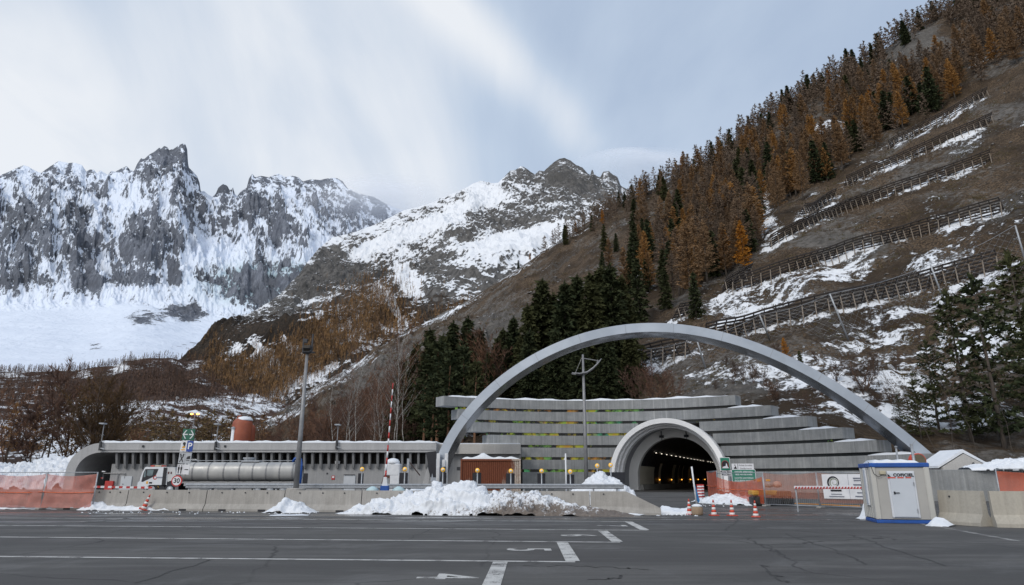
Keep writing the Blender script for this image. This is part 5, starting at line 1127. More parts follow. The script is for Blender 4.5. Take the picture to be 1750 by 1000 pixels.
for dx in (-.9, .75): MB().lathe([(.3, 0), (.42, .25), (.40, .8), (.1, .98)], (dx, .35, .2), 14).build('ice_lump', pm('pale_ice', (.45, .60, .64), (.38, .52, .57), 3, .5), t, True)
# booth
Yk = 52; kx = at(674, 800, Yk).x; t = thing('booth', 'white booth with rounded snow on top and a brown recess', 'booth', (kx, Yk, .05)); zt = at(674, 794, Yk).z
MB().bbox((.0 + .12, 0, zt / 2), (.70, .9, zt), .04).build('white_column', M_wht, t); MB().bbox((-.12, 0, zt - .42), (1.05, .95, .85), .05).build('hood', M_wht, t)
MB().lathe([(.52, 0), (.50, .16), (.38, .32), (.15, .40), (.02, .41)], (-.12, 0, zt), 16).build('snow_cap', M_snow, t, True)
mb = MB(); mb.prism([(-1.15, .1), (-.2, .1), (-.2, zt - .85), (-.7, zt - .85)], -.4, .4); mb.build('brown_side', pm('brown_panel', (.09, .035, .018), (.06, .025, .014), 3, .6), t); MB().bbox((-.42, -.42, zt - 1.25), (.32, .05, .42), .01).build('window', pm('grey_pane', (.25, .26, .27), None, 3, .3), t)
# dark panel and grey prop beside the arch foot, metal bar
Yq = 65; t = thing('cover_panel', 'black tapering cover panel hanging beside the left foot of the steel arch', 'panel', (at(736, 795, Yq).x, Yq, .3)); a = t.location
mb = MB(); mb.prism([(at(u, v, Yq).x - a.x, at(u, v, Yq).z - .3) for (u, v) in ((728, 773), (745, 771), (745, 816), (740, 816), (738.5, 808), (737, 816), (735, 815))], 0, .15); mb.build('panel', M_black, t); 
mb = MB(); mb.prism([(at(u, v, Yq).x - a.x, at(u, v, Yq).z - .3) for (u, v) in ((718, 838), (730, 838), (734, 812), (730, 798))], .3, .6); mb.build('concrete_prop', M_beam, t)
t = thing('steel_post', 'wide blue grey steel post with a slanting brace left of the arch foot', 'post', (at(697, 810, 60).x, 60, .25)); MB().bbox((0, 0, at(697, 789, 60).z / 2), (.22, .2, at(697, 789, 60).z), .02).build('post', M_steel, t)
MB().tube([(.1, 0, at(700, 795, 60).z), (at(718, 818, 60).x - at(697, 818, 60).x, 0, at(718, 818, 60).z)], .05, 6).build('brace', pm('brown_steel', (.05, .03, .028), None, 3, .6), t)
heap('snow_patch', 'low white snow strip between the steel post and the arch foot', 'snow patch', [(0, .3), (.5, .5), (1, .25)], Vector((at(700, 835, 62).x, 62, 0)), Vector((at(728, 835, 62).x, 62, 0)), 2.2, None, .15, 14, zbase=.5)
# rusty container
Yc = 61; x0, x1 = at(787, 800, Yc).x, at(890, 800, Yc).x; zc = at(838, 785, Yc).z; Wc = x1 - x0
t = thing('rusty_container', 'rusty brown corrugated container with snow on its roof in front of the annex', 'container', ((x0 + x1) / 2, Yc, .3)); n = 30; mb = MB(); pr_ = []
for i in range(n): 
    a = -Wc / 2 + .12 + (Wc - .24) * i / n; s_ = (Wc - .24) / n; pr_ += [(a, 0), (a + s_ * .35, 0), (a + s_ * .5, .06), (a + s_ * .85, .06)]
pr_ += [(Wc / 2 - .12, 0), (Wc / 2 - .12, 2.3), (-Wc / 2 + .12, 2.3)]; m_ = len(pr_)
mb.add([(x, y, z) for z in (.15, zc - .45) for (x, y) in pr_], [(j, (j + 1) % m_, m_ + (j + 1) % m_, m_ + j) for j in range(m_)]); mb.build('corrugated_wall', M_rust, t)
for (a, z, w2, h2) in [(0, zc - .36, Wc, .18), (0, .1, Wc, .2)]: MB().bbox((a, 1.15, z), (w2, 2.44, h2), .02).build('frame_rail', M_rust, t)
for a in (-1, 1): MB().bbox((a * (Wc / 2 - .07), 1.15, (zc - .4) / 2), (.14, 2.43, zc - .5), .02).build('corner_post', M_rust, t)
MB().bbox((-Wc / 2 - .2, .3, zc - 1.1), (.3, .1, .3), .02).build('bracket', M_dark, t)
vs = []; n = 24
for i in range(n + 1):
    f = i / n; x = -Wc / 2 + .15 + (Wc - .3) * f; h = .18 + .42 * math.exp(-((f - .36) / .07) ** 2) + .05 * math.sin(i * 1.3); h *= min(1, (i + .5) / 2, (n - i + .5) / 2)
    for (y, z) in ((-.05, zc - .27), (-.02, zc - .27 + h * .8), (.5, zc - .27 + h), (2.3, zc - .27 + h), (2.36, zc - .27)): vs.append((x, y, z))
MB().add(vs, [(i * 5 + j, (i + 1) * 5 + j, (i + 1) * 5 + j + 1, i * 5 + j + 1) for i in range(n) for j in range(4)] + [(0, 1, 2, 3, 4), tuple(n * 5 + 4 - j for j in range(5))]).build('snow_cap', M_snow, t, True)
# lamps on the roof, yellow street lamp, brick red tanks
for (u, vt, vb, Y, lb) in [(178, 725, 770, 70.8, 'roof lamp on the left end of the long building'), (373, 726, 770, 70.8, 'roof lamp on the long building left of the red tanks'), (578, 727, 768, 70.8, 'roof lamp on the long building in front of the birches'), (779, 743, 772, 72.8, 'thin lamp pole on the annex right of the arch foot')]:
    a, b = at(u, vt, Y), at(u - (2 if u < 500 else .5), vb, Y); t = thing('roof_lamp', lb, 'lamp', (a.x, Y, b.z), group='thin lamps on the roof edge'); h = a.z - b.z
    MB().tube([(0, 0, 0), (0, 0, h)], .05, 6).build('pole', M_pole, t); MB().bbox((0, -.05, .45), (.22, .2, .9), .02).build('bracket_box', M_dark, t); MB().bbox((.0, -.2, h + .04), (.55, .6, .13), .03).build('lamp_head', M_steel, t); 
    if u < 700: MB().tube([(0, -.1, .25), (.5, -.1, .1)], .06, 6).build('camera_arm', M_steel, t)
Yl = 110; p = at(333, 707, Yl); t = thing('street_lamp', 'twin street lamp with two lit orange lamps behind the long building', 'street lamp', (p.x, Yl, 1)); h = p.z - 1
MB().tube([(0, 0, -1), (0, 0, h)], [.12, .07], 8).build('pole', M_pole, t); MB().tube([(-.55, 0, h), (.55, 0, h)], .05, 6).build('cross_arm', M_pole, t)
M_ol = emit('orange_lamp_light', (1.0, .40, .06), 9.0)
for sx_ in (-1, 1): MB().lathe([(.03, -.14), (.20, -.08), (.24, 0), (.1, .1)], (sx_ * .48, 0, h - .04), 10).build('lamp_head', M_ol, t, True)
Yt = 86
for (u, vt, wpx, lb, Y) in [(416, 713, 33, 'brick red cylindrical tank with a snowy top above the long roof', Yt), (429, 724, 17, 'second smaller brick red tank tucked behind the snowy one', Yt + 2.5), (399, 733, 6, 'slim white flue pipe beside the brick red tank', Yt - 1)]:
    a = at(u, vt, Y); r = wpx / 2 / 1150 * Y * .98; t = thing('flue_pipe' if 'flue' in lb else 'storage_tank', lb, 'pipe' if 'flue' in lb else 'tank', (a.x, Y, .3)); h = a.z - .3
    if 'flue' in lb: MB().tube([(0, 0, 0), (0, 0, h)], r, 10).build('pipe', M_wht, t, True); MB().lathe([(r * 1.4, h), (r * 1.4, h + .15), (.02, h + .3)], n=10).build('cowl', M_steel, t); continue
    MB().lathe([(r, 0), (r, h - .9), (r * .93, h - .55), (r * .72, h - .25), (r * .3, h - .08), (.02, h - .05)], n=28).build('shell', M_tankred, t, True)
    if wpx > 20:
        MB().lathe([(r * .80, h - .45), (r * .82, h - .32), (r * .60, h - .02), (r * .25, h + .08), (.02, h + .1)], (r * .18, 0, 0), 20).build('snow_cap', M_snow, t, True); MB().tube([(-r * .55, -.1, h - .4), (-r * .5, -.1, h + .05), (-r * .2, -.1, h + .15)], .13, 8).build('vent_pipe', M_tankred, t, True)

# crumbs of ice and grit scattered along the foot of the snow
mb = MB()
for i in range(420):
    u = random.choice([random.uniform(600, 1060), random.uniform(600, 1060), random.uniform(140, 420), random.uniform(455, 545), random.uniform(1120, 1195), random.uniform(1200, 1310)])
    v0 = 875 + abs(random.gauss(0, 1.6)) if u < 1110 else (879 + abs(random.gauss(0, 1.2)) if u < 1199 else 862 + random.gauss(0, 2)); p = G(u, v0); r = random.uniform(.015, .07) * (1.3 if 600 < u < 1060 else .9)
    a = random.uniform(0, 6.3); pts = [p + Vector((r * math.cos(a + k * 2.09) * random.uniform(.7, 1.3), r * math.sin(a + k * 2.09), 0)) for k in range(3)]; mb.add(pts + [p + Vector((0, 0, r * .9))], [(0, 1, 3), (1, 2, 3), (2, 0, 3)])
mb.build('snow_crumbs', M_snow, kind='stuff')
# ------------------------------------------------------------------ tanker truck
Yt = 58.0; YS = Yt - 1.25
tx0 = at(234, 830, YS).x; truck = thing('tanker_truck', 'white cab tanker truck with a long banded grey tank in front of the building', 'truck', (tx0, Yt, .28)); TO = Vector((tx0, Yt, .28))
tp = lambda u, v: (at(u, v, YS).x - TO.x, at(u, v, YS).z - TO.z)
zp = lambda x, y: tp(225 + x / 14.58, 785 + y / 14.58)
M_cab = pm('white_truck_paint', (.66, .69, .73), (.60, .63, .68), 1.5, .35, 0, .02); M_tank = pm('worn_aluminium_tank', (.46, .46, .45), (.34, .345, .35), .9, .45, .25, .06, (1, 1, .5))
M_gl = pm('cab_glass', (.05, .075, .085), (.02, .03, .035), 1.2, .08, 0, 0)
cab = MB(); cab.prism([zp(*q) for q in ((135, 670), (150, 580), (200, 540), (215, 465), (265, 330), (330, 205), (360, 190), (870, 190), (870, 640), (440, 640), (370, 690), (150, 700))], -1.25, 1.25); cab.build('cab', M_cab, truck)
wn = MB(); wn.prism([zp(*q) for q in ((240, 555), (300, 330), (345, 245), (670, 240), (640, 320), (610, 385), (540, 435), (400, 505), (270, 565))], -1.262, -1.24); w1 = wn.build('side_window', M_black, truck)
pn_ = MB(); pn_.prism([zp(*q) for q in ((375, 400), (400, 265), (555, 262), (520, 400), (440, 420))], -1.272, -1.26); pn_.build('pane', pm('pale_glass', (.16, .22, .24), (.10, .14, .16), 1.5, .1, 0, 0), w1)
pn_ = MB(); pn_.prism([zp(*q) for q in ((300, 450), (318, 330), (362, 262), (345, 440))], -1.272, -1.26); pn_.build('pane', pm('pale_glass_front', (.16, .22, .24), (.10, .14, .16), 1.5, .1, 0, 0), w1)
mb = MB(); a, b = zp(205, 462), zp(325, 212); mb.add([(a[0] - .03, -1.15, a[1]), (b[0] - .03, -1.15, b[1]), (b[0] - .03, 1.15, b[1]), (a[0] - .03, 1.15, a[1]), (a[0] + .04, -1.15, a[1]), (b[0] + .04, -1.15, b[1]), (b[0] + .04, 1.15, b[1]), (a[0] + .04, 1.15, a[1])], [(0, 1, 2, 3), (0, 4, 5, 1), (3, 2, 6, 7), (1, 5, 6, 2), (0, 3, 7, 4), (4, 7, 6, 5)]); mb.build('windscreen', M_gl, truck)
st = MB(); st.prism([zp(*q) for q in ((800, 205), (880, 205), (850, 640), (745, 640))], -1.262, -1.23); st.build('dark_fairing', M_black, truck)
bx_ = MB(); bx_.prism([zp(*q) for q in ((872, 195), (1075, 205), (1105, 560), (872, 560))], -1.2, 1.2); bx_.build('sleeper_box', pm('grey_white_paint', (.56, .57, .58), (.48, .49, .51), 1.5, .5), truck)
for x in (915, 980): a = zp(x, 338); mb = MB(); mb.bbox((a[0], -1.21, a[1]), (.10, .03, .18), .01); mb.build('side_marker', pm('dark_red_marker', (.10, .02, .02), None, 3, .4), truck)
for x0_, x1_, mt in ((372, 475, 'b'), (655, 705, 'b'), (478, 650, 'l')):
    a, b = zp(x0_, 178), zp(x1_, 150); mb = MB(); mb.bbox(((a[0] + b[0]) / 2, -.4, (a[1] + b[1]) / 2), (b[0] - a[0], .5, abs(b[1] - a[1])), .03); mb.build('beacon' if mt == 'b' else 'light_bar', M_conered if mt == 'b' else pm('cream_lens', (.62, .50, .36), None, 3, .4), truck)
a = zp(472, 585); mb = MB(); mb.bbox((a[0], -1.26, a[1]), (.24, .05, .12), .02); mb.build('door_handle', M_black, truck)
a = zp(385, 580); mb = MB(); mb.bbox((a[0], -1.255, a[1]), (.14, .03, .2), .01); mb.build('yellow_plate', M_yel, truck)
# red ring emblem with grey lettering on the door
a = zp(585, 455); mb = MB(); n = 16
for i in range(n): 
    t0, t1 = .9 + 4.9 * i / n, .9 + 4.9 * (i + 1) / n; mb.quad(*[(a[0] + r * math.cos(t_), -1.256, a[1] + r * math.sin(t_)) for (r, t_) in ((.09, t0), (.17, t0), (.17, t1), (.09, t1))])
em = mb.build('emblem', M_red, truck)
a = zp(680, 455); mb = MB(); mb.quad(*[(a[0] + x_, -1.257, a[1] + z_) for x_, z_ in ((-.24, -.06), (.32, -.06), (.32, .06), (-.24, .06))]); mb.build('grey_wordmark', pm('grey_lettering', (.28, .30, .36), None, 3, .5), truck)
mb = MB(); mb.prism([zp(*q) for q in ((365, 690), (440, 645), (745, 645), (790, 650), (800, 800), (380, 800))], -1.1, 1.1); mb.build('chassis', M_dark, truck)
a, b = zp(560, 670), zp(650, 720); mb = MB(); mb.bbox(((a[0] + b[0]) / 2, -1.12, (a[1] + b[1]) / 2), (b[0] - a[0], .1, .2), .02); mb.build('step_lamp', pm('amber_step', (.40, .25, .06), None, 3, .4), truck)
def wheel(x, y, r=.50, w_=.34, name='wheel'):
    t = MB(); t.lathe([(r * .55, -w_ / 2), (r * .95, -w_ / 2), (r, -w_ * .35), (r, w_ * .35), (r * .95, w_ / 2), (r * .55, w_ / 2)], (x, y, r), 24, R=Matrix.Rotation(PI / 2, 3, 'X')); wh = t.build(name, M_rubber, truck, True)
    t = MB(); t.lathe([(.02, -.02), (r * .3, -.02), (r * .56, .05), (r * .56, .10), (.02, .10)], (x, y - (w_ / 2 - .02) * (1 if y < 0 else -1), r), 16, R=Matrix.Rotation(PI / 2, 3, 'X')); t.build('rim', M_steel, wh, True)
for u in (260, 291, 440, 462, 484):
    for y in (-1.02, 1.02): wheel(tp(u, 830)[0], y)
mb = MB(); mb.prism([zp(*q) for q in ((830, 700), (870, 600), (930, 545), (990, 535), (1025, 620), (1025, 760), (830, 760))], -1.2, -.75); mb.build('mudguard', M_black, truck)
# tank: rounded-box section, domed ends
xa, xb = tp(308, 800)[0], tp(506, 800)[0]; z0, z1 = tp(400, 823)[1], tp(400, 789.5)[1]; cz, hz_ = (z0 + z1) / 2, (z1 - z0) / 2
def sect(x, k, n=28):
    o_ = []
    for j in range(n):
        a = 2 * PI * j / n; c, s_ = math.cos(a), math.sin(a); p = .62; o_.append((x, 1.25 * k * abs(c) ** p * (1 if c > 0 else -1), cz + hz_ * k * abs(s_) ** .75 * (1 if s_ > 0 else -1)))
    return o_
def loft(secs, n=28):
    mb = MB(); vs = [p for s_ in secs for p in s_]; mb.add(vs, [(i * n + j, (i + 1) * n + j, (i + 1) * n + (j + 1) % n, i * n + (j + 1) % n) for i in range(len(secs) - 1) for j in range(n)] + [tuple(range(n - 1, -1, -1)), tuple((len(secs) - 1) * n + j for j in range(n))]); return mb
tk = loft([sect(xa, .75), sect(xa + .1, .93), sect(xa + .25, .99), sect(xa + .4, 1), sect(xb - .4, 1), sect(xb - .25, .99), sect(xb - .1, .93), sect(xb, .75)]).build('tank', M_tank, truck, True)
for u in (328, 355, 381.5, 408, 431, 454, 477, 499): x = tp(u, 806)[0]; loft([sect(x - .05, 1.002), sect(x - .05, 1.022), sect(x + .05, 1.022), sect(x + .05, 1.002)]).build('band', M_pole, tk, False)
x = tp(422, 780)[0]; mb = MB(); mb.lathe([(.42, 0), (.42, .28), (.5, .28), (.5, .40), (.02, .42)], (x - .25, 0, z1 - .02), 16); mb.build('manhole', M_steel, truck); mb = MB(); mb.bbox((x + .1, -.3, z1 + .06), (1.5, .8, .08), .02); mb.build('walkway', M_steel, truck)
mb = MB(); mb.tube([(xa + .5, -.6, z1 + .05), (xa + .6, -.6, z1 + .12), (xb - .3, -.6, z1 + .12), (xb - .2, -.6, z1 + .0)], .025, 5); mb.build('roof_rail', M_steel, truck); mb = MB(); mb.tube([(xa + .3, -.5, z1 - .05), (xa + .45, -.5, z1 + .22), (xa + .9, -.5, z1 + .22), (xa + 1.1, -.5, z1)], .03, 5); mb.build('ladder_hoop', M_steel, truck)
a, b = tp(314, 826)[0], tp(505, 829)[0]; mb = MB(); mb.bbox(((a + b) / 2, -1.2, tp(400, 828.5)[1]), (b - a, .08, .22), .02); mb.build('side_guard', M_steel, truck); mb = MB(); mb.box(((a + b) / 2, 0, .85), (b - a, .8, .25)); mb.build('frame_beam', M_dark, truck)
for u, w_ in ((352, .9), (385, 1.3)): mb = MB(); mb.lathe([(.02, -w_ / 2), (.28, -w_ / 2), (.3, 0), (.28, w_ / 2), (.02, w_ / 2)], (tp(u, 833)[0], -1.0, .62), 14, R=Matrix.Rotation(PI / 2, 3, 'Y')); mb.build('air_tank', M_steel, truck, True)
t = thing('blue_hose_pipe', 'blue bent pipe standing behind the tail of the tank', 'pipe', (at(512, 800, 57).x, 57, .3)); zz = at(512, 783, 57).z - .3
MB().tube([(.15, 0, 0), (.13, 0, zz - .5), (.05, 0, zz - .1), (-.2, 0, zz), (-.45, 0, zz - .05), (-.6, 0, zz - .3)], .11, 8).build('pipe', M_blue, t, True)
# striped arm lying across the left of the barriers
Ya = 45; a, b = at(160, 832, Ya), at(260, 833.5, Ya); L = (b - a).length; t = thing('boom_gate', 'thin red and white striped boom above the left concrete barriers', 'barrier', (a.x, Ya, 0))
n = 16
for i in range(n): mb = MB(); mb.box((L * (i + .5) / n, 0, a.z + (b.z - a.z) * (i + .5) / n), (L / n - .002, .07, .13)); mb.build('red_section' if i % 2 else 'white_section', M_red if i % 2 else M_wht, t)
for f in (.02, .85): MB().tube([(L * f, .1, 0), (L * f, .1, a.z)], .05, 6).build('post', M_steel, t)
# ------------------------------------------------------------------ signs
M_grn = pm('sign_green', (.018, .20, .125), (.015, .17, .11), 2, .4, 0, 0); M_grn2 = pm('sign_green_dark', (.015, .12, .075), (.012, .10, .065), 2, .45, 0, 0); M_sgw = pm('sign_white', (.70, .71, .74), (.62, .63, .67), 2, .4, 0, 0); M_ink = pm('sign_black', (.012, .012, .016), None, 3, .5, 0, 0); M_sgb = pm('sign_blue', (.015, .06, .30), (.013, .05, .25), 2, .4, 0, 0)
def plate(par, w_, h_, c, face, border=None, name='sign_plate', y=0.0, rnd=.06):
    def rr(w2, h2, r): return [(c[0] + sx_ * (w2 / 2 - r) + r * math.cos(a), c[1] + sz_ * (h2 / 2 - r) + r * math.sin(a)) for (sx_, sz_, a0) in ((1, 1, 0), (-1, 1, PI / 2), (-1, -1, PI), (1, -1, PI * 1.5)) for a in (a0, a0 + PI / 6, a0 + PI / 3, a0 + PI / 2)]
    mb = MB(); mb.prism(rr(w_, h_, rnd), y, y + .04); o = mb.build(name, border or face, par)
    if border: mb = MB(); mb.prism(rr(w_ - .07, h_ - .07, rnd * .7), y - .008, y); mb.build('panel', face, o)
    return o
def shape(par, polys, mat, y, name='symbol'):
    mb = MB()
    for p in polys: mb.prism(p, y - .006, y)
    return mb.build(name, mat, par)
def words(par, txt, size, x, z, y, mat, bold=.0, sx=1.0): 
    mb = MB(); put_text(mb, txt, size, lambda q: Vector((x + q.x, y, z + q.y)), bold, 0, sx); return mb.build('lettering', mat, par)
disc = lambda cx, cz_, r, n=20, a0=0, a1=2 * PI: [(cx + r * math.cos(a0 + (a1 - a0) * i / n), cz_ + r * math.sin(a0 + (a1 - a0) * i / n)) for i in range(n + (0 if a1 - a0 > 6.2 else 1))]
# right: tunnel sign group
Ys = 50; pxs = Ys / 1150 * 1.005
def sgx(u, v): p = at(u, v, Ys); return p.x, p.z
cx, czz = sgx(1239.2, 793); t = thing('tunnel_sign', 'tall green sign with a black tunnel arch symbol beside the right side of the portal', 'sign', (cx, Ys, .1)); c = (0, czz - .1); hh = 21.2 * pxs; ww = 16.5 * pxs
pl = plate(t, ww, hh, c, M_grn, M_sgw)
r = ww * .32; shape(pl, [disc(0, c[1] - .02, r * 1.12, 20, 0, PI) + [(-r * 1.12, c[1] - .28), (r * 1.12, c[1] - .28)]], M_red, -.010, 'symbol_rim'); shape(pl, [disc(0, c[1] - .02, r, 20, 0, PI) + [(-r, c[1] - .26), (r, c[1] - .26)]], M_ink, -.017, 'tunnel_symbol')
shape(pl, [[(-r * 1.0, c[1] - .30), (-r * .8, c[1] - .20), (r * .1, c[1] - .14), (r * .25, c[1] + .04), (r * .5, c[1] + .02), (r * .62, c[1] - .14), (r * 1.0, c[1] - .27), (r * .95, c[1] - .30)]], M_sgw, -.024, 'road_symbol')
cz2 = sgx(1240, 808.5)[1] - .1; p2 = plate(t, ww, 10 * pxs, (.05, cz2), M_sgw); words(p2, 'Monte Bianco', .155, .05, cz2 + .09, -.006, M_ink, .004); words(p2, 'Mont Blanc', .155, .05, cz2 - .11, -.006, M_ink, .004)
for dx in (-.2, .25): MB().tube([(dx, .06, 0), (dx, .06, c[1] + hh * .45)], .04, 6).build('post', M_steel, t)
Ys = 49; pxs = Ys / 1150 * 1.005
cx, czz = sgx(1269.5, 798); t = thing('police_sign', 'white sign reading Polizia Stradale and Gendarmerie with a small black figure', 'sign', (cx, Ys, .1)); c = (0, czz - .1); w_ = 36 * pxs; pl = plate(t, w_, 10.5 * pxs, c, M_sgw, rnd=.02)
words(pl, 'Polizia Stradale', .155, .19, c[1] + .10, -.006, M_ink); words(pl, 'Gendarmerie', .155, .19, c[1] - .11, -.006, M_ink)
x = -w_ / 2; shape(pl, [[(x + .40, c[1] - .21), (x + .425, c[1] - .21), (x + .425, c[1] + .21), (x + .40, c[1] + .21)]], M_ink, -.006, 'divider'); shape(pl, [disc(x + .22, c[1] + .12, .04, 10), [(x + .08, c[1] - .10), (x + .2, c[1] - .02), (x + .25, c[1] + .07), (x + .3, c[1] - .02), (x + .36, c[1] - .18), (x + .27, c[1] - .12), (x + .18, c[1] - .16), (x + .13, c[1] - .08)]], M_ink, -.007, 'figure_symbol')
for dx in (-.5, .5): MB().tube([(dx, .07, 0), (dx, .07, c[1])], .04, 6).build('post', M_steel, t)
cx, czz = sgx(1269.5, 813); Ys = 48.8; t = thing('speed_sign', 'wide green sign with four lines of white lettering above the orange netting', 'sign', (cx, Ys, .1)); c = (0, czz - .1); pl = plate(t, 39.5 * pxs, 20 * pxs, c, M_grn, M_sgw, rnd=.08)
for i, tx in enumerate(['controllo elettronico', 'della velocità media', 'contrôle automatique', 'de la vitesse moyenne']): words(pl, tx, .15, 0, c[1] + (.27, .08, -.15, -.32)[i], -.012, M_sgw, .003)
for dx in (-.45, .05, .5): MB().tube([(dx, .06, 0), (dx, .06, c[1] + .3)], .035, 6).build('post', M_steel, t)
# left: service sign column
Ys = 40; pxs = Ys / 1150 * 1.01; pcx = at(311, 785, Ys).x; t = thing('services_sign', 'leaning column of service signs topped by a green double arrow', 'sign', (pcx, Ys, 0)); t.rotation_euler = (0, .035, 0)
zz = lambda v: at(311, v, Ys).z
MB().tube([(-.12, .08, 0), (-.12, .08, zz(738))], .05, 8).build('post', M_pole, t); MB().tube([(.2, .08, zz(812)), (.2, .08, zz(738))], .05, 8).build('post', M_pole, t)
h1 = zz(733) - zz(752); pa = plate(t, .70, h1, (.05, (zz(733) + zz(752)) / 2), M_grn2, M_grn2, 'arrow_plate', rnd=.02); zc = (zz(733) + zz(752)) / 2
for sg in (-1, 1): 
    x = .05 + sg * .27; shape(pa, [[(x, zc), (x - sg * .17, zc + .24), (x - sg * .10, zc + .24), (x + sg * .06, zc)], [(x + sg * .06, zc), (x - sg * .10, zc - .24), (x - sg * .17, zc - .24), (x, zc)], [(x, zc - .03), (x, zc + .03), (.05 + sg * .04, zc + .03), (.05 + sg * .04, zc - .03)]], M_sgw, -.009, 'arrow')
rows = [(753, 772), (773, 792.5), (793.5, 811)]
for i, (va, vb) in enumerate(rows):
    z = (zz(va) + zz(vb)) / 2; h = zz(va) - zz(vb) - .02
    for j, x in enumerate((-.12, .24)):
        m_ = (M_sgw if (i, j) != (0, 1) else M_sgb) if i == 0 or i == 2 else pm('sign_grey', (.42, .44, .47), (.36, .38, .41), 2, .5, 0, 0)
        p = plate(t, .35, h, (x, z), m_, None, 'service_plate', rnd=.015)
        if (i, j) == (0, 0): shape(p, [disc(x + .02, z + .14, .085, 14), [(x - .06, z - .02), (x + .08, z + .0), (x + .10, z + .16), (x + .04, z + .06)]], M_ink, -.006, 'cup_symbol'); shape(p, [[(x - .1, z - .09), (x - .02, z - .03), (x + .1, z + .0), (x + .08, z - .1), (x - .02, z - .12)]], M_yel, -.010, 'yellow_symbol'); shape(p, [[(x - .11, z - .24), (x + .1, z - .24), (x + .1, z - .18), (x - .11, z - .18)]], M_yel, -.006, 'yellow_line')
        if (i, j) == (0, 1): words(p, 'P', .50, x, z, -.006, M_sgw, .012)
        if (i, j) == (1, 0):
            for sg in (-1, 1): shape(p, [[(x + sg * .12, z - .22), (x + sg * .09, z - .25), (x - sg * .10, z + .10), (x - sg * .06, z + .12)], [(x - sg * .06, z + .06), (x - sg * .13, z + .22), (x - sg * .08, z + .25), (x - sg * .02, z + .12)]], M_ink, -.006 - .004 * (sg > 0), 'cutlery_symbol')
        if (i, j) == (1, 1): shape(p, [[(x - .1, z - .02), (x - .02, z + .10), (x + .12, z + .12), (x + .12, z - .04), (x - .02, z - .06)], [(x - .12, z - .09), (x + .1, z - .12), (x + .1, z - .15), (x - .12, z - .12)]], M_ink, -.006, 'cafe_symbol')
        if (i, j) == (2, 0):
            for sg in (-1, 1): q = x + sg * .075; shape(p, [disc(q, z + .19, .035, 10), [(q - .05, z + .13), (q + .05, z + .13), (q + .05, z - .02), (q + .03, z - .02), (q + .025, z - .23), (q - .025, z - .23), (q - .03, z - .02), (q - .05, z - .02)]], M_ink, -.006, 'toilet_symbol')
        if (i, j) == (2, 1): shape(p, [[(x - .12, z - .02), (x - .06, z + .02), (x + .12, z + .02), (x + .12, z - .03)]], M_ink, -.006, 'bed_symbol')
p = at(302, 822, 39.6); t = thing('speed_limit_sign', 'round speed limit sign reading 30 with a red rim below the service signs', 'sign', (p.x, 39.6, 0)); z = p.z; r = .31
MB().tube([(-.02, .06, 0), (-.02, .06, z + .2)], .04, 8).build('post', M_pole, t); mb = MB(); mb.prism(disc(0, z, r, 28), 0, .03); d_ = mb.build('red_rim', M_red, t); mb = MB(); mb.prism(disc(0, z, r * .78, 28), -.008, 0); mb.build('white_face', M_sgw, d_); words(d_, '30', .36, 0, z, -.012, M_ink, .01)
# ------------------------------------------------------------------ site fences with orange netting
def fence(label, a, b, h=1.95, nets=((.02, .98),), mat=None, lean=0.0, posts=True, name='site_fence', rope=True, sag=.06, noise=.08):
    d = Vector((b.x - a.x, b.y - a.y, 0)); L = d.length; t = thing(name, label, 'fence', (a.x, a.y, gz(a.x, a.y)), math.atan2(d.y, d.x), 'temporary fences with orange netting')
    for x in (0.03, L - .03): mb = MB(); mb.tube([(x, 0, .02), (x, lean, h)], .035, 7); mb.build('post', M_steel, t, True)
    for z in (h - .02, .12): mb = MB(); mb.tube([(0.03, lean * z / h, z), (L - .03, lean * z / h, z)], .025, 6); mb.build('rail', M_steel, t, True)
    for x in (.03,): mb = MB(); mb.bbox((x, 0, .05), (.25, .6, .10), .03); mb.build('foot', M_conc, t)
    mb = MB(); n = int(L / .12)
    for i in range(1, n): mb.tube([(L * i / n, .012, .12), (L * i / n, lean + .012, h)], .004, 3, cap=False)
    mb.build('mesh_wires', M_steel, t)
    for (z0, z1) in nets:
        nx, nz = max(8, int(L / .2)), 12; X, Z = np.meshgrid(np.linspace(.04, L - .04, nx), np.linspace(z0, z1, nz)); f = (Z - z0) / (z1 - z0)
        Zz = (Z * h) - sag * h * np.sin(PI * X / L) * f ** 2; Yy = -.05 + noise * fbm(X * 1.3 + a.x, Z * 2.2, 4)
        npmesh('netting', np.stack([X, Yy, Zz], -1).reshape(-1, 3), gridfaces(nz, nx), mat or M_net, t)
    if rope:
        for zf in (.47,): mb = MB(); mb.tube([(L * i / 10, -.1 - .03 * math.sin(i * 2), h * zf - .05 * math.sin(PI * i / 10)) for i in range(11)], .022, 5); mb.build('net_hem', pm('orange_hem', (.70, .13, .03), None, 4, .6), t, True)
    return t
f0, f1, f2, f3 = G(1212, 855), G(1229, 859.5), G(1309, 865.5), G(1402, 868.5); f4 = f3 + (f3 - f2) * .95
fence('short orange netting panel turned towards the tunnel mouth at the left end of the fence', f0, f1, 2.0, nets=((.05, 1.0),))
fence('orange netting fence panel below the green and white signs', f1, f2, 2.0, nets=((.05, .86),), sag=.16)
fence('netting fence panel in front of the yellow machine', f2, f3, 2.0, nets=((.25, 1.0),), rope=False, mat=net('faint_orange_net', (.52, .16, .08), .16, .46), noise=.05)
fence('netting fence panel carrying the white banner', f3, f4, 2.0, nets=((.15, 1.0),), rope=False, mat=net('faint_orange_net_two', (.52, .18, .10), .16, .46), noise=.05)
g0, g1 = Vector((22.9, 33.0, 0)), Vector((27.6, 31.6, 0)); g2 = Vector((32.2, 30.0, 0))
fence('orange netting fence panel right behind the site cabin', g0, g1, 2.1, nets=((.1, .95),)); fence('orange netting fence panel at the far right edge', g1, g2, 2.1, nets=((.1, .95),))
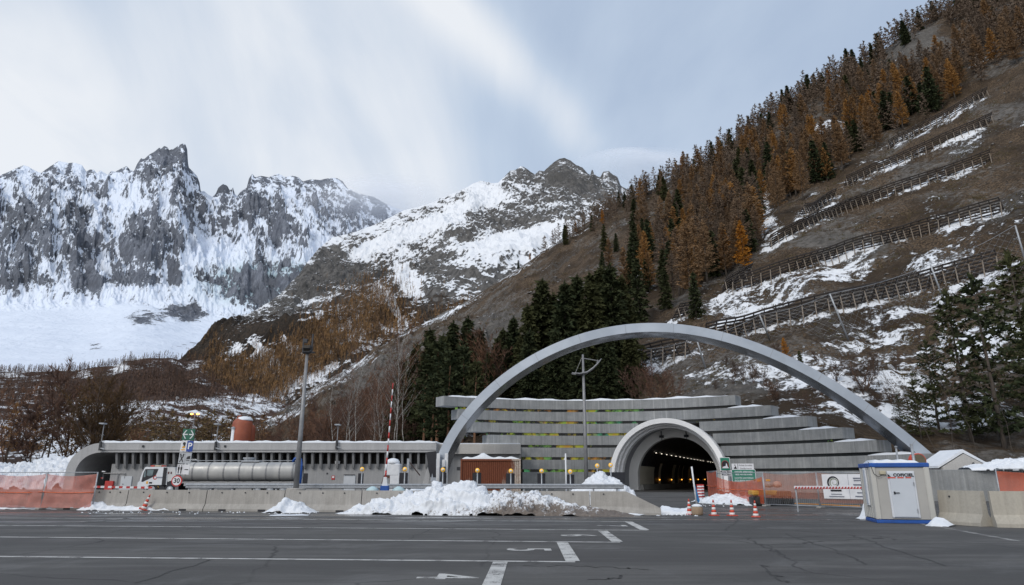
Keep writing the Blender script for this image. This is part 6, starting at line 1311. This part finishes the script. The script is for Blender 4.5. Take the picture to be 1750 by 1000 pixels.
h0 = G(158, 872); h1 = G(70, 871); h2 = G(-20, 870); h3 = G(-120, 869)
fence('tall pale orange netting fence at the left edge beside the barriers', h1, h0, 2.0, nets=((.05, .95),), mat=M_netp, noise=.25)
fence('second pale orange netting panel further left', h2, h1, 2.0, nets=((.05, .95),), mat=M_netp, noise=.25)
# banner
d = (f4 - f3); dn = d.normalized(); pn2 = Vector((dn.y, -dn.x, 0)); o_ = f3 + dn * .35 + pn2 * .12; t = thing('banner', 'white printed banner with a black and green spiral hanging on the fence', 'banner', (o_.x, o_.y, 0), math.atan2(d.y, d.x)); BW, BH, bz = 3.0, 1.35, 1.22
X, Z = np.meshgrid(np.linspace(0, BW, 40), np.linspace(-BH / 2, BH / 2, 16)); bn = npmesh('sheet', np.stack([X, .03 * fbm(X * 1.5, Z * 1.5, 3), bz + Z], -1).reshape(-1, 3), gridfaces(16, 40), M_sgw, t)
def spiral(cx, cz_, r0, r1, turns, w0, w1, a0, mat, y, nm):
    mb = MB(); n = 48
    for i in range(n):
        q = []
        for k in (i, i + 1):
            f = k / n; a = a0 + turns * 2 * PI * f; r = r0 + (r1 - r0) * f; w_ = w0 + (w1 - w0) * f; q.append(((cx + (r - w_ / 2) * math.cos(a), y, cz_ + (r - w_ / 2) * math.sin(a)), (cx + (r + w_ / 2) * math.cos(a), y, cz_ + (r + w_ / 2) * math.sin(a))))
        mb.quad(q[0][0], q[0][1], q[1][1], q[1][0])
    mb.build(nm, mat, t)
spiral(.68, bz + .22, .36, .22, -.95, .10, .02, -2.3, M_ink, -.045, 'black_spiral'); spiral(.70, bz + .22, .27, .08, -1.3, .035, .015, -1.9, pm('olive_print', (.16, .20, .06), None, 3, .5), -.047, 'green_spiral')
M_gry = pm('grey_print', (.16, .17, .22), None, 3, .5, 0, 0)
for (x, z, w_, h_) in [(.75, -.22, .62, .09), (.75, -.42, .62, .035), (.75, -.55, .85, .04), (2.25, .45, .95, .06), (2.25, .33, .9, .05), (2.25, .10, 1.0, .06), (2.25, -.32, .7, .04), (2.25, -.52, .95, .05)]:
    mb = MB(); mb.prism([(x - w_ / 2, bz + z - h_ / 2), (x + w_ / 2, bz + z - h_ / 2), (x + w_ / 2, bz + z + h_ / 2), (x - w_ / 2, bz + z + h_ / 2)], -.047, -.044); mb.build('print_line', M_ink if h_ > .08 else M_gry, t)
mb = MB(); mb.tube([(1.5, -.046, bz - BH / 2), (1.5, -.046, bz + BH / 2)], .006, 4); mb.build('fold', M_gry, t)
# striped bar in front of the banner
Yb_ = 36.5; a, b = at(1357, 832.5, Yb_), at(1473, 833.5, Yb_); L = b.x - a.x; t = thing('boom_gate', 'horizontal red and white striped boom in front of the white banner', 'barrier', (a.x, Yb_, 0)); zb = (a.z + b.z) / 2; n = 22
MB().bbox((L / 2, .0, zb), (L, .07, .14), .015).build('arm', M_wht, t)
for i in range(n): x = L * (i + .1) / n; s_ = L / n; mb = MB(); mb.prism([(x, zb - .072), (x + s_ * .5, zb - .072), (x + s_ * .85, zb + .03), (x + s_ * .35, zb + .03)], -.045, -.036); mb.build('red_stripe', M_red, t)
MB().bbox((L / 2, -.035, zb - .066), (L * .92, .02, .03), .004).build('red_edge', M_red, t); MB().bbox((L + .12, .02, zb), (.25, .2, .26), .02).build('pivot', M_dark, t); MB().tube([(L + .12, .05, 0), (L + .12, .05, zb)], .06, 8).build('post', M_steel, t); MB().tube([(.1, .06, 0), (.1, .06, zb)], .04, 8).build('rest_post', M_steel, t)
# yellow machine, pale debris, cable behind the netting
p = Vector((at(1312, 850, 44).x, 44.5, 0)); t = thing('yellow_machine', 'yellow and brown low machine standing behind the netting', 'machine', p); MB().bbox((-.1, 0, .78), (1.6, .9, .30), .06).build('yellow_hood', pm('yellow_paint', (.55, .30, .05), (.42, .22, .04), 3, .45), t); MB().bbox((1.05, 0, .72), (1.0, .9, .36), .05).build('engine', pm('brown_engine', (.16, .07, .03), None, 4, .6), t); MB().bbox((.4, 0, .3), (2.6, .8, .5), .05).build('chassis', M_dark, t)
for x in (-.5, 1.2): MB().lathe([(.15, -.1), (.28, -.1), (.3, 0), (.28, .1), (.15, .1)], (x, -.45, .3), 14, R=Matrix.Rotation(PI / 2, 3, 'X')).build('wheel', M_rubber, t, True)
MB().lathe([(.05, 0), (.25, .05), (.3, .2), (.2, .35), (.03, .4)], (.9, .1, 1.1), 10).build('bundle', pm('pale_cloth', (.50, .36, .30), (.36, .2, .16), 6, .8, bump=.5), t, True); MB().lathe([(.05, 0), (.25, .05), (.3, .2), (.2, .3), (.03, .35)], (.35, .1, 1.1), 10).build('bundle', pm('grey_cloth', (.40, .36, .32), (.2, .17, .16), 6, .8, bump=.5), t, True)
for (u, v, w_, h_) in ((1297, 821.5, 6, 3.6), (1312.5, 821, 7, 3.2)):
    p = at(u, v, 60); t = MB().bbox((0, 0, 0), (w_ / 1150 * 60, .05, h_ / 1150 * 60), .02).build('wall_plate', M_yel); t.location = p; setp(t, 'small yellow plate on the dark wall base, ' + ('left one right beside the green sign' if u < 1300 else 'right one seen through the fence post gap'), 'plate')
mb = MB(); pts = [G(*q) for q in ((1330, 849), (1340, 857), (1352, 861), (1375, 862), (1400, 863), (1430, 864.5), (1470, 866))]; mb.tube([p + Vector((0, 0, .4 if i == 0 else .03)) for i, p in enumerate(pts)], .035, 6); o = mb.build('cable', pm('orange_cable', (.62, .26, .03), None, 3, .5), None, True); setp(o, 'yellow orange cable lying along the foot of the netting fence', 'cable')
# leaning pole with blue strap
p = G(1188, 863); t = thing('leaning_pole', 'white pole leaning beside the road with a blue strap', 'pole', p); q = at(1182, 797.5, p.y); MB().tube([(.1, 0, 0), (q.x - p.x, 0, q.z)], .055, 8).build('pole', M_wht, t, True)
mb = MB(); mb.prism([(.02, 1.25), (.10, 1.2), (.32, .25), (.2, .1), (.06, .5)], -.03, .02); mb.build('blue_strap', pm('blue_strap', (.03, .18, .42), (.02, .12, .30), 5, .6), t)
for i, u in enumerate((1196, 1204)):
    p = Vector((at(u, 845, 50).x, 50 + i * .6, .05)); t = thing('striped_panel', 'short red and white chevron panel at the dark tunnel road edge, ' + ('left' if i == 0 else 'right') + ' one of two', 'road panel', p, group='chevron panels at the tunnel road')
    for k in range(5): MB().bbox((0, 0, .25 + k * .2), (.30, .05, .1), .01).build('white_bar', M_wht, t); 
    MB().bbox((0, .04, .6), (.34, .03, 1.2), .01).build('red_back', M_red, t)
# ------------------------------------------------------------------ site cabin
c0_ = G(1499.5, 894); c1_ = onray(1602, 893, c0_, c0_ + Vector((1, -.28, 0))); ry = math.atan2(c1_.y - c0_.y, c1_.x - c0_.x); CW = (c1_ - c0_).length; CD = 2.0; CH = at(1543, 791.5, (c0_.y + c1_.y) / 2).z
t = thing('site_cabin', 'grey metal site cabin with a white door and blue top and bottom rails', 'cabin', c0_, ry); cab_ = t
M_cw = pm('cabin_grey', (.38, .375, .36), (.345, .34, .33), .8, .55, 0, .03); M_cp = pm('cabin_post', (.47, .465, .44), (.42, .42, .40), .8, .5, 0, .03); M_cd = pm('cabin_door', (.52, .56, .62), (.47, .51, .57), .7, .42, 0, .03); M_cf = pm('cabin_door_frame', (.60, .63, .68), (.54, .57, .62), .7, .42, 0, .03)
sk = -.16                                        # side wall leans a little inwards towards the back
mb = MB(); mb.bbox((CW / 2, CD / 2, .06), (CW + .02, CD + .02, .13), .02); mb.build('base_rail', M_blue, t)
mb = MB(); mb.bbox((CW / 2, CD / 2, CH - .075), (CW + .06, CD + .06, .17), .03); mb.build('roof_rail', M_blue, t)
mb = MB(); mb.box((CW / 2, CD / 2, CH / 2), (CW - .08, CD - .08, CH - .3)); n = 14
mb.build('wall', M_cw, t)
for i in range(6): mb = MB(); mb.bbox((.035, .4 + i * .32, CH / 2), (.05, .16, CH - .32), .015); mb.build('side_rib', M_cp, t)
for (x, y) in ((.09, .09), (CW - .09, .09), (.09, CD - .09), (CW - .09, CD - .09)): mb = MB(); mb.bbox((x, y, CH / 2), (.2, .2, CH - .26), .03); mb.build('corner_post', M_cp, t)
fx = lambda u: (u - 1499.5) / (1602 - 1499.5) * CW
d0, d1 = CW * .275, CW * .745; zt_, zb_ = CH - .30, .20
mb = MB(); mb.bbox(((d0 + d1) / 2, .02, (zt_ + zb_) / 2), (d1 - d0, .08, zt_ - zb_), .02); mb.build('door_frame', M_cf, t)
mb = MB(); mb.bbox(((d0 + d1) / 2, -.02, (zt_ + zb_) / 2 - .02), (d1 - d0 - .14, .06, zt_ - zb_ - .1), .015); dr = mb.build('door', M_cd, t)
mb = MB(); mb.bbox((d0 + .17, -.07, 1.12), (.05, .05, .10), .01); mb.bbox((d0 + .25, -.09, 1.12), (.18, .03, .03), .01); mb.build('handle', M_ink, dr)
for z in (zb_ + .2, zt_ - .55): mb = MB(); mb.tube([(d1 - .09, -.07, z), (d1 - .09, -.07, z + .14)], .02, 6); mb.build('hinge', M_steel, dr)
xm = (d0 + d1) / 2; words(dr, 'COFICIEL', .155, xm + .08, zt_ - .155, -.055, M_ink, .010, 1.1); [shape(dr, [[(xm + a_, zt_ - .27), (xm + b_, zt_ - .27), (xm + b_, zt_ - .225), (xm + a_, zt_ - .225)]], M_conered, -.053, 'red_line') for a_, b_ in ((-.49, -.20), (-.14, .08), (.14, .34))]; shape(dr, [[(xm - .47, zt_ - .21), (xm - .36, zt_ - .21), (xm - .47, zt_ - .10)]], M_ink, -.053, 'triangle_mark')
mb = MB(); mb.bbox((.42, -.0, CH - .36), (.22, .14, .14), .02); mb.build('outdoor_lamp', pm('cream_lamp_box', (.50, .46, .34), None, 3, .5), t)
mb = MB(); mb.tube([(-.02, .1, CH + .06), (.04, -.06, CH - .15), (.1, -.07, CH - .4), (.25, -.06, CH - .52), (.36, -.06, CH - .46)], .012, 5); mb.build('cable', M_ink, t)
mb = MB(); mb.bbox((-.005, 1.05, CH * .60), (.05, .42, 1.45), .01); wf = mb.build('window_frame', M_wht, t); mb = MB(); mb.bbox((-.02, 1.05, CH * .60), (.05, .32, 1.32), .005); mb.build('shutter', M_cd, wf)
n = 26; vs = []
for i in range(n + 1):
    f = i / n; x = .15 + (CW - .45) * f; h = (.13 + .03 * math.sin(i * .8)) * min(1, (i + .4) / 3, (n - i + .4) / 3)
    for (y, z) in ((.0, CH), (.05, CH + h * .8), (.5, CH + h), (CD - .1, CH + h), (CD - .05, CH)): vs.append((x, y, z))
MB().add(vs, [(i * 5 + j, (i + 1) * 5 + j, (i + 1) * 5 + j + 1, i * 5 + j + 1) for i in range(n) for j in range(4)] + [(0, 1, 2, 3, 4), tuple(n * 5 + 4 - j for j in range(5))]).build('snow_cap', M_snow, t, True)
# right edge: barriers, gabled hut, posts, drum, concrete block
M_cream = concrete('cream_barrier', (.47, .44, .38), (.38, .36, .32), streak=.3)
for k, (a, b, lb) in enumerate([(Vector((16.55, 27.2, 0)), Vector((17.0, 25.4, 0)), 'cream concrete barrier right beside the site cabin'), (Vector((17.1, 25.2, 0)), Vector((20.8, 24.0, 0)), 'cream concrete barrier at the right edge of the lot')]):
    d = b - a; L = d.length; t = thing('concrete_barrier', lb, 'barrier', a, math.atan2(d.y, d.x), 'cream barriers at the right edge'); mb = MB(); n = len(JPROF); mb.add([(x, y, z * 1.15) for x in (0, L) for (y, z) in JPROF], [(j, n + j, n + (j + 1) % n, (j + 1) % n) for j in range(n)] + [tuple(range(n)), tuple(2 * n - 1 - j for j in range(n))]); mb.build('body', M_cream, t)
    mb = MB(); mb.tube([(L * .3, -.11, 1.0), (L * .3, -.15, 1.0)], .03, 8); mb.build('lifting_hole', M_dark, t)
p = at(1612, 790, 56); t = thing('gabled_hut', 'small pale gabled concrete hut half buried in snow at the right edge', 'hut', (p.x + 1.3, 56, p.z - 1.7)); mb = MB(); mb.prism([(-1.4, 0), (2.4, 0), (2.4, 1.3), (.5, 2.35), (-1.4, 1.3)], 0, 3); mb.build('gable_wall', M_ext, t); mb = MB(); mb.prism([(-1.7, 1.25), (.5, 2.45), (2.7, 1.25), (2.7, 1.42), (.5, 2.72), (-1.7, 1.42)], .1, 3.1); mb.build('roof_snow', M_snow, t); mb = MB(); mb.lathe([(.02, -.02), (.09, -.02), (.09, .02), (.02, .02)], (1.1, -.02, 1.6), 10, R=Matrix.Rotation(PI / 2, 3, 'X')); mb.build('vent', M_dark, t)
heap('snow_heap', 'snow lying on the wall in front of the gabled hut', 'snow heap', [(0, .2), (.3, .75), (.6, .7), (1, .6)], Vector((p.x - 1.0, 52, 0)), Vector((p.x + 9, 50, 0)), 3, None, .25, 15, zbase=at(1610, 803, 52).z)
q = at(1610, 803, 52); t = thing('retaining_wall', 'dark grey concrete wall below the snow at the right edge', 'wall', (q.x - 1.5, 51.2, 0)); mb = MB(); mb.bbox((6, 0, q.z / 2), (13, .6, q.z), .03); mb.build('wall', M_tier, t)
for (u, vt, vb) in ((1531, 764, 800), (1557.5, 760, 800)):
    p = at(u, vt, 45); t = thing('steel_post', 'thin steel post behind the site cabin roof, ' + ('left' if u < 1540 else 'right') + ' one of two', 'post', (p.x, 45, 0), group='thin posts behind the cabin'); MB().tube([(0, 0, 0), (0, 0, p.z)], .06 if u < 1540 else .09, 8).build('shaft', M_steel, t, True); MB().lathe([(.1, 0), (.1, .06), (.02, .1)], (0, 0, p.z - .02), 8).build('cap', M_steel, t)
p = at(1567, 783, 50); t = thing('cable_drum', 'round brown drum with an orange rim peeping over the cabin roof', 'drum', (p.x, 50, p.z - .75)); R_ = Matrix.Rotation(PI / 2, 3, 'X')
mb = MB(); vs = []; 
mb.lathe([(.46, -.2), (.54, -.2), (.54, .2), (.46, .2)], (0, 0, .55), 26, R=R_); mb.build('orange_rim', M_conered, t); mb = MB(); mb.lathe([(.02, -.25), (.47, -.25), (.47, .25), (.02, .25)], (0, 0, .55), 24, R=R_); mb.build('hub', pm('brown_drum', (.14, .12, .08), (.10, .085, .06), 3, .7), t); MB().tube([(0, .1, -4.5), (0, .1, .4)], .1, 8).build('stand', M_dark, t)
# ------------------------------------------------------------------ snow fences and rockfall net on the hillside
M_fw = pm('weathered_rail_wood', (.036, .029, .026), (.022, .018, .017), 3, .9); M_fp = pm('pale_fence_post', (.26, .22, .18), (.18, .15, .125), 3, .85)
flab = ['topmost snow fence at the upper right edge', 'second snow fence from the top at the upper right', 'short snow fence beside the gully at the right', 'long snow fence below the gully larches', 'short snow fence at the left above the arch crown', 'snow fence above the large snow patch', 'longest snow fence just above the rockfall net', 'lowest snow fence seen through the steel arch']
GF = 'wooden snow fences on the hillside'
FR = F_ROWS + [[(1240, 478), (1262, 462), (1291, 448)]]; flab.append('small snow fence behind the golden larches')
for row, lb in zip(FR, flab):
    L = []; seg = []
    for a, b in zip(row, row[1:]):
        n = max(1, int(abs(b[0] - a[0]) / 9)); 
        for i in range(n): L.append((a[0] + (b[0] - a[0]) * i / n, a[1] + (b[1] - a[1]) * i / n))
    L.append(row[-1]); Q = [s1.hit(u, v + 24) for (u, v) in L]
    # even out the line on the slope
    for it in range(3): Q = [Q[0]] + [(Q[i - 1] + Q[i] * 2 + Q[i + 1]) / 4 for i in range(1, len(Q) - 1)] + [Q[-1]]
    pos = [Q[0]]; acc = 0; step = 2.6
    for a, b in zip(Q, Q[1:]):
        Ls = (b - a).length; k = step - acc
        while k <= Ls: pos.append(a + (b - a) * (k / Ls)); k += step
        acc = (acc + Ls) % step
    pos = [Vector((p.x, p.y, s1.zat(p.x, p.y))) for p in pos]
    if len(pos) < 3: continue
    for it in range(4): pos = [pos[0]] + [(pos[i - 1] + pos[i] * 2 + pos[i + 1]) / 4 for i in range(1, len(pos) - 1)] + [pos[-1]]
    t = thing('snow_fence', lb, 'fence', pos[0], 0, GF); O = pos[0]
    up = []; 
    for i, p in enumerate(pos):
        tg = (pos[min(i + 1, len(pos) - 1)] - pos[max(i - 1, 0)]); n2 = Vector((-tg.y, tg.x, 0)).normalized()
        if n2.y < 0: n2 = -n2
        up.append(n2)
    H = 4.1
    top = [p + n2 * (-.9) + Vector((0, 0, H)) for p, n2 in zip(pos, up)]; bot = [p + n2 * 1.5 + Vector((0, 0, 1.0)) for p, n2 in zip(pos, up)]
    for k in range(6):
        f = k / 5; mb = MB(); pts = [a.lerp(b, f) - O for a, b in zip(bot, top)]; mb.tube(pts, .21, 5); mb.build('rail', M_fw, t)
    for i in range(0, len(pos)):
        mb = MB(); mb.tube([bot[i] + (bot[i] - top[i]) * .12 - O, top[i] + (top[i] - bot[i]) * .06 - O], .13, 5); mb.build('beam', M_fw, t)
        m_ = top[i].lerp(bot[i], .32); mb = MB(); fb_ = pos[i] - up[i] * 1.0; fb_.z = s1.zat(fb_.x, fb_.y) - .4; mb.tube([fb_ - O, m_ - O], .13, 5); mb.build('post', M_fp, t)
netp = [((1207, 632), (1190, 578)), ((1316, 582), (1298, 538)), ((1452, 585), (1418, 502)), ((1618, 528), (1590, 452)), ((1098, 632), (1092, 596)), ((1760, 470), (1735, 385))]
netp = [netp[i] for i in (4, 0, 1, 2, 3, 5)]; ft, tp_ = [], []
for (b, a) in netp: q = s1.hit(*b); ft.append(q); tp_.append(at(a[0], a[1], q.y - 2.2))
t = thing('rockfall_net', 'steel rockfall net on leaning posts above the steel arch', 'fence', ft[0]); O = ft[0]
for a, b in zip(ft, tp_): MB().tube([a - Vector((0, 0, .4)) - O, b - O], [.17, .14], 8).build('post', M_steel, t, True)
for k in range(len(ft) - 1):
    a0, a1, b0, b1 = ft[k], ft[k + 1], tp_[k], tp_[k + 1]; nu, nv = max(6, int((a1 - a0).length / .75)), 12; mb = MB(); H_ = []
    def pt(i, j):
        f, g_ = i / nu, j / nv; p = a0.lerp(a1, f); p = Vector((p.x, p.y, max(p.z, s1.zat(p.x, p.y)) + .15)); q = b0.lerp(b1, f); q.z -= .6 * math.sin(PI * f); return p.lerp(q, g_) - O
    for i in range(nu):
        for j in range(nv):
            if (i + j) % 2 == 0: mb.tube([pt(i, j), pt(i + 1, j + 1)], .011, 3, cap=False)
            else: mb.tube([pt(i, j + 1), pt(i + 1, j)], .011, 3, cap=False)
    mb.tube([pt(i, nv) for i in range(nu + 1)], .04, 4); mb.build('net', M_steel, t)
# ------------------------------------------------------------------ cloud hanging on the crests
def cloudmat():
    t = NT('cloud'); v = t.coord('Object'); n = t.noise(v, .0014, 3, .45, .3)
    at_ = t.node('ShaderNodeAttribute', attribute_name='mask'); m = t.node('ShaderNodeSeparateColor', {0: at_.outputs['Color']}).outputs[0]
    a = t.math('MULTIPLY', m, t.mr(n, .2, .85), True)
    d = t.node('ShaderNodeBsdfDiffuse', {'Color': (.50, .52, .56, 1)}).outputs[0]; tr = t.node('ShaderNodeBsdfTranslucent', {'Color': (.34, .36, .40, 1)}).outputs[0]
    s_ = t.node('ShaderNodeAddShader', {0: d, 1: tr}).outputs[0]; tp_ = t.node('ShaderNodeBsdfTransparent').outputs[0]
    t.link(t.node('ShaderNodeMixShader', {0: a, 1: tp_, 2: s_}).outputs[0], t.out.inputs['Surface']); return t.mat
M_cloud = cloudmat()
for (u, v, Y, ru, rv, lb) in [(665, 355, 5200, 95, 38, 'soft white cloud covering the right end of the far massif'), (640, 345, 5500, 80, 30, 'thin cloud veil drifting over the snowy right shoulder of the massif'), (1105, 305, 4200, 95, 34, 'pale mist behind the rocky right peak of the middle mountain'), (1070, 290, 4600, 60, 22, 'faint wisp of mist beside the rocky right peak')]:
    c = at(u, v, Y); W2, H2 = ru * Y / F * 1.9, rv * Y / F * 1.9
    X, Z = np.meshgrid(np.linspace(-1, 1, 60), np.linspace(-1, 1, 40)); r = np.hypot(X, Z)
    m = np.clip(1 - r, 0, 1) ** 1.1 * (.8 + .4 * fbm(X * 2 + u, Z * 3, 2))
    V = np.stack([X * W2, 260 * (1 - r ** 2) * -1 , Z * H2], -1).reshape(-1, 3)
    o = npmesh('cloud', V, gridfaces(40, 60), M_cloud, attrs={'mask': np.repeat(np.clip(m, 0, 1)[..., None], 3, -1).reshape(-1, 3)}); o.location = c; setp(o, lb, 'cloud')
